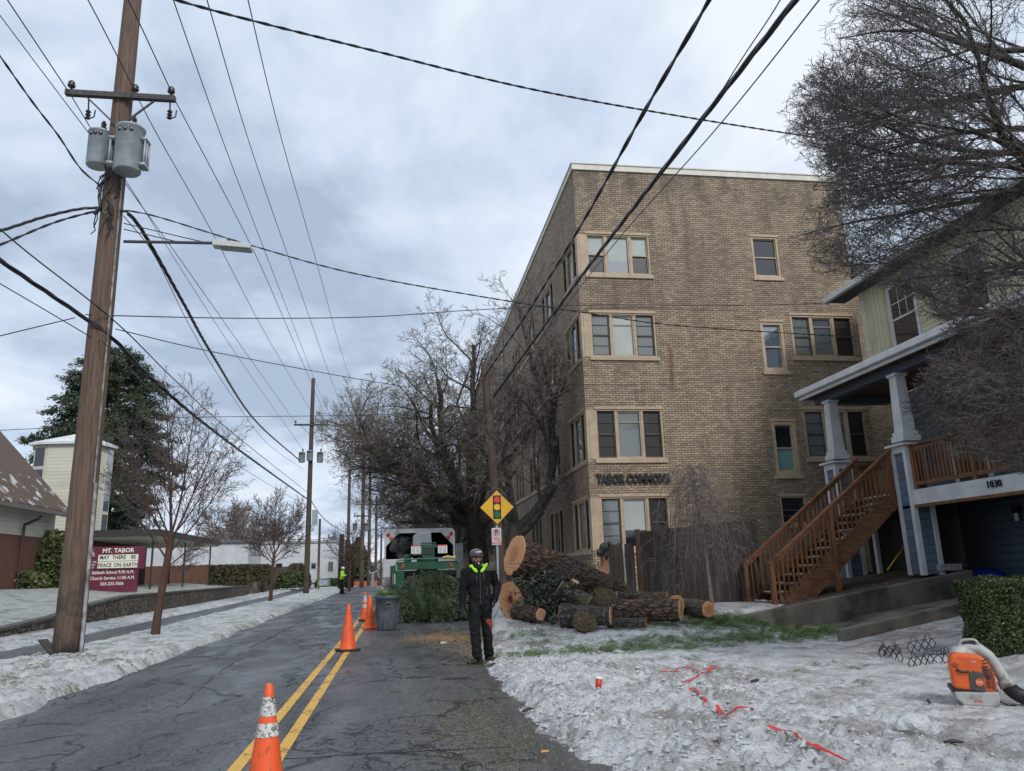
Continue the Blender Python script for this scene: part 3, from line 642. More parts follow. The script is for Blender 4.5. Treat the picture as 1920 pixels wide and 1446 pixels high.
# under-stairs dark lattice/wall + side pilaster
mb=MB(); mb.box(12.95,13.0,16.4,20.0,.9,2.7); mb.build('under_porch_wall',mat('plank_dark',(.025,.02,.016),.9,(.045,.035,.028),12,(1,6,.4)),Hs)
mb=MB(); mb.box(12.5,12.6,17.55,17.75,.9,2.66); mb.build('lower_post',M_trim,Hs); mb=MB(); mb.box(12.5,12.6,19.0,19.12,.9,2.66); mb.build('lower_post',M_trim,Hs)
# porch railing
def railing(name,label,a,b,zb,h=1.02,posts=(0,),thick=.035,step=.125,parent=None,m1=None,m2=None):
    a=Vector(a); b=Vector(b); L=(b-a).length; d=(b-a)/L
    R=MB(); up=Vector((0,0,1))
    R.bar(a+up*(h),b+up*(h),.13,.04); R.bar(a+up*(h-.08),b+up*(h-.08),.045,.085); R.bar(a+up*.12,b+up*.12,.045,.085)
    r=R.build('handrail',M_stain2,parent)
    bs=MB(); n=int(L/step)
    for i in range(1,n):
        p=a+d*(i*L/n); bb=MB(); bb.box(p.x-.019,p.x+.019,p.y-.019,p.y+.019,p.z+.13,p.z+h-.03); bb.build('baluster',M_stain,parent)
    return r
for (ya,yb) in ((16.33,14.45),(14.37,12.5),(12.4,10.5)):
    railing('porch_rail','',(11.97,ya,DZ),(11.97,yb,DZ),0,parent=Hs)
for y in (16.3,14.41,12.45):
    mb=MB(); mb.box(11.92,12.02,y-.05,y+.05,DZ-.02,DZ+1.06); mb.build('rail_post',M_stain,Hs)
railing('porch_rail','',(12.4,20.0,DZ),(14.2,20.0,DZ),0,parent=Hs)
# windows and door on the house
FU=Fr((13.8,0,0),-AY,-AX)   # u = -y
def hwin(fr,u0,u1,v0,v1,name='window',grid=True):
    mb=MB(); t=.10
    fr.box(mb,u0-t,u0,v0-t,v1+t,-.02,.035); fr.box(mb,u1,u1+t,v0-t,v1+t,-.02,.035); fr.box(mb,u0,u1,v1,v1+t,-.02,.03); fr.box(mb,u0,u1,v0-t,v0,-.02,.045)
    md=(v0+v1)/2; fr.box(mb,u0,u1,md-.03,md+.03,-.01,.02)
    if grid:
        for f in (1/3,2/3): x=u0+(u1-u0)*f; fr.box(mb,x-.012,x+.012,md+.03,v1,-.005,.012)
        y=(md+v1)/2; fr.box(mb,u0,u1,y-.012,y+.012,-.006,.0115)
    w=mb.build(name,M_trim,Hs); p=MB(); fr.box(p,u0+.002,u1-.002,v0+.002,v1-.002,-.02,.006); p.build('pane',G_dark,w)
hwin(FU,-18.72,-17.75,7.02,8.85); hwin(FU,-16.2,-15.2,7.05,8.75); hwin(FU,-13.2,-12.1,7.05,8.75)
FG=Fr((14.3,0,0),-AY,-AX)
hwin(FG,-15.2,-13.6,3.8,5.5); hwin(FG,-12.6,-11.,3.8,5.5); 
mb=MB(); FG.box(mb,-17.75,-16.75,3.02,5.2,.0,.03); d=mb.build('door',mat('door_dark',(.06,.04,.03),.5),Hs)
mb=MB(); FG.box(mb,-17.9,-17.75,3.0,5.35,.0,.05); FG.box(mb,-16.75,-16.6,3.0,5.35,.0,.05); FG.box(mb,-17.75,-16.75,5.2,5.35,.0,.05); mb.build('door_frame',M_trim,Hs)
lp=MB(); lp.box(14.12,14.3,15.96,16.12,2.36,2.52); wl=lp.build('wall_lamp',mat('lamp_black',(.01,.01,.01),.4),Hs,bevel=.02)
lp=MB(); lp.cyl((14.18,16.04),.05,2.18,2.36,12); lp.build('lamp_glass',mat('lamp_white',(.6,.6,.58),.3),wl)
# ---------------------------------------------------------------- stairs
Sx=thing('porch_stairs','reddish brown stained wooden stairs with two handrails climbing to the porch','stairs',(8.6,17.6,.4))
ya,yb=16.95,18.3; xA,zA=8.55,.42; xB,zB=11.85,DZ; ns=13
for i in range(ns):
    t=i/ns; x=xA+(xB-xA)*(i+.0)/ns; z=zA+(zB-zA)*(i+.55)/ns
    mb=MB(); mb.box(x-.03,x+.29,ya+.05,yb-.05,z-.04,z); mb.build('tread',M_wet,Sx)
mb=MB(); rr=random.Random(3)
for i in range(ns):
    x=xA+(xB-xA)*i/ns; z=zA+(zB-zA)*(i+.55)/ns
    for _ in range(7):
        cx=x+rr.uniform(.0,.2); cy=rr.uniform(ya+.12,yb-.15); s=rr.uniform(.015,.05); mb.box(cx-s,cx+s,cy-s*1.5,cy+s*1.5,z,z+s*.6)
sn=mb.build('snow_crust',M_snowP,None); tag(sn,'thin scraps of snow left on the treads of the wooden stairs','snow',kind='stuff')
for y in (ya,yb):
    mb=MB(); mb.prism([(xA-.1,y-.02,zA-.38),(xA+.25,y-.02,zA-.38),(xB,y-.02,zB-.36),(xB,y-.02,zB+.06),(xA-.1,y-.02,zA+.08)],(0,.045,0)); mb.build('stringer',M_stain2,Sx)
    slope=(zB-zA)/(xB-xA)
    hx0,hx1=8.38,11.8; z0=zA+.02; 
    a=Vector((hx0,y-.05,zA+1.03-.08)); b=Vector((hx1,y-.05,zB+1.0))
    mb=MB(); mb.bar(a,b,.14,.04); mb.bar(a-Vector((0,0,.07)),b-Vector((0,0,.07)),.045,.09); mb.build('handrail',M_stain2,Sx)
    for i in range(27):
        t=(i+.8)/27.6; x=hx0+(hx1-hx0)*t; zl=zA+.08+(x-xA)*slope; zh=a.z+(b.z-a.z)*t
        mb=MB(); mb.box(x-.018,x+.018,y-.062,y-.024,zl-.02,zh-.06); mb.build('baluster',M_stain,Sx)
    for x in (8.45,10.05,11.72):
        zl=zA+(x-xA)*slope; zh=a.z+(b.z-a.z)*((x-hx0)/(hx1-hx0))
        mb=MB(); mb.box(x-.05,x+.05,y-.09,y+.01,(.35 if x<11 else 2.7),zh-.02); mb.build('post',M_stain,Sx)
# ---------------------------------------------------------------- concrete yard walls
Y1w=16.2
mb=MB(); mb.prism([(7.0,Y1w,-.2),(12.78,Y1w,-.2),(12.78,Y1w,1.12),(9.5,Y1w,.66),(7.0,Y1w,.30)],(0,-.22,0)); o=mb.build('retaining_wall',M_conc,None,bevel=.02); tag(o,'long mossy concrete retaining wall with a sloping top below the wooden stairs','retaining wall')
mb=MB(); mb.prism([(7.42,12.5,-.2),(11.2,12.5,-.2),(11.2,12.5,.86),(7.42,12.5,.27)],(0,.24,0)); o=mb.build('retaining_wall',M_conc,None,bevel=.02); tag(o,'short low concrete wall in front, between the snowy drive and the hedge','retaining wall')
mb=MB()
for i in range(4): mb.box(12.2+i*.14,12.32+i*.14,16.25,16.5,1.12,1.26)
mb.box(12.2,12.74,16.24,16.26,1.12,1.15); mb.box(12.2,12.74,16.24,16.26,1.22,1.262); o=mb.build('concrete_block',mat('block_grey',(.3,.3,.29),.9),None); tag(o,'grey hollow concrete block lying on the end of the sloping wall','concrete block')
# dark plank fence and gate at the building corner
Y_F=18.5
def m_plank(name,a,b): 
    q=NB(name); g=q.noise(9.,q.mp((2.5,2.5,.22)),6,.7); big=q.noise(1.6,q.mp((2,2,.5)),5); c=q.mix(q.rng(g,.35,.7),a,b); c=q.mix(q.math('MULTIPLY',q.rng(big,.5,.7),.6),c,(.11,.10,.095)); return q.fin(c,.85,q.bump(g,.7,.008))
M_pl=m_plank('plank_weathered',(.028,.022,.02),(.06,.045,.04))
Fn=thing('plank_fence','tall dark weathered plank fence below the brick wall beside the weeping tree','fence',(7.3,Y_F,.5))
rr=random.Random(11); x=5.92
while x<8.85:
    w=rr.uniform(.13,.15); t=2.24+(x-5.9)*.085+rr.uniform(-.02,.02)
    mb=MB(); mb.box(x,x+w-.006,Y_F+rr.uniform(-.004,.004),Y_F+.022,.2,t); mb.build('plank',M_pl,Fn); x+=w
mb=MB(); mb.box(5.8,5.9,Y_F-.03,Y_F+.08,.2,2.3); mb.build('post',m_plank('plank_reddish',(.10,.05,.03),(.06,.03,.02)),Fn); mb=MB(); mb.box(5.9,8.85,Y_F+.03,Y_F+.07,.8,.9); mb.build('rail',M_pl,Fn)
Gt=thing('plank_gate','dark plank gate with a chain standing ajar beside the log pile','gate',(5.2,Y_F+.1,.5))
x=5.12
while x<5.72:
    mb=MB(); mb.box(x,x+.115,Y_F+.12,Y_F+.145,.35,1.98+rr.uniform(-.03,.02)); mb.build('plank',M_pl,Gt); x+=.12 if not 5.3<x<5.42 else .17
mb=MB(); mb.tube([(5.47,Y_F+.1,1.95),(5.50,Y_F+.08,1.3),(5.52,Y_F+.09,.5)],.014,6); mb.build('chain',mat('chain_grey',(.35,.35,.33),.5),Gt)
mb=MB(); mb.bar((4.98,Y_F+.2,.4),(5.02,Y_F+.15,1.95),.2,.03,up=(0,1,0)); o=mb.build('cedar_board',m_plank('plank_cedar',(.42,.2,.09),(.28,.13,.06)),None); tag(o,'reddish cedar board leaning at the brick corner left of the dark gate','board')
o=blob('rubbish_bag',[('e',(4.98,Y_F-.02,1.88),(.13,.06,.12)),('e',(4.86,Y_F-.02,1.76),(.09,.05,.1)),('e',(5.02,Y_F-.02,1.7),(.05,.04,.14)),('e',(5.1,Y_F-.03,1.98),(.06,.04,.05))],mat('bag_black',(.01,.01,.011),.35,bump=.8,bscale=14,scale=10,bdist=.05),None,.015,2); tag(o,'black plastic bag hung on the gate top by the brick corner','bag')

# ---------------------------------------------------------------- LEFT SIDE: stone wall, church, sign
def m_stone():
    q=NB('fieldstone'); uv=q.tc.outputs['UV']; v=q.n('ShaderNodeTexVoronoi',{'Vector':q.mp((1,1.2,1),uv),'Scale':3.6},feature='DISTANCE_TO_EDGE').outputs[0]; cc=q.n('ShaderNodeTexVoronoi',{'Vector':q.mp((1,1.2,1),uv),'Scale':3.6}).outputs[1]
    s=q.n('ShaderNodeSeparateColor',{0:cc}).outputs[0]; c=q.mix(s,(.06,.05,.043),(.14,.115,.09)); c=q.mix(q.rng(q.noise(3.),.55,.7),c,(.2,.16,.12)); c=q.mix(q.rng(v,.06,.02),c,(.02,.018,.016)); return q.fin(c,.8,q.bump(q.rng(v,0.,.12),.9,.03))
M_stone=m_stone()
mb=MB(); ys=[8,22,25.4,27.4,29.3,31.3,40,55.3]
for i in range(len(ys)-1):
    a,b=ys[i],ys[i+1]; ta,tb=float(wall_top(a)),float(wall_top(b))
    mb.add([(-10.25,a,-.3),(-9.98,a,-.3),(-9.98,b,-.3),(-10.25,b,-.3),(-10.25,a,ta-.07),(-9.98,a,ta-.07),(-9.98,b,tb-.07),(-10.25,b,tb-.07)],[(0,3,2,1),(4,5,6,7),(0,1,5,4),(1,2,6,5),(2,3,7,6),(3,0,4,7)])
Sw=thing('stone_wall','long dark fieldstone retaining wall holding the frosted church lawn','stone wall',(-10,22,0)); mb.build('stonework',M_stone,Sw)
mb=MB()
for i in range(len(ys)-1):
    a,b=ys[i],ys[i+1]; ta,tb=float(wall_top(a)),float(wall_top(b)); mb.bar((-10.11,a,ta-.03),(-10.11,b,tb-.03),.33,.075)
mb.build('coping',mat('coping_dark',(.06,.058,.055),.7,(.12,.115,.11),5),Sw)
mb=MB(); mb.box(-14.5,-9.9,58.2,58.6,-.2,1.15); o=mb.build('step_wall',M_conc,None); tag(o,'low grey concrete wall flanking the steps between the hedges','wall')
mb=MB(); mb.box(-10.25,-9.98,58.6,76,-.3,1.05); o=mb.build('stone_wall',M_stone,None); tag(o,'farther stretch of dark stone wall beyond the steps and handrail','stone wall')
mb=MB(); mb.tube([(-11.3,57,1.75),(-9.9,57,.95),(-9.85,57,.2)],.03,6); o=mb.build('handrail',mat('rail_dark',(.05,.05,.05),.4),None); tag(o,'dark metal handrail beside the steps through the stone wall','handrail')
# church
Ch=thing('church_hall','church hall with steep brown snow flecked roof, cream siding and red brick base','church',(-18.8,40,1.2))
M_croof=mat('church_roof',(.085,.06,.048),.9,(.13,.09,.07),18,c3=(.5,.5,.5),s3=2.2,lo3=.70,hi3=.76,bump=.6,bscale=25)
M_croof2=mat('church_roof_snowy',(.085,.06,.048),.9,(.13,.09,.07),18,c3=(.5,.5,.5),s3=1.6,lo3=.55,hi3=.63,bump=.6,bscale=25,detail=7)
M_csid=m_siding('siding_church',(.64,.63,.53),.2,(.36,.34,.26))
zc=3.45; 
# ridge runs along Y; near roof plane drops toward the street (+X)
ridge=(-22.2,11.85)
mb=MB(); slab(mb,ridge[0],ridge[1],-17.0,6.17,24,40,.15); mb.build('roof',M_croof,Ch)
mb=MB(); slab(mb,-17.0,6.17,-15.6,4.62,24,40,.151); mb.build('roof_edge',M_croof2,Ch)
mb=MB(); slab(mb,-28.8,4.62,ridge[0],ridge[1],24,40,.15); mb.build('roof_back',M_croof,Ch)
mb=MB(); mb.box(-28,-16.12,24.5,39.6,3.5,5.0); mb.prism([(-28,39.59,5),(-16.12,39.59,5),(-22.2,39.59,11.6)],(0,-.2,0)); mb.build('wall',M_csid,Ch)
mb=MB(); mb.box(-28,-16.1,24.5,39.62,.8,3.5); mb.build('brick_base',M_brickR,Ch)
mb=MB(); A_=atX(77,967,-15.6); B_=atX(46,984,-16.0); mb.tube([A_,A_+Vector((-.05,0,-.12)),B_,B_+Vector((0,0,-.15)),(-16.0,B_.y,1.2)],.06,8); mb.build('downspout',mat('brown_pipe',(.06,.035,.03),.5),Ch)
mb=MB(); mb.box(-15.64,-15.46,24,40,4.50,4.68); mb.build('gutter',mat('gutter_brown',(.16,.13,.12),.6),Ch)
# tower
TW=thing('church_tower','cream clapboard hexagonal tower with white cap roof and tall strip windows','tower',(-17.8,46.5,1.2))
cx,cy,rr0=-18.2,48.5,2.55; hexa=[(cx+rr0*math.cos(R_(a)),cy+rr0*math.sin(R_(a))) for a in (-125,-80,-20,35,90,150,200)]
hexa=[(-20.55,46.75),(-19.7,46.4),(-17.95,46.2),(-17.15,46.7),(-16.75,48.0),(-18.2,50),(-20.3,49.2)]
zt=9.15
def TWf(i,u0,u1,z0,z1,off,mb,mi=0):
    a=Vector((*hexa[i],0)); b=Vector((*hexa[(i+1)%7],0)); d=(b-a); n=Vector((d.y,-d.x,0)).normalized(); p=a+d*u0; q=a+d*u1
    mb.prism([(*(p+n*0).xy,z0),(*(q+n*0).xy,z0),(*(q).xy,z1),(*(p).xy,z1)],n*off,mi)
mb=MB(); mb.prism([(x,y,.8) for x,y in hexa],(0,0,zt-.8)); mb.build('wall',M_csid,TW)
mb=MB(); ce=(-18.5,47.9); top=[(ce[0]+(x-ce[0])*1.14,ce[1]+(y-ce[1])*1.14,zt) for x,y in hexa]
mb.prism(top,(0,0,.14)); mb.add([(x,y,zt+.14) for x,y,_ in top]+[(ce[0],ce[1],zt+.95)],[(i,(i+1)%7,7) for i in range(7)]); mb.build('cap_roof',M_white,TW)
mb=MB(); mb.tube([(ce[0],ce[1],zt+.85),(ce[0],ce[1],zt+1.9)],[.10,.02],6); mb.build('finial',M_white,TW)
for i,(u0,u1) in ((0,(.15,.85)),(2,(.3,.8)),(3,(.62,.95))):
    mb=MB(); TWf(i,u0-.04,u1+.04,(4.6 if i==0 else 1.5),zt-.02,.05,mb); st=mb.build('window_strip',mat('strip_frame',(.55,.52,.47),.6),TW)
    z=zt-.15; k=0
    while z-1.1>(4.7 if i==0 else 1.6):
        mb=MB(); TWf(i,u0,u1,z-1.05,z,.065,mb); mb.build('pane',G_sky if i else G_dark,st); z-=1.25
# entry wing with flat canopy
En=thing('entry_wing','low flat roofed church entry wing with dark fascia and brick wall','building',(-17,44,1.2))
mb=MB(); mb.box(-19.0,-15.6,42,52,1.,3.55); mb.build('wall',M_brickR,En)
mb=MB(); mb.box(-18.4,-11.9,41.5,54.8,3.56,3.66); mb.build('roof_slab',M_cream,En)
mb=MB(); mb.box(-18.5,-11.8,41.3,55,3.66,3.93); mb.box(-18.45,-11.85,41.35,54.95,3.93,3.97); mb.build('fascia',mat('fascia_dark',(.04,.035,.035),.6),En)
for (x,y) in ((-12.3,41.9),(-12.3,48.),(-12.3,54.3),(-14.8,54.3)):
    mb=MB(); mb.box(x-.04,x+.04,y-.04,y+.04,1.,3.56); mb.build('post',mat('post_dark',(.035,.03,.03),.6),En)
mb=MB(); mb.box(-15.55,-15.5,42.5,46,1.4,3.3); mb.build('glazing',G_dark,En)
# church sign
M_mar=mat('sign_maroon',(.145,.018,.05),.45,(.12,.015,.04),4); M_board=mat('sign_board',(.75,.75,.64),.5)
SY=36.; sx=SY/40
sgn=thing('church_sign','maroon church notice sign with white letter board on the frosted lawn','sign',(-12.3,SY,1.2))
sl=atY(150,1060,SY).x; sr=atY(268,1060,SY).x; zt_=atY(268,1024,SY).z; zm=atY(265,1066,SY).z; zb_=atY(255,1096,SY).z; sr2=atY(256,1080,SY).x
mb=MB(); mb.box(sl,sr,SY,SY+.3,zm,zt_); mb.build('cabinet',M_mar,sgn,bevel=.01)
mb=MB(); mb.box(sl+.05,sr2,SY+.05,SY+.25,zb_-.3,zm-.002); mb.build('base_panel',M_mar,sgn)
bl=atY(184,1050,SY).x; br_=atY(259,1050,SY).x; bt=atY(259,1039,SY).z; bb=atY(184,1066,SY).z
mb=MB(); mb.box(bl,br_,SY-.012,SY+.01,bb,bt); mb.build('letter_board',M_board,sgn)
M_ltr=mat('letter_dark',(.02,.02,.03),.5); M_cr=mat('letter_cream',(.75,.72,.62),.5)
w=br_-bl; mx_=(bl+br_)/2
def st(s,size,x,z,m,al='CENTER',sx=1.,bold=.004): return text(s,size,(x,SY-.02,z),(1,0,0),(0,0,1),.004,m,'lettering',sgn,align=al,bold=bold,sx=sx)
def row(words,xs,z):
    for wd,x in zip(words,xs): st(wd,.225,x,z,M_ltr,bold=.002,sx=.85)
row(['MAY','THERE','BE'],[bl+w*.16,bl+w*.52,bl+w*.88],bt-.12); row(['PEACE','ON','EARTH'],[bl+w*.18,bl+w*.5,bl+w*.82],bb+.12)
for z in (bt-.28,bb+.29):
    mb=MB(); mb.box(bl,br_,SY-.018,SY-.012,z-.008,z+.008); mb.build('letter_rail',mat('rail_pale',(.4,.4,.36),.5),sgn)
st('MT. TABOR',.25,mx_-.02,(bt+zt_)/2-.005,M_cr,sx=1.0,bold=.008)
hb=zm-zb_
mxx=(bl-.35+sr2)/2
for i,(s_,) in enumerate((('Sabbath School 9:30 A.M.',),('Church Service 11:00 A.M.',),('503-233-7606',))):
    text(s_,.19,(mxx,SY+.045,zm-.13-i*.24),(1,0,0),(0,0,1),.004,M_cr,'lettering',sgn,sx=.88,bold=.003)
for i,s_ in enumerate(('Seventh-day','Adventist','Church')): st(s_,.115,bl-.30,bb+.28-i*.12,M_cr,sx=.9,bold=.001)
lg=MB(); fx=bl-.28; fz=bb+.50
lg.prism([(fx-.16,SY-.016,fz),(fx+.0,SY-.016,fz+.05),(fx+.16,SY-.016,fz),(fx+.0,SY-.016,fz+.1)],(0,.01,0))
lg.prism([(fx-.02,SY-.016,fz+.12),(fx+.13,SY-.016,fz+.09),(fx+.05,SY-.016,fz+.18),(fx+.03,SY-.016,fz+.36),(fx-.06,SY-.016,fz+.24)],(0,.01,0)); lg.build('emblem',M_cr,sgn)
# brown board fence behind the sign
Fb=thing('board_fence','reddish brown board fence behind the maroon sign and the clipped hedges','fence',(-13,50,1.2))
ys_=59.; x=-24.; rr=random.Random(5); xe=atY(402,1080,ys_).x; zf=atY(350,1060,ys_).z
mb=MB()
while x<xe:
    mb.box(x,x+.135,ys_,ys_+.03,.9,zf+rr.uniform(-.02,.02)); x+=.145
mb.build('boards',m_plank('plank_brown',(.16,.075,.04),(.10,.045,.025)),Fb)
mb=MB(); mb.box(-24,xe,ys_+.03,ys_+.08,1.4,1.5); mb.box(-24,xe,ys_+.03,ys_+.08,2.3,2.4); mb.build('rail',MATS['plank_brown'],Fb)
Fb2=thing('board_fence','darker brown board fence right of the clipped hedges before the white building','fence',(-10,62,1))
mb=MB(); x=xs2=atY(484,1080,66).x; xe2=atY(547,1080,66).x; z2_=atY(515,1063,66).z
while x<xe2: mb.box(x,x+.135,66,66.03,.7,z2_); x+=.145
mb.build('boards',m_plank('plank_brown_dark',(.07,.04,.03),(.045,.028,.02)),Fb2)
mb=MB(); mb.box(xs2,xe2,66.03,66.08,z2_-.5,z2_-.4); mb.build('rail',MATS['plank_brown_dark'],Fb2)
# white commercial building
Wb=thing('white_building','long low white painted building with small dark windows beyond the pole','building',(-20,74,0))
yW=74.; xr=atY(646,1060,yW).x; zt2=atY(600,1018,yW).z
mb=MB(); mb.box(-34,xr,yW,yW+14,-.3,zt2); mb.build('wall',mat('stucco_white',(.62,.64,.68),.8,(.5,.52,.56),.8,c3=(.3,.3,.3),s3=3,lo3=.62,hi3=.85),Wb)
mb=MB(); mb.box(-34.1,xr+.1,yW-.1,yW+14,zt2,zt2+.22); mb.build('parapet_cap',mat('cap_grey',(.3,.31,.33),.6),Wb)
for (a,b,c,d) in ((583,593,1055,1067),(615,625,1053,1072),(516,530,1056,1066),(560,570,1055,1065),(583,593,1092,1096)):
    p0=atY(a,d,yW); p1=atY(b,c,yW); mb=MB(); mb.box(p0.x,p1.x,yW-.03,yW+.02,p0.z,p1.z); wn_=mb.build('window',mat('frame_grey',(.25,.26,.28),.5),Wb)
    mb=MB(); mb.box(p0.x+.06,p1.x-.06,yW-.045,yW-.03,p0.z+.06,p1.z-.06); mb.build('pane',G_dark,wn_)
Wc=thing('garage_building','low grey roofed building behind the board fence on the left','building',(-20,66,0))
mb=MB(); mb.box(-26,-12,66,72,0,4.3); mb.build('wall',MATS['stucco_white'],Wc); mb=MB(); mb.box(-26.3,-11.8,65.8,72,4.3,4.5); mb.build('roof',mat('cap_dark',(.12,.12,.13),.6),Wc)
# ================================================================ VEGETATION
def m_bark(name,a,b,sc=7,st=(1,1,.25),bump=1.,moss=None,ml=.55,rough=.85,bd=.03):
    q=NB(name); g=q.noise(sc,q.mp(st),7,.7,.4); c=q.mix(q.rng(g,.35,.65),a,b)
    if moss: c=q.mix(q.rng(q.noise(2.3,dt=6,ro=.7),ml,ml+.12),c,moss)
    return q.fin(c,rough,q.bump(g,bump,bd))
M_twig=m_bark('twig_bark',(.11,.092,.078),(.22,.19,.16),9,(1,1,1),.4,(.07,.08,.035),.58)
M_limb=m_bark('limb_bark',(.035,.03,.026),(.09,.077,.064),9,(1,1,.4),1.,(.045,.055,.02),.52)
M_ice=m_bark('twig_iced',(.048,.038,.036),(.14,.115,.11),16,(1,1,1),.3,rough=.28)
M_red=m_bark('bark_reddish',(.10,.045,.03),(.055,.03,.022),12,(1,1,.3),.8)
M_redtw=m_bark('twig_reddish',(.07,.045,.04),(.14,.105,.095),9,(1,1,1),.3,rough=.45)
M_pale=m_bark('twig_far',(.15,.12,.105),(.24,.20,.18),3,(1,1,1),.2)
def tubes(name,brs,m,parent,n=3):
    "brs: list of (pts (k,3) array, radii (k))"
    Vs=[];Fs=[];o=0; ang=np.arange(n)*2*np.pi/n; ca=np.cos(ang); sa=np.sin(ang)
    for P,r in brs:
        k=len(P); d=np.empty_like(P); d[1:-1]=P[2:]-P[:-2]; d[0]=P[1]-P[0]; d[-1]=P[-1]-P[-2]
        d/=np.linalg.norm(d,axis=1)[:,None]+1e-9
        ax=np.array([1.,0,0]) if abs(d[0,0])<.7 else np.array([0,1.,0])
        u=ax-d*(d@ax)[:,None]; u/=np.linalg.norm(u,axis=1)[:,None]+1e-9; w=np.cross(d,u)
        r=np.asarray(r)[:,None,None]
        Vs.append((P[:,None,:]+r*(u[:,None,:]*ca[None,:,None]+w[:,None,:]*sa[None,:,None])).reshape(-1,3))
        i=np.arange(k-1)[:,None]*n; j=np.arange(n)[None,:]; a=i+j; b=i+(j+1)%n
        Fs.append(np.stack([a,b,b+n,a+n],-1).reshape(-1,4)+o); o+=k*n
    return rawmesh(name,np.concatenate(Vs),np.concatenate(Fs),m,parent,smooth=True)
def grow(rg,p,d,L,r,lev,P,out,inside=None):
    """P: dict of per-level lists. appends (pts,radii,level)"""
    nseg=P['seg'][lev]; wig=P['wig'][lev]; tr=P['trop'][lev]; pts=[p]; rad=[r]; rt=P.get('tip',.35)
    st=L/nseg; dd=d.copy(); hit=False
    for i in range(nseg):
        dd=dd+rg.normal(0,wig,3)+tr*st; dd/=np.linalg.norm(dd)+1e-9
        q=pts[-1]+dd*st
        if inside is not None and not inside(q) and not (lev==0 and i<2):
            hit=True
            if i==0: return
            break
        pts.append(q); rad.append(r*(1-(1-rt)*(i+1)/nseg))
    if len(pts)<2: return
    if hit: rad=[r*(1-(1-rt)*i/nseg)*(1-.8*(i/(len(pts)-1))**1.5) for i in range(len(pts))]
    out.append((np.array(pts),np.array(rad),lev))
    if lev+1>=P['levels']: return
    n=int(P['n'][lev]*(len(pts)-1)/nseg+rg.rand()); t0=P['start'][lev]; az=rg.rand()*6.28
    for c in range(n):
        t=t0+(1-t0)*(c+rg.rand())/max(n,1); t=min(t,.999); x=t*(len(pts)-1); i=int(x); fr=x-i
        q=pts[i]*(1-fr)+pts[i+1]*fr; ax=pts[i+1]-pts[i]; ax/=np.linalg.norm(ax)+1e-9
        az+=2.4+rg.normal(0,.3); a=P['ang'][lev]*(1+rg.normal(0,.18))
        u=np.cross(ax,[0,0,1.]) if abs(ax[2])<.95 else np.array([1.,0,0]); u/=np.linalg.norm(u); w=np.cross(ax,u)
        nd=ax*math.cos(a)+(u*math.cos(az)+w*math.sin(az))*math.sin(a)
        rr=(rad[i]*(1-fr)+rad[i+1]*fr)
        l2=L*P['len'][lev]*(1-.45*t)*rg.uniform(.7,1.25)
        grow(rg,q,nd,l2,max(min(rr*P['rr'][lev],rr*.9),P['rmin']),lev+1,P,out,inside)
def tree(name,label,cat,base,seed,starts,P,inside=None,tm=None,cm=None,split=2,group=None,nt=8):
    T=thing(name,label,cat,base,group); rg=np.random.RandomState(seed); out=[]
    for (pts,rads,kids) in starts:
        out.append((np.array(pts,float),np.array(rads,float),0))
        for (t,d,L,r) in kids:
            A=np.array(pts,float); x=min(t,.999)*(len(A)-1); i=int(x); q=A[i]*(1-(x-i))+A[i+1]*(x-i)
            grow(rg,q,np.array(d,float)/np.linalg.norm(d),L,r,P.get('first',0),P,out,inside)
    a=[(p,r) for p,r,l in out if l<split]; b=[(p,r) for p,r,l in out if l>=split]
    # base trunk gets knobbly
    tubes('trunk',a,tm or M_limb,T,nt)
    if b: tubes('crown',b,cm or M_twig,T,3)
    return T,len(b)
Z3=np.zeros(3)
def fan(n,z0,r,L,seed,el=(.5,1.1),side=None,t=(.55,1.)):
    rg=random.Random(seed); k=[]
    for i in range(n):
        az=2*math.pi*(i+rg.uniform(-.25,.25))/n
        if side is not None: az=side[0]+(rg.uniform(-1,1))*side[1]
        e=rg.uniform(*el); k.append((rg.uniform(*t),(math.cos(az)*math.cos(e),math.sin(az)*math.cos(e),math.sin(e)),L*rg.uniform(.8,1.2),r*rg.uniform(.75,1.1)))
    return k
def ell(c,r,zmin=0,wob=.12):
    c=np.array(c,float); r=np.array(r,float)
    def f(q):
        d=(q-c)/r; s=math.atan2(d[1],d[0]); return d@d<1+wob*math.sin(5*s+4*d[2]) and q[2]>zmin and not (q[0]>5.5 and 22.3<q[1]<60)
    return f
Pst=dict(levels=5,first=0,seg=[9,7,6,4,3],wig=[.16,.17,.2,.2,.22],trop=[np.array([0,0,.03])]*2+[np.array([0,0,.02])]*3,n=[11,9,7,6],start=[.22,.12,.1,.15],ang=[.75,.8,.8,.8],len=[.62,.55,.58,.6],rr=[.42,.42,.5,.6],rmin=.008,tip=.35)
g='bare street trees along the brick apartment block'
tree('street_tree','large dark bare street tree spreading over the white chip truck','tree',(3.05,30,.1),3,
 [([(3.1,30,-.1),(3.05,30,.8),(3.1,29.9,1.8),(2.95,29.8,2.9),(2.7,29.6,3.7)],[.55,.42,.38,.36,.3],
   [(.75,(-.9,-.3,.55),5.6,.19),(.8,(-.75,.5,.8),5.5,.18),(.95,(-.35,-.5,1),6.2,.2),(.9,(.3,-.2,1),6.4,.2),(.98,(-.1,.6,1),6,.18),(.85,(-1,-.05,.22),5.6,.16),(.7,(.6,-.5,.8),5,.15),(.92,(-.6,-.7,.5),5.6,.17),(.95,(-.75,.1,.65),6,.18),(.98,(.0,-.3,1.2),6.5,.2),(.8,(-1,-.5,.05),4.8,.12),(.9,(-.9,.4,.35),5.4,.15)])],
 Pst,ell((1.2,28.8,7.3),(4.3,5.2,4.6),2.6),group=g)
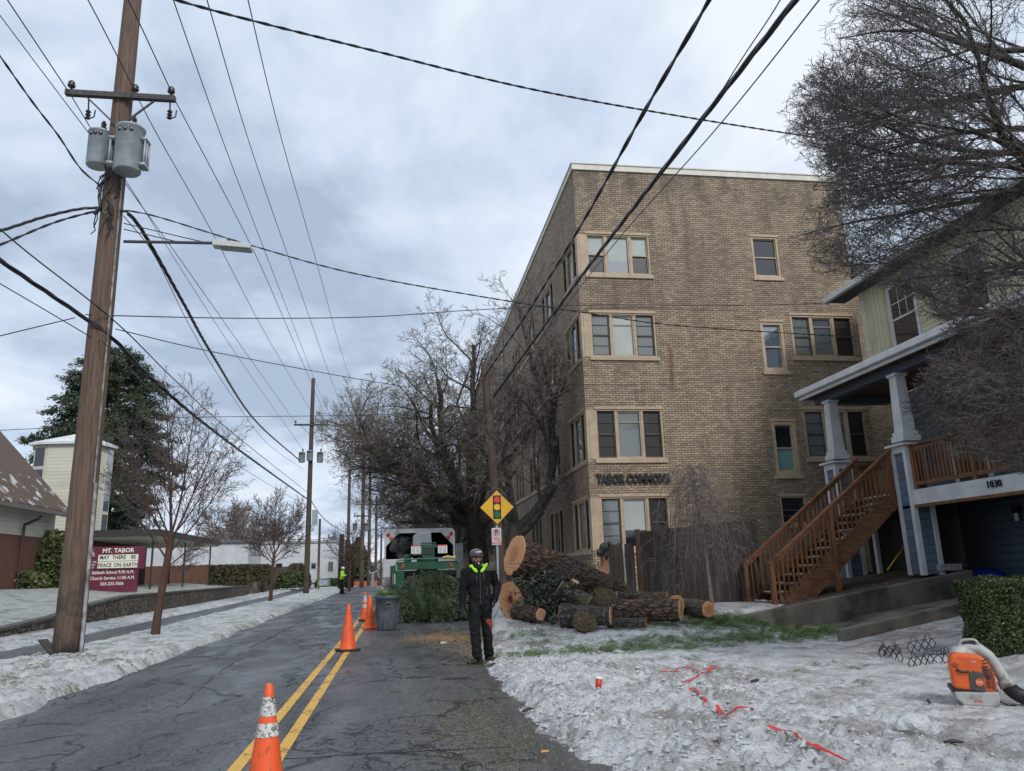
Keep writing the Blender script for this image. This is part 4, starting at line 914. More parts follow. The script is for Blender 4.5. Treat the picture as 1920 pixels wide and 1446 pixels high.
tree('street_tree','bare street tree behind the traffic signal sign with one thick limb over the brick wall','tree',(3.95,26.3,.3),8,
 [([(3.95,26.4,-.1),(3.95,26.3,1.),(3.9,26.2,2.4),(4.,26.,3.0)],[.4,.33,.28,.24],[(.95,(-.5,.1,1),4.2,.14),(.9,(-.2,-.6,1),4.2,.12)]),
  ([(3.95,26.2,2.7),(4.5,25.6,3.2),(5.0,25.1,3.9),(5.15,24.9,5.2),(5.05,24.7,6.4)],[.2,.17,.16,.14,.11],[(.45,(.3,-.8,.6),2.2,.06),(.7,(-.5,-.5,.8),3.2,.08),(.85,(.1,-.7,1),3.4,.08),(.97,(-.3,.2,1),4.2,.09),(.9,(.0,-.9,.6),3.2,.07),(.98,(.25,-.4,1),3.9,.07)]),
  ([(3.95,26.2,2.5),(4.3,25.7,2.75),(4.75,25.3,3.3)],[.15,.12,.1],[(.9,(.4,-.7,.6),2.2,.05),(.95,(-.2,-.3,1),3.,.06)])],
 dict(Pst,n=[9,7,5,4]),ell((4.2,25.2,7.2),(2.9,3.8,5.3),2.6),group=g)
for i,(y,h,s) in enumerate(((41,6.4,5),(52,6.2,6))):
    zb=float(zr(y)); x=3.1
    tree('street_tree',['bare street tree half hidden behind the dark opening of the chip truck','farthest bare street tree, a low brown crown left above the truck roof'][i],'tree',(x,y,zb),20+i,
     [([(x,y,zb-.1),(x,y,zb+1.3),(x-.1,y,zb+2.6)],[.4,.3,.25],fan(9,0,.13,h*.62,s,(.2,1.),t=(.7,1.)))],
     dict(Pst,levels=4,n=[12,10,9],rmin=.014),ell((x-.6,y,zb+h*.68),(4.6,4.5,h*.48),zb+2.),group=g)
# overhanging iced tree at the right
Pr=dict(levels=5,first=0,seg=[11,8,6,4,3],wig=[.10,.13,.16,.17,.25],trop=[np.array([-.06,0,-.03]),np.array([-.25,0,-.02]),np.array([-.4,0,.0]),np.array([-.4,0,.25]),np.array([-.2,0,.8])],n=[13,11,8,5],start=[.14,.1,.1,.15],ang=[.5,.55,.62,.8],len=[.55,.5,.5,.45],rr=[.42,.5,.55,.7],rmin=.0046,tip=.3)
def inR(q):
    r=q[1]/max(.1,1.0); x,y,z=q
    if z<2.0+.1*(9-x) or y<5.2 or z>11.5: return False
    k=x/y                # leftmost limit of the crown, by bearing from the street
    e=z/y
    lim=.74-.0*e
    lim=np.interp(1.38+(z-1.38)*8/y,[1.5,2.3,2.5,3.14,3.6,4.0,4.5,4.75,5.1,5.6,6.1,6.7,7.7,8.6,11],[9,7.4,6.3,6.05,6.3,6.65,6.1,5.2,4.85,5.15,5.3,4.8,5.5,5.9,7.2])
    lim+=.16*math.sin(5*z+.7*y)+.14*math.sin(11.1*z+3*y)
    return x>lim*y/8.
kids=[]
rg_=random.Random(4)
for i in range(27):
    z=i/26.; az=math.pi+rg_.uniform(-.75,.62); el=-.12+.75*z*rg_.uniform(.4,1.)+rg_.uniform(-.08,.06)
    kids.append((.12+.86*z,(math.cos(az)*math.cos(el),math.sin(az)*math.cos(el),math.sin(el)),rg_.uniform(4.8,6.6),rg_.uniform(.05,.10)))
T,nb_=tree('overhanging_tree','big bare ice glazed tree reaching in from the right edge over the porch','tree',(10.3,8.6,.5),17,
 [([(10.3,8.6,.2),(10.2,8.6,1.6),(10.1,8.5,2.9),(9.95,8.4,4.3),(9.9,8.3,5.7),(9.8,8.3,7.2),(9.8,8.2,8.6)],[.3,.26,.24,.2,.17,.12,.08],kids)],Pr,inR,cm=M_ice,split=2)
print('right tree twigs',nb_)
# young trees on the left verge
Pl=dict(levels=4,first=0,seg=[8,6,5,3],wig=[.05,.09,.12,.16],trop=[np.array([0,0,.10]),np.array([0,0,.12]),np.array([0,0,.05]),np.array([0,0,0.])],n=[15,8,5],start=[.12,.12,.15],ang=[.5,.6,.75],len=[.5,.42,.5],rr=[.5,.55,.7],rmin=.0065,tip=.25)
g2='young bare trees planted along the left verge'
tree('young_tree','nearest young bare tree with reddish bark between the big pole and the stone wall','tree',(-5.9,20.9,.030),31,
 [([(-5.92,20.9,-.05),(-5.9,20.9,.5),(-5.85,20.95,1.2),(-5.78,21,2.),(-5.74,21,2.6)],[.125,.1,.095,.09,.08],
  [(.72,(-.55,0,.8),2.6,.027),(.78,(.55,.2,.8),2.6,.027),(.84,(-.35,-.5,.9),3.,.030),(.9,(.35,.4,1),3.2,.030),(.95,(0,-.3,1),3.4,.033),(.98,(-.15,.3,1),3.4,.030),(.98,(.3,-.1,1),3.3,.030),(.66,(.75,-.2,.6),2.1,.018),(.55,(.5,.5,.6),1.4,.012),(.93,(-.5,.3,.9),3.,.027),(.95,(.6,.3,.85),2.9,.024)])],Pl,None,M_red,M_redtw,split=1,group=g2)
tree('young_tree','second young bare tree on the left verge, just before the far utility pole','tree',(-6.5,42.5,.15),32,
 [([(-6.5,42.5,0),(-6.48,42.5,1.),(-6.45,42.5,2.1),(-6.4,42.5,2.7)],[.11,.09,.08,.07],
  [(.75,(-.6,0,.8),2.4,.027),(.8,(.6,.2,.8),2.4,.027),(.88,(-.35,-.5,.9),2.8,.030),(.92,(.35,.4,1),2.8,.030),(.97,(0,-.3,1),2.9,.030),(.98,(-.15,.3,1),2.8,.030),(.7,(-.8,.3,.5),2.2,.024),(.7,(.8,-.3,.5),2.2,.024),(.95,(.5,-.2,.9),2.6,.027)])],dict(Pl,rmin=.011),None,M_red,M_redtw,split=1,group=g2)
pp=atY(655,1104,60)
tree('young_tree','small bare tree standing before the white building beside the flagger','tree',(pp.x,60,.25),33,
 [([(pp.x,60,.1),(pp.x,60,1.2),(pp.x+.03,60,2.4)],[.11,.09,.08],
  [(.7,(-.6,0,.8),2.6,.027),(.8,(.6,.2,.8),2.6,.027),(.88,(-.35,-.5,.9),2.8,.030),(.92,(.35,.4,1),2.8,.030),(.97,(0,-.3,1),2.9,.030),(.98,(-.15,.3,1),2.8,.030),(.8,(.8,-.3,.5),2.2,.024)])],dict(Pl,rmin=.016,levels=3),None,M_red,M_redtw,split=1,group=g2)
# background bare trees
Pb=dict(levels=4,first=0,seg=[7,6,5,3],wig=[.10,.13,.16,.2],trop=[np.array([0,0,.03])]*4,n=[13,10,7],start=[.15,.12,.1],ang=[.6,.6,.65],len=[.5,.5,.5],rr=[.45,.5,.6],rmin=.022,tip=.25)
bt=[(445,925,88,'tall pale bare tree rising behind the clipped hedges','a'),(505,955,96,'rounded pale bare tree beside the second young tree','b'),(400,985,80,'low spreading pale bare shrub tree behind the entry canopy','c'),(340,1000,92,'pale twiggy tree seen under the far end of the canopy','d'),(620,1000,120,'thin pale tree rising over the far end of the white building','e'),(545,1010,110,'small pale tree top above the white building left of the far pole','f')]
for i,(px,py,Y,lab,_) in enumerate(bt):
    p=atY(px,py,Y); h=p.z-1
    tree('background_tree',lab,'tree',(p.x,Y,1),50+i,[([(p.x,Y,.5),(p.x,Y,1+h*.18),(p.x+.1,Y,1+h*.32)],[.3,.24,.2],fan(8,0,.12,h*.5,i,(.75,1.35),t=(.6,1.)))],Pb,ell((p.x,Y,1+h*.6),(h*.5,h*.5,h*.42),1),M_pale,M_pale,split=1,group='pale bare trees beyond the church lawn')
# leaf helper
def leaves(name,C,size,m,parent,rg,asp=2.2,nrm=None,flat=0.,sv=.4):
    "C (n,3) centres; elongated quads with random orientation"
    n=len(C); d=rg.normal(0,1,(n,3)); 
    if nrm is not None: d=d*(1-flat)+nrm*flat*1.5
    d/=np.linalg.norm(d,axis=1)[:,None]; t=rg.normal(0,1,(n,3)); u=np.cross(d,t); u/=np.linalg.norm(u,axis=1)[:,None]+1e-9
    s=(size*(1+sv*rg.uniform(-1,1,n)))[:,None]; w=np.cross(d,u)
    V=np.stack([C-u*s,C+w*s/asp,C+u*s,C-w*s/asp],1).reshape(-1,3)
    return rawmesh(name,V,np.arange(4*n).reshape(-1,4),m,parent)
def m_leaf(name,a,b,tipc=None,rough=.6,sc=1.2,trans=.15):
    q=NB(name); c=q.mix(q.rng(q.noise(sc,dt=5,ro=.7),.38,.62),a,b); c=q.mix(q.math('MULTIPLY',q.rng(q.noise(sc*14,dt=3),.4,.65),.6),c,tuple(x*1.7 for x in b))
    if tipc: c=q.mix(q.rng(q.noise(sc*2.5,dt=5),.6,.72),c,tipc)
    return q.fin(c,rough)
M_pine=m_leaf('pine_needles',(.018,.028,.012),(.045,.066,.03),(.13,.16,.13),.7,.35)
M_fir=m_leaf('fir_sprays',(.014,.024,.012),(.065,.095,.048),(.13,.165,.10),.5,4.5)
M_hedge=m_leaf('hedge_leaves',(.02,.032,.01),(.055,.078,.022),(.12,.13,.045),.45,2.)
M_hedge2=m_leaf('hedge_brown',(.045,.045,.022),(.08,.07,.035),None,.7,1.)
M_rhodo=m_leaf('rhododendron_leaves',(.035,.05,.018),(.085,.105,.035),None,.5,.8)
M_core=mat('hedge_core',(.012,.014,.007),.95)  # near-black tone painting the shade deep behind the leaves
def lumpy_box(rg,x0,x1,y0,y1,z0,z1,n,rd=.12,lump=.05,fq=2.5):
    "points on a rounded, lumpy box surface + outward normals"
    a=np.array([(x1-x0),(y1-y0),(z1-z0)]); ar=np.array([a[1]*a[2],a[1]*a[2],a[0]*a[2],a[0]*a[2],a[0]*a[1]]); f=rg.choice(5,n,p=ar/ar.sum())
    u=rg.rand(n,3)*a; 
    u[f==0,0]=0;u[f==1,0]=a[0];u[f==2,1]=0;u[f==3,1]=a[1];u[f==4,2]=a[2]
    P=u+np.array([x0,y0,z0]); lo=np.array([x0+rd,y0+rd,z0+rd]); hi=np.array([x1-rd,y1-rd,z1-rd]); q=np.clip(P,lo,hi); q[:,2]=np.where(P[:,2]<lo[2],P[:,2],q[:,2])
    d=P-q; L=np.linalg.norm(d,axis=1)[:,None]+1e-6; nn=d/L
    k=rd+lump*(fbm(P[:,0]*fq+P[:,2]*1.7,P[:,1]*fq+P[:,2]*fq,3,3)-.5)*2-np.abs(rg.normal(0,.03,n))*1.2
    return q+nn*k[:,None],nn
def hedge(name,label,cat,x0,x1,y0,y1,z0,z1,n,size,m,rd=.15,lump=.05,seed=1,group=None):
    T=thing(name,label,cat,((x0+x1)/2,(y0+y1)/2,z0),group); rg=np.random.RandomState(seed)
    i=rd*.45; mb=MB(); mb.box(x0+i,x1-i,y0+i,y1-i,z0,z1-i); mb.build('shade_core',M_core,T,bevel=rd*.5)  # solid dark box, not branches: shade inside the hedge put into colour
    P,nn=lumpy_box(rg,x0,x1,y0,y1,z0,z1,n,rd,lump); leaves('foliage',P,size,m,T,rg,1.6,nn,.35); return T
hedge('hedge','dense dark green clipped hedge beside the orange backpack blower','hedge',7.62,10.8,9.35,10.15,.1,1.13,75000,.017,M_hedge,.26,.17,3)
c1=atY(430,1098,56); 
hedge('hedge','brown green clipped hedge block on the end of the stone wall, nearer of the two','hedge',c1.x-1.35,c1.x+1.3,55.6,57.3,.9,atY(430,1060,56).z,5000,.09,M_hedge2,.3,.05,4)
c2=atY(478,1098,60)
hedge('hedge','second brown clipped hedge block just right of the stone wall end','hedge',c2.x-.9,c2.x+.95,60,61.6,.9,atY(478,1060,60).z+.05,4000,.09,M_hedge2,.3,.05,5)
c3=atY(553,1100,66)
hedge('hedge','rounded green bush on the far stone wall left of the far utility pole','bush',c3.x-1.4,c3.x+1.2,65.5,67,.6,atY(553,1072,66).z,3000,.1,M_hedge,.5,.1,6)
hedge('hedge','low green hedge at the foot of the white building','hedge',atY(590,1100,72).x,atY(645,1100,72).x,72.2,73.4,-.1,atY(620,1086,72).z,3000,.1,M_hedge,.3,.1,7)
hedge('bush','reddish brown bare bush on the far stone wall above the green one','bush',atY(538,1080,70).x,atY(570,1080,70).x,70,71.5,1.,atY(550,1058,70).z,2500,.1,M_hedge2,.5,.1,8)
# rhododendron + low bush by the church
def bush(name,label,c,r,n,size,m,seed):
    T=thing(name,label,'bush',(c[0],c[1],c[2]-r[2])); rg=np.random.RandomState(seed)
    bm=MB(); o=blob('shade_core',[('e',c,tuple(k*.8 for k in r))],M_core,T,.12,1)  # solid dark ellipsoid painted as the shade inside the bush
    d=rg.normal(0,1,(n,3)); d/=np.linalg.norm(d,axis=1)[:,None]; k=.78+.34*fbm(d[:,0]*3+d[:,2]*2,d[:,1]*3,3,seed)+.05*rg.normal(0,1,n); P=np.array(c)+d*np.array(r)*k[:,None]; P=P[P[:,2]>c[2]-r[2]*.95]
    leaves('foliage',P,size,m,T,rg,2.,None); return T
b1=atY(90,1055,39); bush('rhododendron_bush','tall yellow green rhododendron bush left of the big utility pole',(b1.x,39.,b1.z),(1.02,1.0,1.35),4200,.11,M_rhodo,2)
b2=atY(28,1090,37); bush('low_bush','low green spreading shrub below the red brick church wall',(b2.x,37.,b2.z-.05),(1.3,.9,.5),2500,.09,M_rhodo,3)
# big pine behind the church
def pine():
    Y=76.; b=atY(185,1060,Y); top=atY(190,655,Y); X=b.x; H=top.z
    T=thing('pine_tree','huge dark green pine with a broad rounded crown behind the cream church tower','pine tree',(X,Y,1)); rg=np.random.RandomState(9)
    brs=[(np.array([(X,Y,0),(X+.1,Y,H*.3),(X+.3,Y,H*.62),(X+.2,Y,H*.9)]),np.array([.6,.5,.4,.2]))]; C=[]
    nb=150
    for i in range(nb):
        t=(i+.5)/nb; z=H*(.20+.78*t); az=i*2.4+rg.normal(0,.25)
        reach=np.interp(t,[0,.15,.4,.6,.8,.92,1],[3.6,5.0,6.1,5.6,4.6,3.4,1.2])*rg.uniform(.6,1.08)
        if math.cos(az)<-.3 and t<.6: reach*=1.25
        if math.cos(az)>.5 and t>.5: reach*=.92
        n=7; pts=[]
        for k in range(n+1):
            s=k/n; r=reach*s; zz_=z+reach*(.30*s-.42*s*s)*(1 if t<.75 else -.0)+(reach*.35*s if t>=.75 else 0)*(1-s*.9)
            pts.append((X+.2+math.cos(az)*r,Y+math.sin(az)*r,zz_+rg.normal(0,.08)))
        pts=np.array(pts); brs.append((pts,np.linspace(.13,.03,n+1)))
        for k in range(int(26*reach/5)):
            s=rg.uniform(.38,1.04); j=min(int(s*n),n-1); q=pts[j]+(pts[j+1]-pts[j])*(s*n-j); C.append(q+rg.normal(0,1,3)*np.array([.38,.38,.16])+np.array([0,0,.16]))
    C=np.array(C); tubes('trunk',brs,M_limb,T,6)
    m=30; P=(C[:,None,:]+rg.normal(0,1,(len(C),m,3))*np.array([.27,.27,.13])).reshape(-1,3)
    leaves('crown',P,.17,M_pine,T,rg,3.4,np.tile(np.array([0,0,1.]),(len(P),1)),.25)
pine()
# columnar dark trees in a far row at the left kerb
for i,(px,top,w,Y) in enumerate(((641,1003,7,64),(652,1012,8,68),(660,1022,7,72))):
    p=atY(px,top,Y); T=thing('columnar_tree',['nearest dark clipped trunk like columnar tree right behind the flagger','middle dark columnar tree of the far row at the left kerb','last and shortest dark columnar tree of the far kerb row'][i],'tree',(p.x,Y,.2),'dark columnar trees behind the flagger'); rg=np.random.RandomState(60+i)
    n=2600; z=rg.rand(n); a=rg.rand(n)*6.28; r=(w*.5/1433*Y)*(.7+.5*rg.rand(n))*(1-.3*z**3)
    tubes('trunk',[(np.array([(p.x,Y,0),(p.x,Y,p.z*.5),(p.x,Y,p.z)]),np.array([.16,.13,.04]))],M_limb,T,6)
    leaves('crown',np.stack([p.x+np.cos(a)*r,Y+np.sin(a)*r,.5+z*(p.z-.5)],1),.14,m_leaf('columnar_twigs',(.035,.028,.02),(.07,.055,.04)),T,rg,4.)
# dark conifer further down the street
p=atY(690,1010,105)
T=thing('far_conifer','dark green conifer far down the street between the brown poles','tree',(p.x,105,-.5)); rg=np.random.RandomState(70); n=9000; z=rg.rand(n)**.8; a=rg.rand(n)*6.28; r=2.9*(1.05-z)*(.5+.6*rg.rand(n))
tubes('trunk',[(np.array([(p.x-1.2,105,-1),(p.x-1.2,105,3),(p.x-1.2,105,p.z)]),np.array([.3,.2,.05]))],M_limb,T,6)
leaves('crown',np.stack([p.x-1.2+np.cos(a)*r,105+np.sin(a)*r,-.5+z*(p.z+.5)],1),.3,M_pine,T,rg,2.)
# far wood beyond everything: one mass
rg=np.random.RandomState(80); n=26000; X=rg.uniform(-150,60,n); hh=9*fbm(X*.06,X*0,4,5)+2.0*fbm(X*.5,X*0,2,6)+.5; z=-2+rg.rand(n)*hh
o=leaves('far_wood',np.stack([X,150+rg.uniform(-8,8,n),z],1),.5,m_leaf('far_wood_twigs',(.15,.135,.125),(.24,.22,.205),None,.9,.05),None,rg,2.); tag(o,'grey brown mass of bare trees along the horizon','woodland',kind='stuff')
# weeping tree
T=thing('weeping_tree','small bare weeping tree with drooping twigs in front of the dark plank fence','tree',(7.05,17.2,.45)); rg=np.random.RandomState(12)
tr=np.array([(7.08,17.2,.35),(7.05,17.2,1.2),(7.0,17.2,2.2),(6.9,17.2,3.1),(6.75,17.2,3.75)]); brs=[(tr,np.array([.055,.045,.04,.034,.022]))]; tw=[]
for i in range(84):
    t=rg.uniform(.38,1.); x=t*4; j=min(int(x),3); q=tr[j]+(tr[j+1]-tr[j])*(x-j); az=rg.rand()*6.28; R=rg.uniform(.45,1.15)*(1.1-.25*t); up=rg.uniform(.05,.35); drop=rg.uniform(.9,2.5)*min(1,(q[2]-.5)/2.6)
    n=12; s=np.linspace(0,1,n); pts=np.stack([q[0]+math.cos(az)*R*np.sin(s*1.5)*1.02,q[1]+math.sin(az)*R*np.sin(s*1.5),q[2]+up*np.sin(s*3.14)-drop*s**2.1],1); pts+=np.cumsum(rg.normal(0,.022,(n,3)),0)*s[:,None]
    pts[:,2]=np.maximum(pts[:,2],.6); tw.append((pts,np.linspace(.009,.0035,n)))
    for k in range(11):
        j=rg.randint(2,n-1); d=rg.normal(0,1,3)*np.array([1,1,.6])+np.array([math.cos(az)*.6,math.sin(az)*.6,-.5]); d/=np.linalg.norm(d); L=rg.uniform(.15,.5); a0=pts[j]; tw.append((np.stack([a0,a0+d*L*.5+[0,0,-.01],a0+d*L+np.array([0,0,-.10*L*3])]),np.array([.0045,.0038,.003])))
M_wp=m_bark('twig_weeping',(.11,.085,.08),(.24,.20,.19),9,(1,1,1),.3,rough=.4); tubes('trunk',brs,M_wp,T,7); tubes('crown',tw,M_wp,T,3)
# ================================================================ POLES AND WIRES
def m_pole(name,a,b):
    q=NB(name); g=q.noise(5.,q.mp((4,4,.22)),7,.75); f=q.noise(16.,q.mp((3,3,.12)),5,.7); c=q.mix(q.rng(g,.35,.65),a,b); c=q.mix(q.math('MULTIPLY',q.rng(f,.55,.68),.8),c,tuple(x*.22 for x in a)); z=q.n('ShaderNodeSeparateXYZ',{0:q.tc.outputs['Object']}).outputs[2]
    c=q.mix(q.math('MULTIPLY',q.rng(z,2.2,.6),q.rng(q.noise(2.,dt=4),.4,.6)),c,(.035,.03,.028))
    return q.fin(c,.8,q.bump(q.math('ADD',g,q.math('MULTIPLY',f,.6)),.9,.02))
M_pole=m_pole('pole_wood',(.085,.052,.036),(.165,.11,.078)); M_pole2=m_pole('pole_wood_dark',(.10,.07,.05),(.06,.045,.035))
M_arm=mat('crossarm_wood',(.05,.045,.045),.8,(.09,.08,.075),10); M_galv=mat('galvanised',(.38,.43,.45),.45,(.3,.34,.36),5,metal=.2); M_ins=mat('insulator_dark',(.03,.028,.03),.25)
M_cable=mat('cable_black',(.018,.018,.022),.35); M_steel=mat('steel_dark',(.08,.08,.085),.5,metal=.5)
def util_pole(label,x,y,z0,top,r0,r1,m,arm=None,trafo=0,lean=(0,0),group='utility poles along the street'):
    P=thing('utility_pole',label,'utility pole',(x,y,z0),group)
    mb=MB(); n=14; mb.tube([(x+lean[0]*k/n,y+lean[1]*k/n,z0-.4+(top-z0+.4)*k/n) for k in range(n+1)],[r0+(r1-r0)*k/n for k in range(n+1)],18 if r0>.2 else 10); mb.build('shaft',m,P,smooth=True)
    if arm:
        z,h=arm
        mb=MB(); mb.box(x-h,x+h,y-r1-.12,y-r1-.0,z-.06,z+.06); mb.build('crossarm',M_arm,P)
        for s in(-1,1):
            mb=MB(); mb.bar((x+s*h*.62,y-r1-.06,z-.07),(x+s*.02,y-r1-.04,z-.75),.04,.03); mb.build('brace',M_steel,P)
        for u in (-h+.1,(.28 if r0>.2 else .1),h-.1):
            mb=MB(); mb.lathe((x+u,y-r1-.06,z+.06),[(.02,0),(.02,.08),(.07,.09),(.085,.13),(.05,.16),(.075,.19),(.04,.24)],12); mb.build('insulator',M_ins,P,smooth=True)
    return P
# near pole
PY=16.2; PXn=-6.12
P1=util_pole('big weathered wooden utility pole at left foreground with two grey transformers and lamp',PXn,PY,0,17.5,.27,.17,M_pole,(11.85,1.14),lean=(-.06,0))
def trafo(P,c,r,h,nm='transformer',fins=False):
    mb=MB(); x,y,z=c; mb.lathe((x,y,z),[(r*.86,0),(r*.95,.03),(r*.97,h*.93),(r*1.04,h*.94),(r*1.04,h*.97),(r*.9,h*1.0),(r*.45,h*1.05),(.01,h*1.06)],28); 
    if fins:
        for s in (-1,1):
            for k in range(3): mb.bar((x+s*(r+.06+.012*k),y-.1+.1*k,z+.12),(x+s*(r+.06+.012*k),y-.1+.1*k,z+h*.72),.03,.05,up=(0,1,0))
            mb.box(min(x+s*r*.9,x+s*(r+.1)),max(x+s*r*.9,x+s*(r+.1)),y-.14,y+.14,z+.12,z+.18); mb.box(min(x+s*r*.9,x+s*(r+.1)),max(x+s*r*.9,x+s*(r+.1)),y-.14,y+.14,z+h*.68,z+h*.73)
    t=mb.build(nm,M_galv,P,smooth=False)
    for p in t.data.polygons: p.use_smooth=len(p.vertices)==4 and p.area<.2
    b=MB()
    for k in range(3):
        a=-1.2-.45*k; bb_=MB(); bb_.lathe((x+math.cos(a)*r*.95,y+math.sin(a)*r*.95,z+h*.82),[(.03,-.04),(.045,0),(.045,.03),(.02,.07)],8); bb_.build('terminal',M_ins,t)
    b.lathe((x+.05,y,z+h*1.03),[(.06,0),(.04,.05),(.07,.08),(.04,.12),(.06,.16),(.03,.24)],10); b.build('bushing',M_ins,t); return t
tA=atY(240,290,15.75); trafo(P1,(tA.x,15.78,atY(240,322,15.75).z),.29,atY(240,238,15.75).z-atY(240,322,15.75).z,fins=True)
tB=atY(186,290,16.2); trafo(P1,(tB.x,16.15,atY(186,315,16.2).z),.235,atY(186,250,16.2).z-atY(186,315,16.2).z)
mb=MB(); mb.bar((tB.x,16.15,tA.z+.25),(PXn,16.2,tA.z+.25),.05,.06); mb.bar((tA.x,15.8,tA.z+.5),(PXn,16.1,tA.z+.5),.2,.06); mb.bar((tA.x,15.8,tA.z-.1),(PXn,16.1,tA.z-.1),.2,.06); mb.build('bracket',M_steel,P1)
for px,py in ((165,215),(318,215)):
    q=atY(px,py,16.1); mb=MB(); mb.lathe((q.x,16.1,q.z-.12),[(.02,0),(.06,.03),(.03,.07),(.06,.11),(.03,.15),(.06,.19),(.02,.25)],10); mb.tube([(q.x,16.1,q.z+.1),(q.x,16.05,q.z+.35)],.018,6); mb.tube([(q.x+.02,16.1,q.z-.1),(q.x+.13,16.1,q.z-.05),(q.x+.14,16.1,q.z+.12)],.015,6); mb.build('fuse_cutout',M_ins,P1)
# conduits on the shaft
mb=MB(); mb.tube([(PXn+.285,16.06,.02),(PXn+.25,16.06,3.3)],.035,8); mb.tube([(PXn+.22,16.05,3.3),(PXn+.17,16.05,9.9)],.018,6); mb.build('conduit',mat('conduit_grey',(.35,.36,.36),.5,(.12,.1,.09),4),P1)
rr=random.Random(2); mb=MB()
for k in range(16):
    z=9.6+rr.uniform(-.5,.9); a=rr.uniform(-2.6,-.5); pts=[(PXn-.05+math.cos(a)*.24+rr.uniform(-.1,.1),PY+math.sin(a)*.24-rr.uniform(0,.12),z-j*.16+rr.uniform(-.06,.06)) for j in range(5)]; mb.tube(pts,.012,5)
pts=[]; 
for (px,py) in ((205,330),(190,345),(186,370),(188,388),(176,402)): pts.append(atY(px,py,16.0))
mb.tube(pts,.035,6); mb.build('cable_tangle',M_cable,P1)
# lamp arm
la=atY(232,453,16.1); lb=atY(402,456,16.1); lc=atY(472,464,16.1)
mb=MB(); mb.tube([la,((la+lb)/2),lb],.035,8); mb.tube([atY(232,419,16.1),atY(385,455,16.1)],.012,5); mb.tube([atY(232,430,16.1),atY(330,453,16.1)],.012,5); arm=mb.build('lamp_arm',M_steel,P1)
h=MB(); zt_=lb.z+.12; h.add([(lb.x-.02,15.98,lb.z-.09),(lc.x,15.95,lb.z-.15),(lc.x,16.25,lb.z-.15),(lb.x-.02,16.22,lb.z-.09),(lb.x-.02,15.98,lb.z+.06),(lc.x,15.95,lb.z-.04),(lc.x,16.25,lb.z-.04),(lb.x-.02,16.22,lb.z+.06)],[(0,3,2,1),(4,5,6,7),(0,1,5,4),(1,2,6,5),(2,3,7,6),(3,0,4,7)]); lh=h.build('lamp_head',mat('lamp_housing',(.5,.52,.5),.5),P1,bevel=.015)
h=MB(); h.cyl((lb.x+.3,16.1),.045,lb.z+.01,lb.z+.11,10); h.build('photocell',M_ins,lh); h=MB(); h.quad((lb.x+.15,15.99,lb.z-.122),(lc.x-.03,15.97,lb.z-.156),(lc.x-.03,16.23,lb.z-.156),(lb.x+.15,16.21,lb.z-.122)); h.build('lens',mat('lamp_lens',(.35,.36,.34),.3),lh)
# dark guy marker at the foot
p=atZ(92,1238,.05); mb=MB(); mb.bar((p.x-.33,p.y+.45,.38),(p.x+.12,p.y+.05,.08),.16,.03); o=mb.build('kerb_plate',M_dark,None); tag(o,'dark flat board lying tilted in the snow at the left foot of the big pole','board')
# second pole (far left side)
P2=util_pole('tall dark utility pole halfway down the left side with three small transformers',-6.1,55,.2,15.35,.2,.13,M_pole2,(11.9,1.2))
for px,py in ((566,858),(581,855),(600,858)):
    q=atY(px,py,54.7); trafo(P2,(q.x,54.7,q.z-.35),.23,.72)
q=atY(590,970,54.7); mb=MB(); mb.box(q.x-.17,q.x+.2,54.6,54.8,q.z-.55,q.z+.5); mb.build('meter_cabinet',M_galv,P2)
# leaning pole behind the sign
P3=util_pole('leaning reddish cedar pole beside the street tree, top wrapped with thick black cables',3.25,24,.3,8.05,.17,.125,m_pole('pole_cedar',(.10,.06,.045),(.065,.045,.036)),lean=(-.48,0))
far=[(680,808,1100,70,-.0),(653,880,1103,78,0),(693,860,1098,84,0),(706,930,1098,96,0),(716,1000,1095,120,0)]
labs=['reddish pole with a small crossarm and two tiny transformers far down the street','dark plain pole nearest the flagger beyond the tall pole','tall thin brown pole right of the far crossarm pole','slim dark pole next to the chip truck corner, far away','shortest farthest pole seen just left of the chip truck']
for (px,t,b,Y,_),lb_ in zip(far,labs):
    q=atY(px,t,Y); P=util_pole(lb_,atY(px-2,b,Y).x,Y,-.5,q.z,.2,.13,M_pole if px==680 else M_pole2,(atY(680,968,Y).z,.8) if px==680 else None)
    if px==680:
        for s in (-.5,.5): trafo(P,(q.x+s,Y-.2,atY(680,995,Y).z),.2,.65)
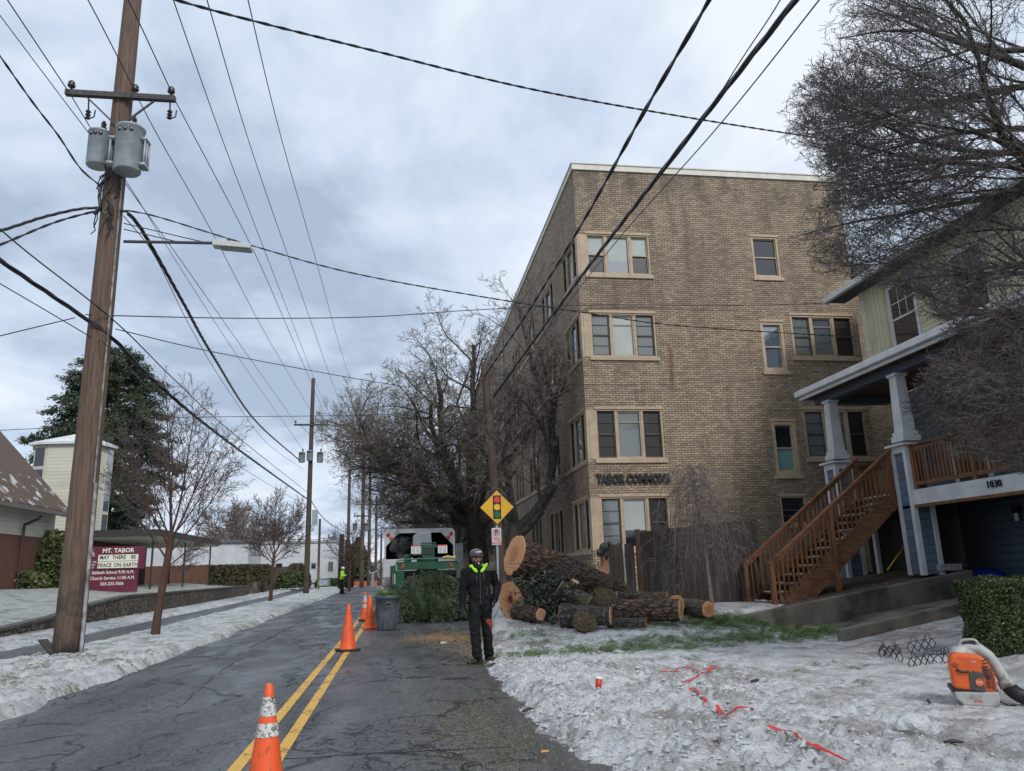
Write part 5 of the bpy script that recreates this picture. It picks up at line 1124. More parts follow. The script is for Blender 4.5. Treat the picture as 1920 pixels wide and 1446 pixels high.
# small pole cluster near white building
q=atY(600,973,64); util_pole('short thin pole top left of the far transformer pole cabinet',q.x,64,0,q.z,.11,.09,M_pole2)
NW_=[0]
def crom(P,n=10):
    P=[Vector(p) for p in P]; P=[P[0]*2-P[1]]+P+[P[-1]*2-P[-2]]; out=[]
    for i in range(1,len(P)-2):
        for k in range(n):
            t=k/n; a,b,c,d=P[i-1:i+3]; out.append(.5*((2*b)+(c-a)*t+(2*a-5*b+4*c-d)*t*t+(3*b-a-3*c+d)*t**3))
    out.append(P[-2]); return out
def wire(label,pts,r,strands=1,twist=.0,name='overhead_wire',group='overhead wires and cables over the street',n=10):
    W_=[atY(*p) if len(p)==3 else Vector(p[1:]) for p in pts]; C=crom(W_,n); mb=MB()
    if strands==1: mb.tube(C,r,6)
    else:
        # resample finely so the lay of the strands shows
        L=[0]; 
        for a,b in zip(C,C[1:]): L.append(L[-1]+(b-a).length)
        m_=int(L[-1]/.16)+2; D=[]
        for i in range(m_):
            s=L[-1]*i/(m_-1); j=max(0,min(np.searchsorted(L,s)-1,len(C)-2)); t=(s-L[j])/max(L[j+1]-L[j],1e-6); D.append((C[j].lerp(C[j+1],min(t,1)),s))
        for k in range(strands):
            pp_=[]
            for i,(p,s) in enumerate(D):
                d=(D[min(i+1,m_-1)][0]-D[max(i-1,0)][0]).normalized(); u=d.cross(Vector((0,0,1))).normalized(); w=u.cross(d); a=twist*s+6.283*k/strands; pp_.append(p+(u*math.cos(a)+w*math.sin(a))*r*.72)
            mb.tube(pp_,r*.85,5)
    o=mb.build(name,M_cable,None,smooth=True); tag(o,label,'wire',group); return o
def W3(*a): return ('w',)+a
zA_=12.03
wire('power line from the left end of the near crossarm to the top left edge',[(-60,-110,11.9),(14,0,13.2),(135,182,16.1)],.013)
wire('power line rising from the middle insulator of the near crossarm to the top edge',[(90,-125,11.5),(165,0,13.),(258,180,16.1)],.013)
wire('power line rising from the right end of the near crossarm to the top edge',[(160,-140,11.2),(240,0,12.9),(324,178,16.1)],.013)
wire('power line passing behind the transformers to the left end of the far crossarm',[(135,182,16.1),(208,303,18.),(243,355,19.2),(333,480,23.5),(440,632,32),(554,793,54.9)],.012)
wire('power line from the middle insulator to the middle of the far crossarm',[(258,183,16.1),(300,262,17.7),(400,440,23.2),(500,630,35),(583,771,54.9)],.012)
wire('power line from the right insulator to the right end of the far crossarm',[(324,185,16.1),(345,220,16.8),(480,480,24.8),(550,640,35),(616,793,54.9)],.012)
wire('thin neutral wire crossing in front of the small transformer toward the far pole',[(-60,-55,12.6),(0,29,13.6),(168,252,16.2),(240,345,18.9),(324,480,23.8),(450,675,35),(569,845,54.8)],.010)
wire('leftmost of the three high lines running from the top edge to the far pole top',[(290,-110,12.5),(325,0,14),(420,270,21),(500,480,30),(590,713,54.9),(613,772,75)],.013)
wire('middle of the three high lines running from the top edge down the street',[(352,-110,12.5),(388,0,14),(465,260,21),(540,480,30),(638,757,60),(665,812,85)],.013)
wire('rightmost of the three high lines running from the top edge down the street',[(445,-90,12.8),(465,0,14),(525,250,21),(590,480,32),(652,699,60),(690,800,100)],.013)
wire('thick twisted black cable sagging across the top of the picture to the iced tree',[(240,-30,9.3),(330,0,9.8),(470,38,10.6),(700,95,12.),(1000,168,13.8),(1300,222,15.8),(1620,272,18.2)],.017,2,9)
wire('twisted cable from the near pole past the lamp head and over the street tree',[(240,395,16.2),(300,408,16.4),(470,460,17.),(660,512,17.8),(900,556,18.8),(1120,590,20.),(1235,607,20.5),(1400,620,21.4),(1600,632,22.4)],.014,2,9)
wire('service wire drooping left to right in front of the brick wall to the cream eave',[(1380,573,22.3),(1480,571,21.9),(1572,567,21.2)],.012,1)
wire('nearly level wire crossing from the near pole to the brick block',[(160,590,16),(215,592,16.2),(470,597,18),(700,594,20),(880,582,21.5),(1100,572,22.4),(1390,573,22.4)],.012)
wire('wire from the left edge rising to the near pole below the thick bundle',[(-40,640,14.5),(0,630,14.8),(140,596,16)],.012)
wire('thick black bundle of communication cables from the left edge down to the far pole',[(-90,420,12.5),(0,488,13.6),(135,580,15.6),(215,638,16.3),(290,715,18.5),(430,830,26),(575,935,54.8)],.03,3,3)
wire('single cable just above the thick bundle, from the left edge to the far pole',[(-60,380,13.2),(0,430,13.9),(60,480,14.6),(219,606,16.3),(330,715,20.5),(440,815,28),(576,923,54.8)],.014)
wire('low thin wire from the left edge under the bundle down to the far pole',[(-60,500,13.5),(0,532,14.2),(170,632,16),(213,660,16.3),(340,790,24),(450,875,34),(572,948,54.8)],.010)
wire('wire dropping right from the near pole at mid height into the street tree',[(216,617,16.3),(400,660,19),(655,708,24),(760,725,26)],.011)
wire('far level wire across the sky low above the second young tree',[(0,807,48),(150,799,48),(300,784,48),(600,780,48),(760,776,48)],.02)
wire('heavy twisted service cable looping from the near pole down to the far transformers',[(240,400,16.2),(262,425,16.6),(300,490,18),(345,570,20.3),(400,668,25),(480,790,38),(560,862,54.6)],.03,3,5)
wire('thin wire hanging just below the heavy twisted service cable',[(232,405,16.3),(290,480,18),(355,610,21.8),(420,720,28),(500,830,41),(568,880,54.7)],.010)
wire('upper of two twisted cables leaving the near pole toward the left edge',[(-80,450,14.),(0,433,14.5),(90,405,15.4),(170,390,16),(240,397,16.1)],.022,3,7)
wire('lower of two twisted cables leaving the near pole toward the left edge',[(-80,486,13.6),(0,459,14.3),(100,418,15.3),(176,397,16),(200,395,16)],.018,2,8)
wire('twisted pair sagging from the upper left edge to the transformers',[(-60,20,13),(0,105,14),(60,190,14.9),(110,255,15.5),(150,315,15.9),(190,350,16.1)],.016,2,8)
wire('left one of the heavy black cables rising from the leaning pole to the top',[(1372,-95,5.6),(1330,0,6.4),(1205,215,8.6),(1085,430,12.4),(980,600,18.2),(909,705,23.9)],.02,2,4)
wire('thickest black cable bundle running from the leaning pole to the top edge, dripping with ice',[(1570,-95,4.9),(1492,0,5.5),(1390,130,6.7),(1250,310,9.),(1100,505,13.),(1000,640,18.2),(925,745,23.9)],.022,3,3)
wire('thin line alongside the right of the thickest cable bundle',[(1600,-85,5.),(1536,0,5.6),(1340,245,7.9),(1150,460,12.),(1010,640,17.8),(926,742,23.9)],.008)
wire('thin iced line left of the thickest cable bundle at the top',[(1510,-100,4.9),(1463,0,5.5),(1390,112,6.7),(1290,265,8.8),(1180,400,11.)],.007)
wire('low thin wire crossing the brick wall from the street tree toward the porch',[(985,560,19.9),(1000,720,21),(1200,722,22.3),(1420,712,22.2),(1545,695,21.)][1:],.007)
wire('cable continuing past the far pole down the street to the dark plain pole',[(577,930,54.9),(610,975,62),(650,1000,77),(662,1001,80)],.03)
wire('far faint wire crossing low over the white building',[(380,985,70),(560,1012,70),(660,1000,70),(760,983,70)],.025)
# ================================================================ SIGNS
SYg=20.; 
Sg=thing('warning_sign','yellow diamond signal ahead sign above a no parking sign on one metal post','road sign',(2.62,SYg+.02,.3))
cx_,cz_=2.565,3.02; M_yel=mat('sign_yellow',(.72,.40,.02),.4,(.65,.35,.02),3)
mb=MB(); mb.box(cx_-.035,cx_+.015,SYg+.03,SYg+.07,.1,3.35); mb.build('post',M_galv,Sg)
def dia(mb,r,y,d): mb.prism([(cx_+r,y,cz_),(cx_,y,cz_+r),(cx_-r,y,cz_),(cx_,y,cz_-r)],(0,d,0))
mb=MB(); dia(mb,.465,SYg+.01,.012); pl=mb.build('diamond_plate',M_black,Sg,bevel=.006); mb=MB(); dia(mb,.437,SYg-.002,.011); pf=mb.build('diamond_face',M_yel,pl)
mb=MB(); mb.box(cx_-.105,cx_+.105,SYg-.008,SYg-.003,cz_-.30,cz_+.31); mb.build('signal_symbol',M_black,pf)
for i,(z,c) in enumerate(((.2,(.62,.03,.03)),(0.005,(.75,.42,.02)),(-.19,(.01,.12,.05)))):
    mb=MB(); mb.lathe((cx_,SYg-.0085,cz_+z),[(.001,0),(.082,0),(.082,.005),(.001,.005)],24,M=Matrix.Rotation(R_(90),3,'X')); mb.build('signal_disc',mat('disc_%d'%i,c,.4),pf)
px_=2.535; z0s=atY(930,1022,SYg).z; z1s=atY(930,990,SYg).z
mb=MB(); mb.box(px_-.125,px_+.125,SYg,SYg+.012,z0s,z1s); ps=mb.build('parking_plate',M_trim,Sg,bevel=.008)
M_sred=mat('sign_red',(.5,.03,.03),.5)
zc_=z1s-.125
mb=MB(); 
for k in range(32):
    a=2*math.pi*k/32; b=2*math.pi*(k+1)/32
    mb.prism([(px_+math.cos(a)*.092,SYg-.004,zc_+math.sin(a)*.092),(px_+math.cos(b)*.092,SYg-.004,zc_+math.sin(b)*.092),(px_+math.cos(b)*.076,SYg-.004,zc_+math.sin(b)*.076),(px_+math.cos(a)*.076,SYg-.004,zc_+math.sin(a)*.076)],(0,.0035,0))
mb.bar((px_-.056,SYg-.006,zc_+.056),(px_+.056,SYg-.006,zc_-.056),.004,.017,up=(1,0,1)); mb.build('prohibition_ring',M_sred,ps)
text('P',.17,(px_,SYg-.003,zc_),(1,0,0),(0,0,1),.001,M_black,'lettering',ps,bold=.004)
mb=MB(); mb.box(px_-.11,px_+.11,SYg-.003,SYg-.0005,z1s-.245,z1s-.239); mb.build('divider',M_sred,ps)
for i,s_ in enumerate(('THIS','BLOCK')): text(s_,.085,(px_,SYg-.003,z1s-.295-i*.085),(1,0,0),(0,0,1),.001,M_sred,'lettering',ps,bold=.002)
# ================================================================ CONES
def m_cone():
    q=NB('cone_orange'); n=q.noise(7.,dt=6); c=q.mix(q.rng(n,.45,.7),(.80,.105,.02),(.62,.09,.025)); c=q.mix(q.math('MULTIPLY',q.rng(q.noise(26.,q.mp((1,1,.4)),5),.58,.68),.55),c,(.12,.05,.03)); return q.fin(c,.5)
def m_collar():
    q=NB('cone_collar'); n=q.noise(22.,q.mp((1,1,1)),8,.8,1.5); c=q.mix(q.rng(n,.49,.56),(.62,.62,.6),(.09,.07,.055)); return q.fin(c,.5)
M_cone=m_cone(); M_col=m_collar(); M_fluo=mat('cone_fluorescent',(.95,.14,.02),.45,(.85,.11,.02),6); M_base=mat('cone_base_black',(.02,.02,.02),.7)
Hc=.86
def cone(name,label,collars,loc,fl=False,grp='orange traffic cones along the yellow centre line',rz=0):
    T=thing(name,label,'traffic cone',(0,0,0),grp); r=lambda z:.155-(.155-.027)*(z-.04)/(Hc-.04)
    body=MB(); prof=[(r(.04)+.02,.035),(r(.06)+.006,.06)]+[(r(z),z) for z in np.linspace(.09,Hc-.01,9)]+[(.02,Hc)]; body.lathe((0,0,0),prof,32); bd=body.build('cone_body',M_fluo if fl else M_cone,T,smooth=True)
    for (a,b) in collars:
        m=MB(); m.lathe((0,0,0),[(r(a)+.0035,a),(r(b)+.0035,b)],32); 
        # open band, no caps
        m.f=m.f[:-2]; m.m=m.m[:-2]; m.build('reflective_collar',M_col,T,smooth=True)
    bb=MB(); s=.19; bb.prism([(s,-s*.85,0),(s,s*.85,0),(s*.85,s,0),(-s*.85,s,0),(-s,s*.85,0),(-s,-s*.85,0),(-s*.85,-s,0),(s*.85,-s,0)],(0,0,.04)); bb.build('cone_base',M_base if not fl else M_fluo,T,bevel=.008)
    T.location=loc; T.rotation_euler=(0,0,rz); return T
def roadz(x,y): return float(zr(y))-.012*((x+1)/3.5)**2+.004
f=atZ(505,1283,Hc*.826); cone('traffic_cone','nearest traffic cone with two scuffed white collars, cut by the bottom edge',[(.479,.577),(.626,.766)],(f.x,f.y,roadz(f.x,f.y)),rz=.3).scale=(.826,)*3
q=atZ(652,1221,0.); cone('traffic_cone','plain orange traffic cone with a black base standing alone on the centre line',[],(q.x,q.y,roadz(q.x,q.y)),rz=.5)
q=atZ(693,1178,0.02); cone('traffic_cone','bright fluorescent orange cone with matching base right beside the grey bin',[],(q.x,q.y,roadz(q.x,q.y)),fl=True,rz=.2)
q=atZ(684,1164,0.03); cone('traffic_cone','farther traffic cone with white collars standing behind the fluorescent one',[(.385,.48),(.56,.755)],(q.x,q.y,roadz(q.x,q.y)),rz=.1)
q=atZ(706,1158,0.03); mb=MB(); mb.prism([(q.x-.09,q.y,.02),(q.x+.12,q.y,.02),(q.x+.10,q.y+.02,.55),(q.x+.02,q.y+.03,.88),(q.x-.03,q.y+.03,.6)],(.02,.05,0)); o=mb.build('wood_slab',mat('slab_wood',(.16,.12,.07),.8,(.09,.06,.035),6),None); tag(o,'pointed brown slab of wood standing behind the cones next to the bin','wood slab')
# ================================================================ BIN
q=atZ(726,1180,0.02); bx,by=q.x,q.y; bz=roadz(bx,by)
Bn=thing('rubbish_bin','round ribbed grey plastic bin filled with green clippings on the road','bin',(bx,by,bz)); M_binp=mat('bin_plastic',(.085,.10,.12),.5,(.06,.07,.085),3,c3=(.13,.13,.13),s3=5,lo3=.55,hi3=.7)
hh=.86; prof=[(.235,0),(.245,.02)]+[(.245+.06*z,z*hh) for z in (.3,.6,.88)]+[(.33,.90*hh),(.335,.985*hh),(.325,hh),(.30,hh),(.27,.86*hh)]
mb=MB(); mb.lathe((bx,by,bz),prof,40); mb.build('tub',M_binp,Bn,smooth=True,bevel=0)
mb=MB()
for k in range(10):
    a=2*math.pi*k/10+.1; c,s=math.cos(a),math.sin(a); mb.bar((bx+c*.247,by+s*.247,bz+.02),(bx+c*.292,by+s*.292,bz+.74*hh),.05,.03,up=(c,s,0))
mb.build('rib',M_binp,Bn)
for a in (-1.5,1.64):
    c,s=math.cos(a),math.sin(a); u=Vector((-s,c,0)); o_=Vector((bx+c*.35,by+s*.35,bz)); mb=MB(); mb.tube([o_+u*.07+Vector((0,0,.80*hh)),o_+u*.075+Vector((c*.03,s*.03,.69*hh)),o_-u*.075+Vector((c*.03,s*.03,.69*hh)),o_-u*.07+Vector((0,0,.80*hh))],.016,6); mb.bar(o_+u*.07+Vector((-c*.05,-s*.05,.8*hh)),o_-u*.07+Vector((-c*.05,-s*.05,.8*hh)),.08,.05); mb.build('handle',M_binp,Bn)
# ================================================================ CONIFER SPRAYS
def spray_template(rg,n=9,L=1.,droop=.25):
    Q=[]
    def leafq(p,d,l,w):
        d=d/np.linalg.norm(d); t=np.cross(d,[.1,.2,1.]); t/=np.linalg.norm(t); Q.append([p,p+d*l*.45+t*w,p+d*l,p+d*l*.45-t*w])
    for i in range(n):
        s=(i+.5)/n; p=np.array([L*s,0,-droop*s*s])
        for sd_ in (-1,1):
            a=.75+.15*rg.normal(); l=L*.42*(1.05-s)*rg.uniform(.7,1.2)+.06*L; d=np.array([math.cos(a),sd_*math.sin(a),-.15+.2*rg.normal()])
            for k in range(4):
                f=(k+.3)/4; pp=p+d*l*f; dd=d+np.array([.25*rg.normal(),.35*rg.normal()+sd_*(-.25 if k%2 else .3),.2*rg.normal()]); leafq(pp,dd,l*.36+.02*L,.017*L)
            leafq(p,d,l,.008*L)
    leafq(np.array([0,0,0.]),np.array([1.,0,-droop*.7]),L,.008*L)
    return np.array(Q).reshape(-1,3)
def sprays(name,P,D,S,m,parent,rg,droop=.3):
    "P positions, D directions, S sizes"
    tp=[spray_template(rg,droop=droop) for _ in range(4)]; Vs=[]
    for i in range(len(P)):
        t=tp[i%4]; x=D[i]/np.linalg.norm(D[i]); y=np.cross([0,0,1.],x); y/=np.linalg.norm(y)+1e-6; z=np.cross(x,y); a=rg.normal(0,.5); y2=y*math.cos(a)+z*math.sin(a); z2=np.cross(x,y2)
        Vs.append(P[i]+S[i]*(t[:,:1]*x+t[:,1:2]*y2+t[:,2:3]*z2))
    V=np.concatenate(Vs); return rawmesh(name,V,np.arange(len(V)).reshape(-1,4),m,parent)
rg=np.random.RandomState(21); n=70; a=rg.rand(n)*6.28; r=.22*np.sqrt(rg.rand(n)); P=np.stack([bx+np.cos(a)*r,by+np.sin(a)*r,np.full(n,bz+.80)+rg.rand(n)*.08],1)
o=sprays('clippings',P,np.stack([np.cos(a),np.sin(a),.6+rg.rand(n)],1),rg.uniform(.12,.25,n),M_hedge if 0 else m_leaf('clippings_green',(.09,.17,.04),(.16,.26,.08),None,.6,3),None,rg); tag(o,'fresh green clippings heaped in the grey bin','clippings',kind='stuff')
# ================================================================ CHIP TRUCK
TYr=28.; tz=.06; Tk=thing('chip_truck','white chip truck with an open dark box, seen from behind','truck',(.78,TYr,tz))
M_tw=mat('truck_white',(.58,.60,.63),.35,(.5,.52,.55),2.5,c3=(.3,.27,.22),s3=4,lo3=.6,hi3=.75); M_int=mat('truck_inside',(.035,.035,.038),.7,(.015,.015,.015),4)
xl_,xr_=-.47,2.04; zt_=2.97; zb_=1.02
mb=MB(); 
rim=[(xl_,zb_),(xr_,zb_),(xr_,zt_-.12),(xr_-.1,zt_),(xl_+.1,zt_),(xl_,zt_-.12)]
inn=[(xl_+.06,1.92),(xr_-.06,1.92),(xr_-.06,2.36),(xr_-.50,2.82),(xl_+.50,2.82),(xl_+.06,2.36)]
# box sides, roof, floor, front with thickness, and the rear frame around the opening
mb.box(xl_,xl_+.05,TYr+.06,TYr+4.2,zb_,zt_-.12); mb.box(xr_-.05,xr_,TYr+.06,TYr+4.2,zb_,zt_-.12); mb.box(xl_+.08,xr_-.08,TYr+.06,TYr+4.2,zt_-.05,zt_-.002)
mb.prism([(xl_,TYr+.06,zt_-.12),(xl_+.1,TYr+.06,zt_),(xl_+.1,TYr+.06,zt_-.06),(xl_+.05,TYr+.06,zt_-.12)],(0,4.14,0)); mb.prism([(xr_,TYr+.06,zt_-.12),(xr_-.1,TYr+.06,zt_),(xr_-.1,TYr+.06,zt_-.06),(xr_-.05,TYr+.06,zt_-.12)],(0,4.14,0))
mb.build('cargo_box',M_tw,Tk)
fr=MB()
for i in range(6):
    j=(i+1)%6; A,B_,C_,D_=rim[i],rim[j],inn[j],inn[i]; fr.prism([(A[0],TYr,A[1]),(B_[0],TYr,B_[1]),(C_[0],TYr,C_[1]),(D_[0],TYr,D_[1])],(0,.06,0))
fr.build('rear_frame',M_tw,Tk)
mb=MB(); mb.box(xl_+.05,xl_+.07,TYr+.07,TYr+4.1,1.1,2.85); mb.box(xr_-.07,xr_-.05,TYr+.07,TYr+4.1,1.1,2.85); mb.box(xl_+.07,xr_-.07,TYr+4.1,TYr+4.18,1.1,2.9); mb.box(xl_+.07,xr_-.07,TYr+.07,TYr+4.1,1.1,1.16); mb.box(xl_+.1,xr_-.1,TYr+.07,TYr+4.1,2.86,2.9); mb.build('box_lining',M_int,Tk)
mb=MB(); mb.box(xl_-.03,xl_+1.3,TYr-.05,TYr-.005,1.30,1.88); mb.build('tailgate',M_tw,Tk,bevel=.01)
mb=MB(); mb.box(xr_-.62,xr_-.05,TYr-.05,TYr-.005,1.30,1.94); mb.build('tailgate',M_tw,Tk,bevel=.01)
mb=MB(); mb.box(xl_-.06,xr_+.02,TYr-.1,TYr-.0,1.0,1.27); mb.build('bumper',mat('bumper_grey',(.35,.35,.36),.5,(.2,.2,.2),6),Tk,bevel=.01)
M_tl=mat('lens_red',(.42,.02,.015),.25); M_ta=mat('lens_amber',(.45,.07,.02),.25)
for x,z,mm in ((xl_+.14,2.76,M_tl),(xl_+.25,2.63,M_ta),(xr_-.14,2.76,M_tl),(xr_-.25,2.63,M_ta),(xl_+.17,1.14,M_tl)):
    mb=MB(); mb.lathe((x,TYr-.001 if z>2 else TYr-.1,z),[(.001,0),(.07,0),(.07,.02),(.05,.035),(.001,.038)],20,M=Matrix.Rotation(R_(90),3,'X')); mb.build('tail_light',mm,Tk,smooth=False)
for x in (xl_+.05,xr_-.35):
    mb=MB(); mb.box(x-.08,x+.3,TYr-.13,TYr-.105,.98,1.05); mb.build('reflector',M_tl,Tk)
mb=MB(); mb.box(xl_+.62,xl_+1.02,TYr-.075,TYr-.052,1.79,1.95); np_=mb.build('number_plate',mat('plate_white',(.6,.63,.68),.4),Tk); text('F44460',.115,(xl_+.82,TYr-.078,1.865),(1,0,0),(0,0,1),.001,mat('plate_blue',(.03,.05,.16),.5),'lettering',np_,bold=.003)
for x in (xl_+.02,xl_+.1,xr_-.3,xr_-.2):
    pass
for x in (xl_+.2,xr_-.22):
    for y in (TYr+1.1,TYr+5.3):
        mb=MB(); mb.lathe((x-.14,y,.5+tz-.03),[(.2,0),(.42,0),(.49,.04),(.49,.24),(.42,.28),(.2,.28)],26,M=Matrix.Rotation(R_(90),3,'Y')); w_=mb.build('wheel',mat('tyre',(.015,.015,.016),.85),Tk,smooth=False); mb=MB(); mb.lathe((x-.13,y,.5+tz-.03),[(.02,-.01),(.24,-.005),(.25,.26),(.02,.27)],18,M=Matrix.Rotation(R_(90),3,'Y')); mb.build('rim',M_steel,w_)
for x in (xl_+.05,xr_-.4):
    mb=MB(); mb.box(x,x+.33,TYr+.35,TYr+.37,.25,1.0); mb.build('mud_flap',M_base,Tk)
mb=MB(); mb.box(xl_+.3,xr_-.3,TYr+.0,TYr+5.8,.85,1.0); mb.build('chassis',M_base,Tk)
mb=MB(); mb.box(xl_+.05,xr_-.05,TYr+4.4,TYr+6.2,.75,2.55); mb.build('cab',M_tw,Tk,bevel=.12)
mb=MB(); mb.box(xr_+.02,xr_+.29,TYr+.0,TYr+.05,.55,2.42); mb.build('side_locker_door',mat('locker_grey',(.2,.22,.25),.45,(.13,.14,.16),3),Tk,bevel=.01); mb=MB(); mb.box(xr_+.06,xr_+.25,TYr-.01,TYr-.0,1.0,1.8); mb.build('locker_panel',mat('locker_dark',(.1,.11,.12),.5),Tk)
o=blob('chip_heap',[('e',(.3,TYr+2.6,1.2),(.75,1.3,.55)),('e',(1.3,TYr+2.9,1.15),(.6,1.1,.45))],mat('wood_chips',(.30,.17,.08),.9,(.16,.09,.04),30,bump=1,bscale=60),None,.06,2); tag(o,'heap of wood chips inside the open white chip box','wood chips')
# ================================================================ CHIPPER
CY=24.6; M_grn=mat('chipper_green',(.008,.085,.036),.4,(.006,.055,.026),3,c3=(.05,.05,.03),s3=4,lo3=.6,hi3=.72); Cp=thing('wood_chipper','green towed wood chipper with a grey discharge chute and two white notice plates','wood chipper',(.9,CY,.02))
mb=MB(); mb.box(-.02,1.86,CY-.06,CY+.06,1.52,1.76); mb.build('top_beam',M_grn,Cp,bevel=.015)
for s,x in ((-1,-.02),(1,1.86)):
    mb=MB(); xx=x; mb.prism([(xx,CY-.05,.55),(xx,CY-.05,1.5),(xx,CY+.9,1.4),(xx,CY+1.0,.6)],(-s*.05,0,0)); mb.build('infeed_side',M_grn,Cp)
mb=MB(); mb.box(-.05,.22,CY-.04,CY+.01,.55,1.51); mb.box(-.22,-.05,CY+.02,CY+.07,1.0,1.66); mb.build('side_panel',M_grn,Cp,bevel=.01)
mb=MB(); mb.box(-.15,-.02,CY-.0,CY+.018,1.1,1.42); mb.build('warning_plate',mat('plate_pale',(.55,.55,.55),.5,(.3,.28,.28),30),Cp)
mb=MB(); mb.box(0.03,1.81,CY+.4,CY+.46,.6,1.5); mb.build('infeed_dark',M_base,Cp)
mb=MB(); mb.box(-.1,1.9,CY-.5,CY+.9,.52,.6); mb.box(-.1,1.9,CY-.56,CY-.5,.48,.62); mb.build('infeed_tray',M_grn,Cp)
mb=MB(); mb.tube([(-.12,CY-.1,.9),(-.12,CY-.12,1.55),(.0,CY-.14,1.8),(.4,CY-.14,1.84),(1.4,CY-.14,1.84),(1.85,CY-.14,1.8),(1.97,CY-.12,1.6),(1.98,CY-.1,.8)],.02,8); mb.build('control_bar',mat('bar_green',(.05,.14,.08),.4),Cp,smooth=True)
mb=MB(); mb.box(.62,1.28,CY+.3,CY+1.5,1.3,1.9); mb.box(.76,1.16,CY+.0,CY+.3,1.76,2.2); mb.box(.2,.42,CY+.2,CY+.6,1.7,2.0); mb.build('engine_housing',M_grn,Cp,bevel=.03)
mb=MB(); mb.box(.82,1.10,CY-.03,CY+.0,1.98,2.16); mb.build('gauge_panel',M_ins,Cp)
mb=MB(); mb.box(.72,1.22,CY-.02,CY+.02,2.17,2.28); mb.tube([(.74,CY,2.2),(.72,CY,2.32),(1.2,CY,2.32),(1.22,CY,2.2)],.025,6); mb.build('housing_cap',M_grn,Cp,bevel=.01)
for x in (.42,1.25):
    mb=MB(); mb.box(x,x+.29,CY-.1,CY-.085,2.0,2.26); pl_=mb.build('notice_plate',mat('notice_white',(.66,.66,.66),.5),Cp)
    mb=MB(); mb.box(x+.0,x+.29,CY-.104,CY-.1,2.225,2.26); mb.build('red_band',M_sred,pl_)
    mb=MB()
    for c in range(2):
        for k in range(8): mb.box(x+.03+c*.13,x+.03+c*.13+.1,CY-.103,CY-.1,2.02+k*.024,2.03+k*.024)
    mb.build('print_lines',mat('print_grey',(.25,.25,.27),.6),pl_)
a0=.55
mb=MB(); mb.prism([(.50,CY+1.3,2.0),(1.14,CY+1.3,2.0),(1.10,CY+1.3,2.72),(1.02,CY+1.3,2.76),(.62,CY+1.3,2.70),(.50,CY+1.3,2.62)],(0,.6,0)); mb.build('discharge_chute',mat('chute_grey',(.22,.25,.28),.4,(.17,.19,.21),4),Cp,bevel=.04)
for x in (.22,1.62):
    mb=MB(); mb.lathe((x-.1,CY+1.1,.36),[(.16,0),(.3,0),(.35,.04),(.35,.18),(.3,.22),(.16,.22)],24,M=Matrix.Rotation(R_(90),3,'Y')); mb.build('wheel',MATS['tyre'],Cp)
    mb=MB(); mb.box(x-.14,x+.18,CY+.65,CY+1.55,.76,.80); mb.build('mudguard',M_grn,Cp)
for x in (.1,1.74):
    s=1 if x<1 else -1
    mb=MB(); mb.prism([(x-.02*s,CY-.065,1.57),(x+.06*s,CY-.065,1.74),(x+.17*s,CY-.065,1.70),(x+.09*s,CY-.065,1.55)],(0,-.012,0)); mb.build('reflector',mat('reflector_orange',(.20,.06,.025),.4),Cp)
mb=MB(); mb.box(-.42,-.02,CY+.5,CY+.9,.72,1.18); mb.build('battery_box',mat('box_pale',(.35,.36,.36),.6,(.25,.25,.25),4),Cp,bevel=.01)
mb=MB(); mb.tube([(1.4,CY-.15,1.86),(1.55,CY-.16,1.9),(1.7,CY-.15,1.86),(1.8,CY-.15,1.88)],.03,8); o=mb.build('yellow_rope',mat('rope_yellow',(.6,.42,.08),.6),None); tag(o,'yellow and black rope coil lying on top of the green chipper beam','rope')
# smoke curling in the opening
q=NB('exhaust_smoke_mat'); nt_=q.t; pv=q.n('ShaderNodeVolumePrincipled',{'Color':(.6,.6,.62),'Density':0.}); de=q.rng(q.noise(2.6,q.mp((1,1,1.)),4,.6,.8),.48,.72,0.,1.6); nt_.links.new(de,pv.inputs['Density']); nt_.links.new(pv.outputs[0],nt_.nodes['Material Output'].inputs['Volume']); nt_.nodes.remove(q.b)
mb=MB(); mb.lathe((.2,TYr-.7,2.25),[(.05,-.45),(.35,-.3),(.5,0),(.4,.3),(.05,.5)],16); o=mb.build('exhaust_smoke',q.M,None,smooth=True); tag(o,'faint grey exhaust smoke drifting before the dark truck opening','smoke',kind='stuff')
# branch pile
rg=np.random.RandomState(33); n=1050; P=[];D=[];S=[]
for i in range(n):
    u=rg.rand(); a=rg.uniform(-math.pi,0.15); t=rg.rand()**.6
    x=1.0+math.cos(a)*t*1.15+rg.normal(0,.06); y=CY-.35+math.sin(a)*t*1.0; zt__=1.42*(1-.62*t**2.0)+.05*rg.normal(); z=zt__*(1-.45*rg.rand()**2.5)
    z=max(z,.58+.1*rg.rand()) if rg.rand()<.9 else max(z,.3); dx_=(x-1.)*1.1+rg.normal(0,.5); dy_=-.5+rg.normal(0,.45); P.append((x,y,z)); D.append((dx_,dy_,-.35-.9*t+rg.normal(0,.3))); S.append(rg.uniform(.3,.8))
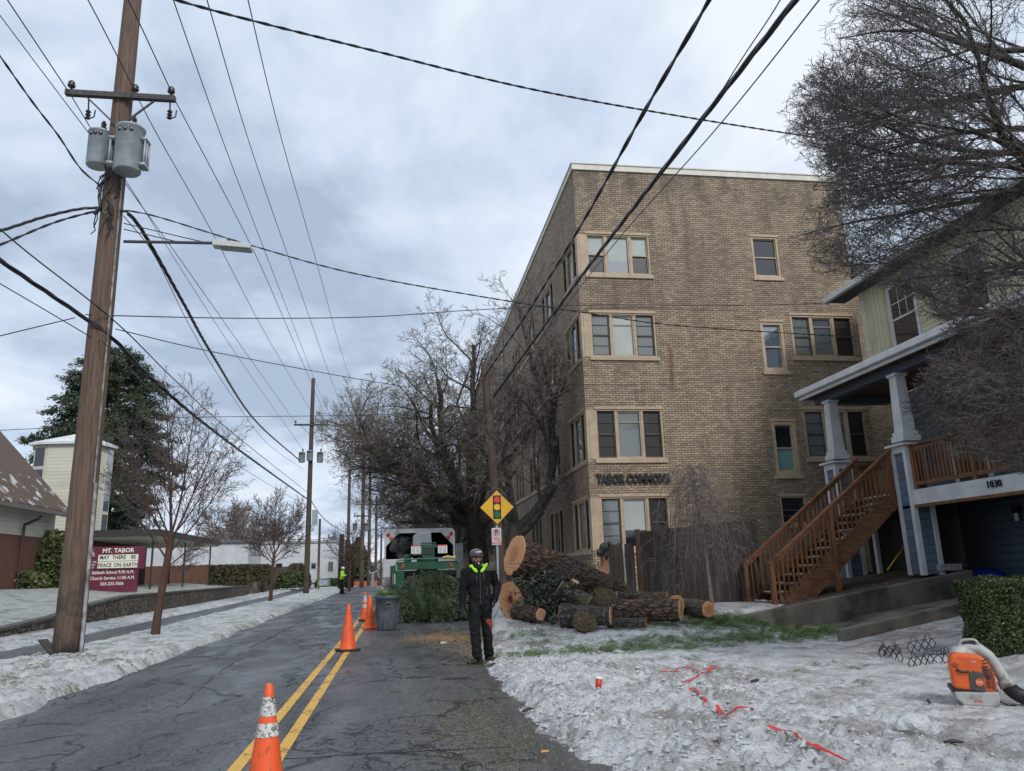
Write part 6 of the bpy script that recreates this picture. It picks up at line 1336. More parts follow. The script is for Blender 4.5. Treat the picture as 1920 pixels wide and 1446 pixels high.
# two hanging tails and a spread to the left over the bin
for i in range(330):
    c=[(.55,CY-1.0),(1.45,CY-1.0),(1.8,CY-.75),(.62,CY-1.05)][i%4]; h=rg.rand(); P.append((c[0]+rg.normal(0,.10+.05*h),c[1]+rg.normal(0,.12),.32+h*.6)); D.append((rg.normal(0,.25),rg.normal(-.2,.2),-1)); S.append(rg.uniform(.22,.38))
for i in range(150): P.append((rg.uniform(-.5,.4),CY-.75+rg.normal(0,.2),rg.uniform(.75,1.0)-.2*rg.rand())); D.append((-1+rg.normal(0,.4),-.4,-.1+rg.normal(0,.3))); S.append(rg.uniform(.25,.45))
T=thing('branch_pile','big heap of cut green cedar branches feeding into the green chipper','branches',(1.,CY-.8,0)); sprays('foliage',np.array(P),np.array(D),np.array(S),M_fir,T,rg,.45)
br_=[]
for i in range(26):
    a=rg.uniform(-2.8,-.3); q0=np.array([1.+rg.normal(0,.4),CY+.2,1.0+rg.normal(0,.15)]); q1=q0+np.array([math.cos(a)*.9,math.sin(a)*.9-.3,.1]); q2=q1+np.array([math.cos(a)*.35,-.3,-.45]); br_.append((np.stack([q0,q1,q2]),np.array([.03,.02,.008])))
tubes('branch',br_,M_limb,T,5)
# ================================================================ LOGS
def m_logbark(name,a,b,moss=None,ml=.5): return m_bark(name,a,b,6,(.45,.45,.45),1.,moss,ml,.85,.05)
q=NB('pine_bark'); uvs=q.tc.outputs['UV']; vo_=q.n('ShaderNodeTexVoronoi',{'Vector':q.mp((5.,19.,1),q.n('ShaderNodeVectorMath',{0:uvs,1:q.n('ShaderNodeVectorMath',{0:q.n('ShaderNodeTexNoise',{'Scale':6.,'Detail':4,'Vector':uvs}).outputs[1],1:(.12,.12,0)},operation='MULTIPLY').outputs[0]},operation='ADD').outputs[0]),'Scale':1.},feature='DISTANCE_TO_EDGE').outputs[0]; g=q.math('ADD',q.math('MULTIPLY',q.rng(vo_,0.,.22),.45),q.math('MULTIPLY',q.noise(1.,q.mp((3.,14.,1),uvs),7,.75,.5),.55)); g2=q.noise(1.,q.mp((9.,30.,1),uvs),5,.7); c=q.mix(q.rng(g,.38,.72),(.022,.014,.011),(.17,.10,.068)); c=q.mix(q.math('MULTIPLY',q.rng(g2,.5,.7),.6),c,(.20,.125,.085)); c=q.mix(q.rng(q.noise(2.,dt=5),.6,.72),c,(.09,.055,.04))
M_pb=q.fin(c,.85,q.bump(q.math('ADD',g,q.math('MULTIPLY',g2,.4)),1.,.06))
def bkv(q,uvs,sx_,sy_): return q.math('ADD',q.math('MULTIPLY',q.rng(q.n('ShaderNodeTexVoronoi',{'Vector':q.mp((sx_,sy_,1),q.n('ShaderNodeVectorMath',{0:uvs,1:q.n('ShaderNodeVectorMath',{0:q.n('ShaderNodeTexNoise',{'Scale':7.,'Detail':4,'Vector':uvs}).outputs[1],1:(.14,.14,0)},operation='MULTIPLY').outputs[0]},operation='ADD').outputs[0]),'Scale':1.},feature='DISTANCE_TO_EDGE').outputs[0],0.,.2),.35),q.math('MULTIPLY',q.noise(1.,q.mp((4.,12.,1),uvs),7,.8,.5),.65))
q=NB('mossy_bark'); uvs=q.tc.outputs['UV']; g=bkv(q,uvs,7.,24.); c=q.mix(q.rng(g,.35,.7),(.025,.02,.016),(.14,.115,.085)); c=q.mix(q.rng(q.noise(2.6,dt=6,ro=.7),.5,.62),c,(.10,.105,.05)); M_mb=q.fin(c,.85,q.bump(g,1.,.05))
q=NB('dark_wet_bark'); uvs=q.tc.outputs['UV']; g=bkv(q,uvs,8.,20.); c=q.mix(q.rng(g,.35,.7),(.010,.009,.008),(.075,.066,.056)); c=q.mix(q.rng(q.noise(3.,dt=6,ro=.7),.6,.68),c,(.35,.36,.38)); M_db=q.fin(c,.5,q.bump(g,1.,.04))
def m_cut(name,a,b,heart,rings=60):
    q=NB(name); uv=q.tc.outputs['UV']; w=q.n('ShaderNodeTexNoise',{'Scale':3.,'Detail':5,'Vector':uv}).outputs[1]; vv=q.n('ShaderNodeVectorMath',{0:uv,1:q.n('ShaderNodeVectorMath',{0:w,1:(.12,.12,0)},operation='MULTIPLY').outputs[0]},operation='ADD').outputs[0]
    d=q.n('ShaderNodeVectorMath',{0:vv,1:(.06,.06,0)},operation='SUBTRACT').outputs[0]; ln=q.n('ShaderNodeVectorMath',{0:d},operation='LENGTH').outputs['Value']
    rg_=q.math('SINE',q.math('MULTIPLY',ln,rings)); saw=q.noise(1.,q.mp((60.,3.,1),uv),3); c=q.mix(q.rng(rg_,-.6,.8),a,b); c=q.mix(q.math('MULTIPLY',q.rng(ln,.62,.30),.65),c,heart); c=q.mix(q.math('MULTIPLY',q.rng(saw,.5,.7),.35),c,tuple(x*.45 for x in a)); c=q.mix(q.rng(q.noise(3.2,uv,5,.7),.62,.68),c,tuple(x*.4 for x in heart))
    return q.fin(c,.75,q.bump(q.math('ADD',saw,q.math('MULTIPLY',rg_,.15)),.5,.01))
M_cut=m_cut('cut_wood',(.66,.33,.15),(.42,.19,.085),(.33,.12,.05)); M_cut2=m_cut('cut_wood_pale',(.60,.38,.22),(.48,.28,.15),(.42,.22,.11),40)
def log(label,p0,p1,r0,r1,mb_,mc,seed,lump=.06,knots=(),n=56,k=34,flare=0,hole=False):
    T=thing('cut_log',label,'log',tuple((Vector(p0)+Vector(p1))/2-Vector((0,0,r0))),'freshly cut logs piled on the snowy lawn')
    p0=np.array(p0,float); p1=np.array(p1,float); d=p1-p0; L=np.linalg.norm(d); d/=L; u=np.cross(d,[0,0,1.]); u/=np.linalg.norm(u); w=np.cross(u,d)
    a=np.arange(n)*2*np.pi/n; V=[];U=[]
    for i in range(k+1):
        s=i/k; r=r0+(r1-r0)*s+flare*math.exp(-s*6); cx=np.cos(a); sy=np.sin(a)
        rr_=r*(1+lump*2*(fbm(cx*2+s*L*1.2+seed,sy*2+s*L*.9,3,seed)-.5)); fur=fbm(cx*r*22+seed*3,sy*r*22+s*L*3.0,3,seed+5)-.5; rr_=rr_+.24*min(r,.35)*fur
        jag=0
        V.append(p0+d*L*s+(u[None]*(cx*rr_)[:,None]+w[None]*(sy*rr_)[:,None])); U.append(rr_)
    V=np.concatenate(V); i=np.arange(k)[:,None]*n; j=np.arange(n)[None,:]; A=i+j; B2=i+(j+1)%n; Fq=np.stack([A,B2,B2+n,A+n],-1).reshape(-1,4)
    o=rawmesh('bark',V,Fq,mb_,T,smooth=True); uv=o.data.uv_layers.new(name='UVMap'); li=np.empty(len(o.data.loops),dtype=np.int32); o.data.loops.foreach_get('vertex_index',li)
    ii=li//n; jj=(li%n).astype(float); lp=np.arange(len(li)); fc=lp//4; jf=(fc%n); jj=np.where((jf==n-1)&(jj==0),n,jj); uv.data.foreach_set('uv',np.stack([ii/k*L,jj/n*2*math.pi*max(r0,.15)],1).astype(np.float32).ravel())
    for e,(pc,ring,sg) in enumerate(((p0,V[:n],-1),(p1,V[-n:],1))):
        rings=[ring+d*sg*.0, (ring-pc)*.93+pc+d*sg*.012,(ring-pc)*.6+pc+d*sg*.016,(ring-pc)*.2+pc+d*sg*(.016)]
        if hole and e==0: rings[-1]=(ring-pc)*.17+pc-d*sg*.25; rings[-2]=(ring-pc)*.25+pc+d*sg*.01
        VV=np.concatenate(rings+[pc[None]+d*sg*(.016 if not(hole and e==0) else -.3)]); m_=len(rings); Q=[];
        i2=np.arange(m_-1)[:,None]*n; A=i2+j; B2=i2+(j+1)%n; Q=np.stack([A,B2,B2+n,A+n],-1).reshape(-1,4); c0=m_*n; jl=np.arange(n); tri=np.stack([(m_-1)*n+jl,(m_-1)*n+(jl+1)%n,np.full(n,c0),np.full(n,c0)],1)
        me=MB(); me.add(VV.tolist(),[tuple(x) for x in Q.tolist()]+[tuple(x[:3]) for x in tri.tolist()]); ob=me.build('cut_face',mc,T,smooth=False)
        rel=VV-pc; uu=rel@u; ww=rel@w; rmax=max(r0,r1); li=np.empty(len(ob.data.loops),dtype=np.int32); ob.data.loops.foreach_get('vertex_index',li); ob.data.uv_layers[0].data.foreach_set('uv',np.stack([uu[li]/rmax,ww[li]/rmax],1).astype(np.float32).ravel())
    for (s,az,lk,rk) in knots:
        c0=p0+d*L*s; dr=u*math.cos(az)+w*math.sin(az); mbk=MB(); r=r0+(r1-r0)*s; mbk.tube([c0+dr*r*.7,c0+dr*(r+lk*.5),c0+dr*(r+lk)],[rk*1.3,rk*1.05,rk],14); st_=mbk.build('branch_stub',mb_,T,smooth=True); mc_=MB(); q1=c0+dr*(r+lk+.002); mc_.tube([q1,q1+dr*.01],rk*.93,14); mc_.build('cut_face',mc,st_)
    return T
log('biggest pine log, propped on the pile with a huge orange cut face beside the worker',(2.43,16.25,1.72),(4.95,17.15,.82),.405,.27,M_pb,M_cut,1,.07,flare=.03,k=60)
log('large log with a hollow dark centre under the biggest one, right of the worker',(2.33,16.35,.80),(4.3,17.6,.78),.37,.3,M_pb,M_cut,2,.09,hole=True)
log('short sawdust covered stub with a small round end in front of the hollow log',(2.78,15.35,.55),(2.45,16.1,.6),.115,.2,M_pb,M_cut2,3,.1)
log('dark frosty log with a pale round end in the middle of the pile',(4.02,14.75,.5),(3.15,15.15,.52),.165,.22,M_db,M_cut2,4,.12)
log('mossy limb with a pale oval cut on its upper side below the biggest log',(3.25,15.6,1.05),(3.75,15.4,.72),.15,.17,M_mb,M_cut2,5,.14,knots=((.35,1.3,.1,.085),))
log('small black wet log with a reddish end lying on the snow in front',(4.66,14.6,.36),(4.0,14.9,.38),.085,.10,M_db,m_cut('cut_red',(.45,.14,.06),(.3,.09,.04),(.3,.1,.05)),6,.1)
log('brown barked log with a large pale end, right of the black wet one',(5.42,14.75,.56),(4.25,15.5,.56),.205,.215,M_pb,M_cut2,7,.05,knots=())
log('partly hidden log with an orange end just behind the brown barked one',(5.62,15.5,.62),(5.25,16.6,.62),.2,.2,M_pb,M_cut,8,.06)
log('rightmost fuzzy log with a round orange end beside the scattered green debris',(6.13,15.1,.53),(5.75,16.6,.58),.155,.2,M_mb,M_cut,9,.12)
log('thin grey log lying flat behind the right logs in front of the fence',(5.9,16.9,.78),(4.7,16.7,.80),.07,.09,M_mb,M_cut2,10,.1)
M_root=m_bark('root_fibre',(.34,.25,.13),(.12,.085,.05),30,(1,1,.3),1.,(.15,.15,.12),.6)
def furry(name,label,c,r,seed,n=1400):
    T=thing(name,label,'stump',(c[0],c[1],c[2]-r[2])); blob('wood',[('e',c,r),('e',(c[0]+.1,c[1],c[2]-.05),(r[0]*.8,r[1]*.7,r[2]*.8))],M_mb,T,.03,1); g=np.random.RandomState(seed); d=g.normal(0,1,(n,3)); d/=np.linalg.norm(d,axis=1)[:,None]; leaves('fibres',np.array(c)+d*np.array(r)*1.03,.055,M_root,T,g,9.); return T
furry('root_stump','round shaggy root stump covered in tan fibres under the tip of the biggest log',(4.15,15.75,.72),(.30,.26,.25),3)
furry('root_stump','tan fibrous lump hanging against the dark frosty log',(3.5,14.72,.42),(.19,.14,.20),4,900)
# brush between the logs
rg=np.random.RandomState(44)
T=thing('leafy_brush','dark leafy brush stuffed between the hollow log and the mossy limb','branches',(3.1,15.6,.5)); n=420; P=np.stack([rg.normal(3.05,.32,n),rg.normal(15.75,.2,n),np.clip(rg.normal(.85,.27,n),.35,1.35)],1); leaves('foliage',np.concatenate([P+rg.normal(0,.06,(n,3)) for _ in range(5)]),.045,m_leaf('brush_leaves',(.012,.02,.012),(.045,.06,.04),None,.4,3),T,rg,2.6)
tw=[]
for i in range(60):
    q0=np.array([rg.uniform(2.5,4.2),rg.uniform(15.5,16.2),rg.uniform(.6,1.6)]); d=rg.normal(0,1,3)*np.array([1,.4,.6]); d/=np.linalg.norm(d); L=rg.uniform(.3,.8); tw.append((np.stack([q0,q0+d*L*.5+rg.normal(0,.04,3),q0+d*L+rg.normal(0,.06,3)]),np.array([.009,.007,.004])))
tubes('twigs',tw,M_redtw,T,4)
tw=[]
for i in range(70):   # vine stems clinging to the big log
    s=rg.uniform(.02,.8); p0=np.array([2.43,16.25,1.72]); p1=np.array([4.95,17.15,.82]); c=p0+(p1-p0)*s; a=rg.uniform(2.2,5.6); u=np.array([.336,-.942,0]); w=np.array([.3,.107,.948]); r=.43-.12*s; pts=[]
    for k in range(5): aa=a+.22*k*rg.choice([-1,1])*1.; ss=s+.035*k; pts.append(p0+(p1-p0)*ss+(u*math.cos(aa)+w*math.sin(aa))*(.43-.12*ss+rg.uniform(.0,.02)))
    tw.append((np.array(pts),np.full(5,rg.uniform(.005,.011))))
T=thing('vine_stems','tangle of brown vine stems clinging to the side of the biggest log','vines',(3.2,16.4,.9)); tubes('stems',tw,m_bark('vine',(.16,.09,.06),(.09,.05,.035),20),T,4)
# ---------------------------------------------------------------- green debris on the snow
rg=np.random.RandomState(52); P=[];D=[];S=[]
def scat(cx,cy,sx_,sy_,n,s0=.12,s1=.28,up=.05):
    for _ in range(n):
        x=rg.normal(cx,sx_); y=rg.normal(cy,sy_)
        if x>6.95 and y>15.9: y=15.9-rg.rand()*.5
        if x>7.3 and 12.3<y<12.8: continue
        P.append((x,y,(gz(x,y) if x<9.8 else .12)+up*rg.rand()+.015)); a=rg.rand()*6.28; D.append((math.cos(a),math.sin(a),rg.normal(0,.12))); S.append(rg.uniform(s0,s1))
for (cx,cy,sx_,sy_,n) in ((6.6,15.0,.9,.35,480),(7.6,14.6,.9,.5,420),(5.2,13.4,.8,.35,200),(6.6,13.6,.8,.4,220),(3.2,13.0,.5,.22,120),(4.2,12.7,.5,.15,60),(2.2,12.6,.35,.3,60),(2.5,14.3,.4,.4,60),(6.1,15.2,.4,.3,120),(8.6,14.6,.6,.6,160)): scat(cx,cy,sx_,sy_,n)
for px,py in ((1360,1345),(1150,1252),(1130,1210),(1290,1225),(1390,1190),(1480,1245),(1530,1235),(1575,1232),(1600,1262),(1610,1240),(1620,1270),(960,1310),(1345,1302),(1300,1230),(1215,1210),(1460,1205),(1740,1330),(1225,1288)):
    q=atZ(px,py,.15); scat(q.x,q.y,.09,.06,7,.07,.15,.02)
for px,py in ((800,1190),(690,1213),(850,1362),(660,1262),(735,1300),(860,1190),(870,1205),(890,1180),(780,1335),(700,1246),(890,1225)):
    q=atZ(px,py,.0); 
    for _ in range(5): x=rg.normal(q.x,.06); y=rg.normal(q.y,.08); P.append((x,y,.012)); a=rg.rand()*6.28; D.append((math.cos(a),math.sin(a),0)); S.append(rg.uniform(.05,.11))
for _ in range(160): x=rg.normal(1.3,.3); y=rg.uniform(12,21); P.append((x,y,max(.02,gz(x,y)+.02))); a=rg.rand()*6.28; D.append((math.cos(a),math.sin(a),0)); S.append(rg.uniform(.06,.18))
o=sprays('fir_debris',np.array(P),np.array(D),np.array(S),m_leaf('fir_debris_green',(.045,.075,.025),(.11,.17,.055),None,.6,5.),None,rg,.1); tag(o,'green fir sprigs scattered over the snow and the wet road','debris',kind='stuff')
# sawdust and wood crumbs
P=[]
for (px,py,sx_,sy_,k) in ((850,1192,.55,.35,2300),(790,1152,.6,.3,900),(900,1215,.35,.5,900),(985,1165,.4,.5,1100),(1690,1215,.5,.25,400),(1000,1178,.6,.5,600)):
    q=atZ(px,py,.05)
    k*=5; x=rg.normal(q.x,sx_,k); y=rg.normal(q.y,sy_*2,k); z=np.maximum(zyard2(x,y),zr(y))+.012; P.append(np.stack([x,y,z],1))
P=np.concatenate(P); o=leaves('sawdust',P,.010,mat('sawdust',(.55,.33,.15),.9,(.4,.22,.1),20),None,rg,1.5,np.tile(np.array([0,0,1.]),(len(P),1)),.8); tag(o,'orange sawdust strewn over the road and snow around the logs','sawdust',kind='stuff')
n=18000; x=np.r_[rg.normal(1.0,.55,n//2),rg.uniform(-3.8,1.2,n//4),rg.normal(.75,.3,n//4)]; y=np.r_[rg.uniform(4.5,20,3*n//4),rg.normal(7.6,1.1,n//4)]; x=np.where(x>1.9,1.5,x); P=np.stack([x,y,np.maximum(zyard2(x,y),zr(y)-.01)+.01],1); o=leaves('twig_litter',P,.009,mat('litter',(.10,.09,.04),.8,(.22,.19,.06),40,lo=.45,hi=.5),None,rg,2.2,np.tile(np.array([0,0,1.]),(n,1)),.7); tag(o,'tiny bark crumbs and yellow green needles littering the wet asphalt','litter',kind='stuff')
sticks=[(175,1262,.5),(1095,1315,.0)]
for i,(px,py,L,a,lab) in enumerate(((1418,1266,.16,.2,'dark broken stick on the snow above the red tape'),(1785,1371,.14,-.3,'dark bark strip on the snow right of the upright ice chunk'),(925,1236,.3,.9,'thin dark twig on the snow edge beside the worker\'s boot') ,(1155,1262,.3,.25,'dark twig lying on the ploughed snow ridge behind the red cup'),(990,1315,.14,.5,'short dark twig on the snow right at the asphalt edge'),(1740,1310,.08,1.2,'small black scrap on the snow left of the blower'))):
    q=atZ(px,py,.12); z=gz(q.x,q.y)+.015; mb=MB(); d=Vector((math.cos(a),math.sin(a),0)); mb.tube([Vector((q.x,q.y,z))-d*L/2,Vector((q.x,q.y,z+.015)),Vector((q.x,q.y,z+.005))+d*L/2],[.012,.016,.007],6); o=mb.build('stick',M_dark,None,smooth=True); tag(o,lab,'stick')
# ---------------------------------------------------------------- red tape pieces, cup
M_tape=mat('tape_red',(.62,.035,.03),.4,(.5,.02,.02),10)
def surf(px,py,dz=.02):
    z=.12
    for _ in range(6): q=atZ(px,py,z); z=gz(q.x,q.y)+dz
    return atZ(px,py,z)
tp=[([(1240,1258),(1262,1262),(1285,1253),(1312,1249)],'short crumpled piece of red tape farthest up the snow'),([(1282,1279),(1305,1272),(1330,1258),(1350,1252)],'diagonal strip of red tape rising to the right, second from the top'),([(1286,1286),(1305,1300),(1324,1317)],'short strip of red tape sloping down right below the diagonal one'),([(1345,1330),(1362,1343),(1385,1335),(1412,1333)],'wavy red tape piece in the middle of the trodden snow'),([(1440,1361),(1480,1385),(1530,1415),(1590,1456)],'longest straight red tape strip running to the bottom edge')]
for pts,lab in tp:
    C=crom([surf(*p,.03) for p in pts],14); A=[];Fs=[];zs_=[]
    for i,p in enumerate(C):
        z=gz(p.x,p.y); d=(C[min(i+1,len(C)-1)]-C[max(i-1,0)]).normalized(); s=Vector((-d.y,d.x,0)).normalized(); tw_=.4*math.sin(i*.25); w=.013*(1+.3*math.sin(i*.5)); off=s*w*math.cos(tw_)+Vector((0,0,w*math.sin(tw_))); z=max(gz(p.x+a_,p.y+b_) for a_ in (-.03,0,.03) for b_ in (-.03,0,.03)); zs_.append(z); zc=max(z*.4+.6*sum(zs_[-6:])/len(zs_[-6:]),z-.01); c=Vector((p.x,p.y,zc+.015)); A+= [c-off,c+off]
    mb=MB(); mb.add(A,[(2*i,2*i+1,2*i+3,2*i+2) for i in range(len(C)-1)]); o=mb.build('red_tape',M_tape,None); sm=o.modifiers.new('t','SOLIDIFY'); sm.thickness=.003; tag(o,lab,'tape','pieces of red tape on the snow')
q=surf(1122,1303,.0); q.z=max(gz(q.x+a_,q.y+b_) for a_ in (-.05,0,.05) for b_ in (-.12,-.06,0,.04)); Cu=thing('paper_cup','red paper cup with a white rim standing tilted in the dirty snow','cup',(q.x,q.y,q.z)); mb=MB(); Mr=Matrix.Rotation(.12,3,'Y'); mb.lathe(q-Vector((0,0,.03)),[(.026,0),(.038,.125)],24,M=Mr); mb.build('cup',mat('cup_red',(.6,.03,.025),.4),Cu,smooth=True); mb=MB(); mb.lathe(q-Vector((0,0,.03)),[(.041,.12),(.043,.128),(.040,.138),(.034,.139),(.02,.134)],24,M=Mr); mb.build('lid',mat('cup_white',(.75,.75,.74),.4),Cu)
q=surf(1022,1413,.0); q=atZ(1022,1413,.0); mb=MB(); mb.tube([(q.x-.03,q.y,.015),(q.x+.03,q.y+.005,.015)],.009,8); o=mb.build('orange_stub',mat('stub_orange',(.6,.28,.1),.6),None); tag(o,'tiny orange stub on the wet asphalt at the bottom edge','litter')
# ---------------------------------------------------------------- black lattice border fence
M_iron=mat('iron_black',(.012,.012,.013),.4)
LF=thing('border_fence','low black metal lattice border fence with scrolls standing in the snow by the blower','garden fence',(4.9,7.9,.1))
def panel(pa,pb,h,nd,scroll=True):
    a=Vector(pa); b=Vector(pb); d=(b-a); L=d.length; d.normalize(); up=Vector((0,0,1)); mb=MB()
    w=L/nd; hh_=h*.62
    for i in range(nd):
        c=a+d*(w*(i+.5)); T_=[c+up*(hh_),c+d*w*.5+up*(hh_*.5),c+up*.0,c-d*w*.5+up*(hh_*.5)]
        for j in range(4): mb.bar(T_[j],T_[(j+1)%4],.008,.011,up=d.cross(up))
    mb.build('lattice',M_iron,LF); s=MB()
    if scroll:
        k=max(2,nd//2)
        for i in range(k):
            c=a+d*(L*(i+.5)/k)+up*(hh_); r=h*.24
            s.tube([c+d*(math.cos(t)*r*(1-.0))+up*(math.sin(t)*r*1.1) for t in np.linspace(-.1,3.3,12)],.0035,5)
            for sg in (-1,1): s.tube([c+d*sg*(r-.35*r+math.cos(t)*.35*r)+up*(.3*r+math.sin(t)*.35*r) for t in np.linspace(0,5.2,12)],.003,5)
        s.tube([a+up*hh_*.98-d*.02,b+up*hh_*.98+d*.02],.0035,5); s.build('scrolls',M_iron,LF)
def gp(px,py): 
    q=surf(px,py,-.02); return q
panel(gp(1649,1232),gp(1695,1246),.26,4); panel(gp(1648,1238),gp(1690,1228),.24,3); panel(gp(1702,1226),gp(1756,1216),.25,4,True); panel(gp(1704,1256),gp(1752,1246),.22,4); panel(gp(1768,1248),gp(1782,1246),.24,1); panel(gp(1752,1246),gp(1770,1246),.2,1)
# ---------------------------------------------------------------- backpack blower
bq=atY(1830,1306,6.9); BX,BY,BZ=bq.x,6.9,gz(bq.x,6.9)-.01
M_or=mat('blower_orange',(.72,.13,.02),.35,(.6,.10,.02),5,c3=(.25,.08,.03),s3=9,lo3=.62,hi3=.75); M_gr=mat('blower_grey',(.40,.41,.40),.5,(.32,.33,.32),6,c3=(.14,.12,.10),s3=8,lo3=.5,hi3=.68); M_dk=mat('blower_dark',(.02,.02,.022),.5); M_gd=mat('blower_charcoal',(.06,.06,.055),.55)
Bl=thing('backpack_blower','orange and grey backpack leaf blower sitting upright on the snow','leaf blower',(BX,BY,BZ))
B0=Vector((BX,BY,BZ)); _th=R_(-30); Rb=Matrix.Rotation(_th,3,'Z')
def bp(x,y,z): return B0+Rb@Vector((x,y,z))
def bprism(pts,y0,y1,mi=0,mb=None):
    mb=mb or MB(); mb.prism([bp(x,y0,z) for x,z in pts],Rb@Vector((0,y1-y0,0)),mi); return mb
base=[(-.20,.10),(-.16,.02),(-.12,.0),(.14,-.01),(.175,.02),(.18,.13),(.17,.16),(-.205,.16)]
bprism([(-.185,.075),(-.13,.022),(.15,.012),(.165,.10),(.155,.145),(-.20,.135)],-.20,.12).build('base_tray',M_gr,Bl,bevel=.014)
bprism([(-.155,.0),(.15,-.012),(.155,.014),(-.145,.024)],-.205,.14).build('foot_rail',mat('foot_pale',(.48,.47,.42),.6,(.25,.24,.2),14),Bl,bevel=.008)
bprism([(-.21,.13),(.16,.14),(.165,.165),(-.205,.17)],-.17,.14).build('frame_plate',M_dk,Bl,bevel=.006)
# fan volute behind and duct
Mx=Matrix.Rotation(R_(90),3,'X')
sh=[('e',tuple(bp(.0,.05,.335)),(.215,.075,.205))]
pts=[(-.10,.49),(-.0,.535),(.09,.52),(.16,.46),(.205,.38),(.245,.29),(.27,.22)]
for (a,b) in zip(pts,pts[1:]): sh.append(('c',tuple(bp(a[0],.05,a[1]-.03)),.055,tuple(bp(b[0],.05,b[1]-.03)),.055))
blob('fan_housing',sh,M_gr,Bl,.012,3)
mb=MB(); A=bp(.262,.05,.22); Bb=bp(.285,.04,.16); mb.tube([A,Bb],[.07,.075],22); mb.build('duct_collar',M_gr,Bl,smooth=True)
hp=[bp(.28,.04,.17),bp(.31,.02,.125),bp(.36,-.01,.09),bp(.43,-.05,.075),bp(.52,-.1,.07)]; C=crom(hp,8); mb=MB(); mb.tube(C,[.062+.005*(i%2) for i in range(len(C))],18); mb.build('flexible_hose',M_dk,Bl)
orange=[(-.195,.165),(-.20,.38),(-.175,.455),(-.125,.475),(.06,.455),(.10,.42),(.155,.30),(.16,.15),(.13,.135),(-.03,.145)]
bprism(orange,-.19,-.02).build('engine_cover',M_or,Bl,bevel=.028,seg=3)
bprism([(-.06,.165),(-.055,.30),(-.015,.325),(.055,.31),(.06,.14),(.0,.14)],-.2,-.18).build('starter_cover',M_gd,Bl,bevel=.008)
mb=MB(); mb.lathe(bp(.018,-.202,.225),[(.001,0),(.033,0),(.033,.006),(.001,.006)],28,M=Rb@Mx); bdg=mb.build('badge',M_or,Bl); text('STIHL',.021,bp(.018,-.2095,.225),Rb@Vector((1,0,0)),(0,0,1),.0005,M_trim,'lettering',bdg,bold=.0008)
text('STIHL',.03,bp(-.01,-.2015,.062),Rb@Vector((1,0,0)),(0,0,1),.0006,M_or,'lettering',Bl,bold=.0006)
text('STIHL',.018,bp(-.0,-.192,.40),Rb@Vector((1,0,0)),(0,0,1),.0006,M_trim,'lettering',Bl,bold=.0004)
mb=MB()
for k in range(5): mb.bar(bp(.065+k*.0,-.193,.405-k*.022),bp(.115,-.193,.43-k*.022-.012*k),.006,.008,up=(0,1,0))
for k in range(8): mb.bar(bp(.06,-.193,.36-k*.0)-Vector((0,0,k*.012)),bp(.105,-.193,.345)-Vector((0,0,k*.012)),.006,.005,up=(0,1,0))
for k in range(11): mb.bar(bp(.115,-.193,.345-k*.017),bp(.145,-.193,.335-k*.017),.006,.006,up=(0,1,0))
for k in range(5): mb.bar(bp(.072,-.193,.235-k*.014),bp(.108,-.193,.235-k*.014),.006,.006,up=(0,1,0))
v=mb.build('vent_slots',M_dk,Bl)
mb=MB(); q1=bp(.095,-.19,.262); mb.bar(bp(.075,-.194,.265),bp(.112,-.194,.265),.006,.035,up=(0,0,1)); mb.build('vent_window',M_dk,Bl)
mb=MB(); mb.tube([bp(-.15,-.2,.335),bp(-.12,-.205,.315),bp(-.05,-.205,.315)],.010,8); mb.build('starter_grip',M_dk,Bl,smooth=True)
mb=MB(); mb.lathe(bp(-.15,-.186,.375),[(.001,0),(.026,0),(.026,.01),(.018,.014),(.001,.014)],20,M=Rb@Mx); mb.build('fuel_cap',mat('orange_dark',(.35,.06,.015),.5),Bl)
mb=MB(); mb.tube(crom([bp(-.08,.03,.50),bp(-.05,.02,.56),bp(.0,.02,.575),(bp(.07,.02,.57)),bp(.10,.02,.51)],6),.013,8); mb.build('carry_handle',M_gr,Bl,smooth=True)
bprism([(-.05,.50),(-.03,.555),(.06,.555),(.085,.50)],.01,.03).build('handle_web',M_dk,Bl)
mb=MB(); mb.box(*[0,1,0,1,0,1]) if 0 else None
st_=MB(); st_.tube(crom([bp(.15,.0,.08),bp(.2,-.06,.03),bp(.24,-.1,.02),bp(.29,-.12,.025),bp(.27,-.06,.02)],6),.012,6,sq=.4); st_.build('shoulder_strap',M_dk,Bl)
bprism([(.09,.52),(.22,.44),(.25,.38),(.21,.40),(.10,.49)],.10,.14).build('back_pad',M_dk,Bl,bevel=.01)
# blue tarp behind the hedge, yellow pole leaning under the porch
c=atX(1835,1085,13.6); o=blob('blue_tarp',[('e',(13.5,c.y,1.0),(.35,.75,.16)),('e',(13.5,c.y-.5,.95),(.3,.4,.18)),('e',(13.55,c.y+.3,1.05),(.2,.3,.12))],mat('tarp_blue',(.01,.03,.30),.4,(.008,.02,.18),6,bump=1,bscale=9,bdist=.05),None,.03,1); tag(o,'crumpled bright blue tarp behind the dense green hedge','tarp')
a=atX(1650,1088,11.4); b=atX(1700,1018,12.4); YP=thing('pole_tool','yellow handled tool leaning under the porch behind the white pedestal','pole tool',tuple(a)); m1=a.lerp(b,.25); mb=MB(); mb.tube([m1,b],.02,8); mb.build('handle',mat('handle_yellow',(.55,.33,.03),.4),YP,smooth=True); mb=MB(); mb.tube([a,m1],.018,8); mb.build('shaft',M_ins,YP,smooth=True)
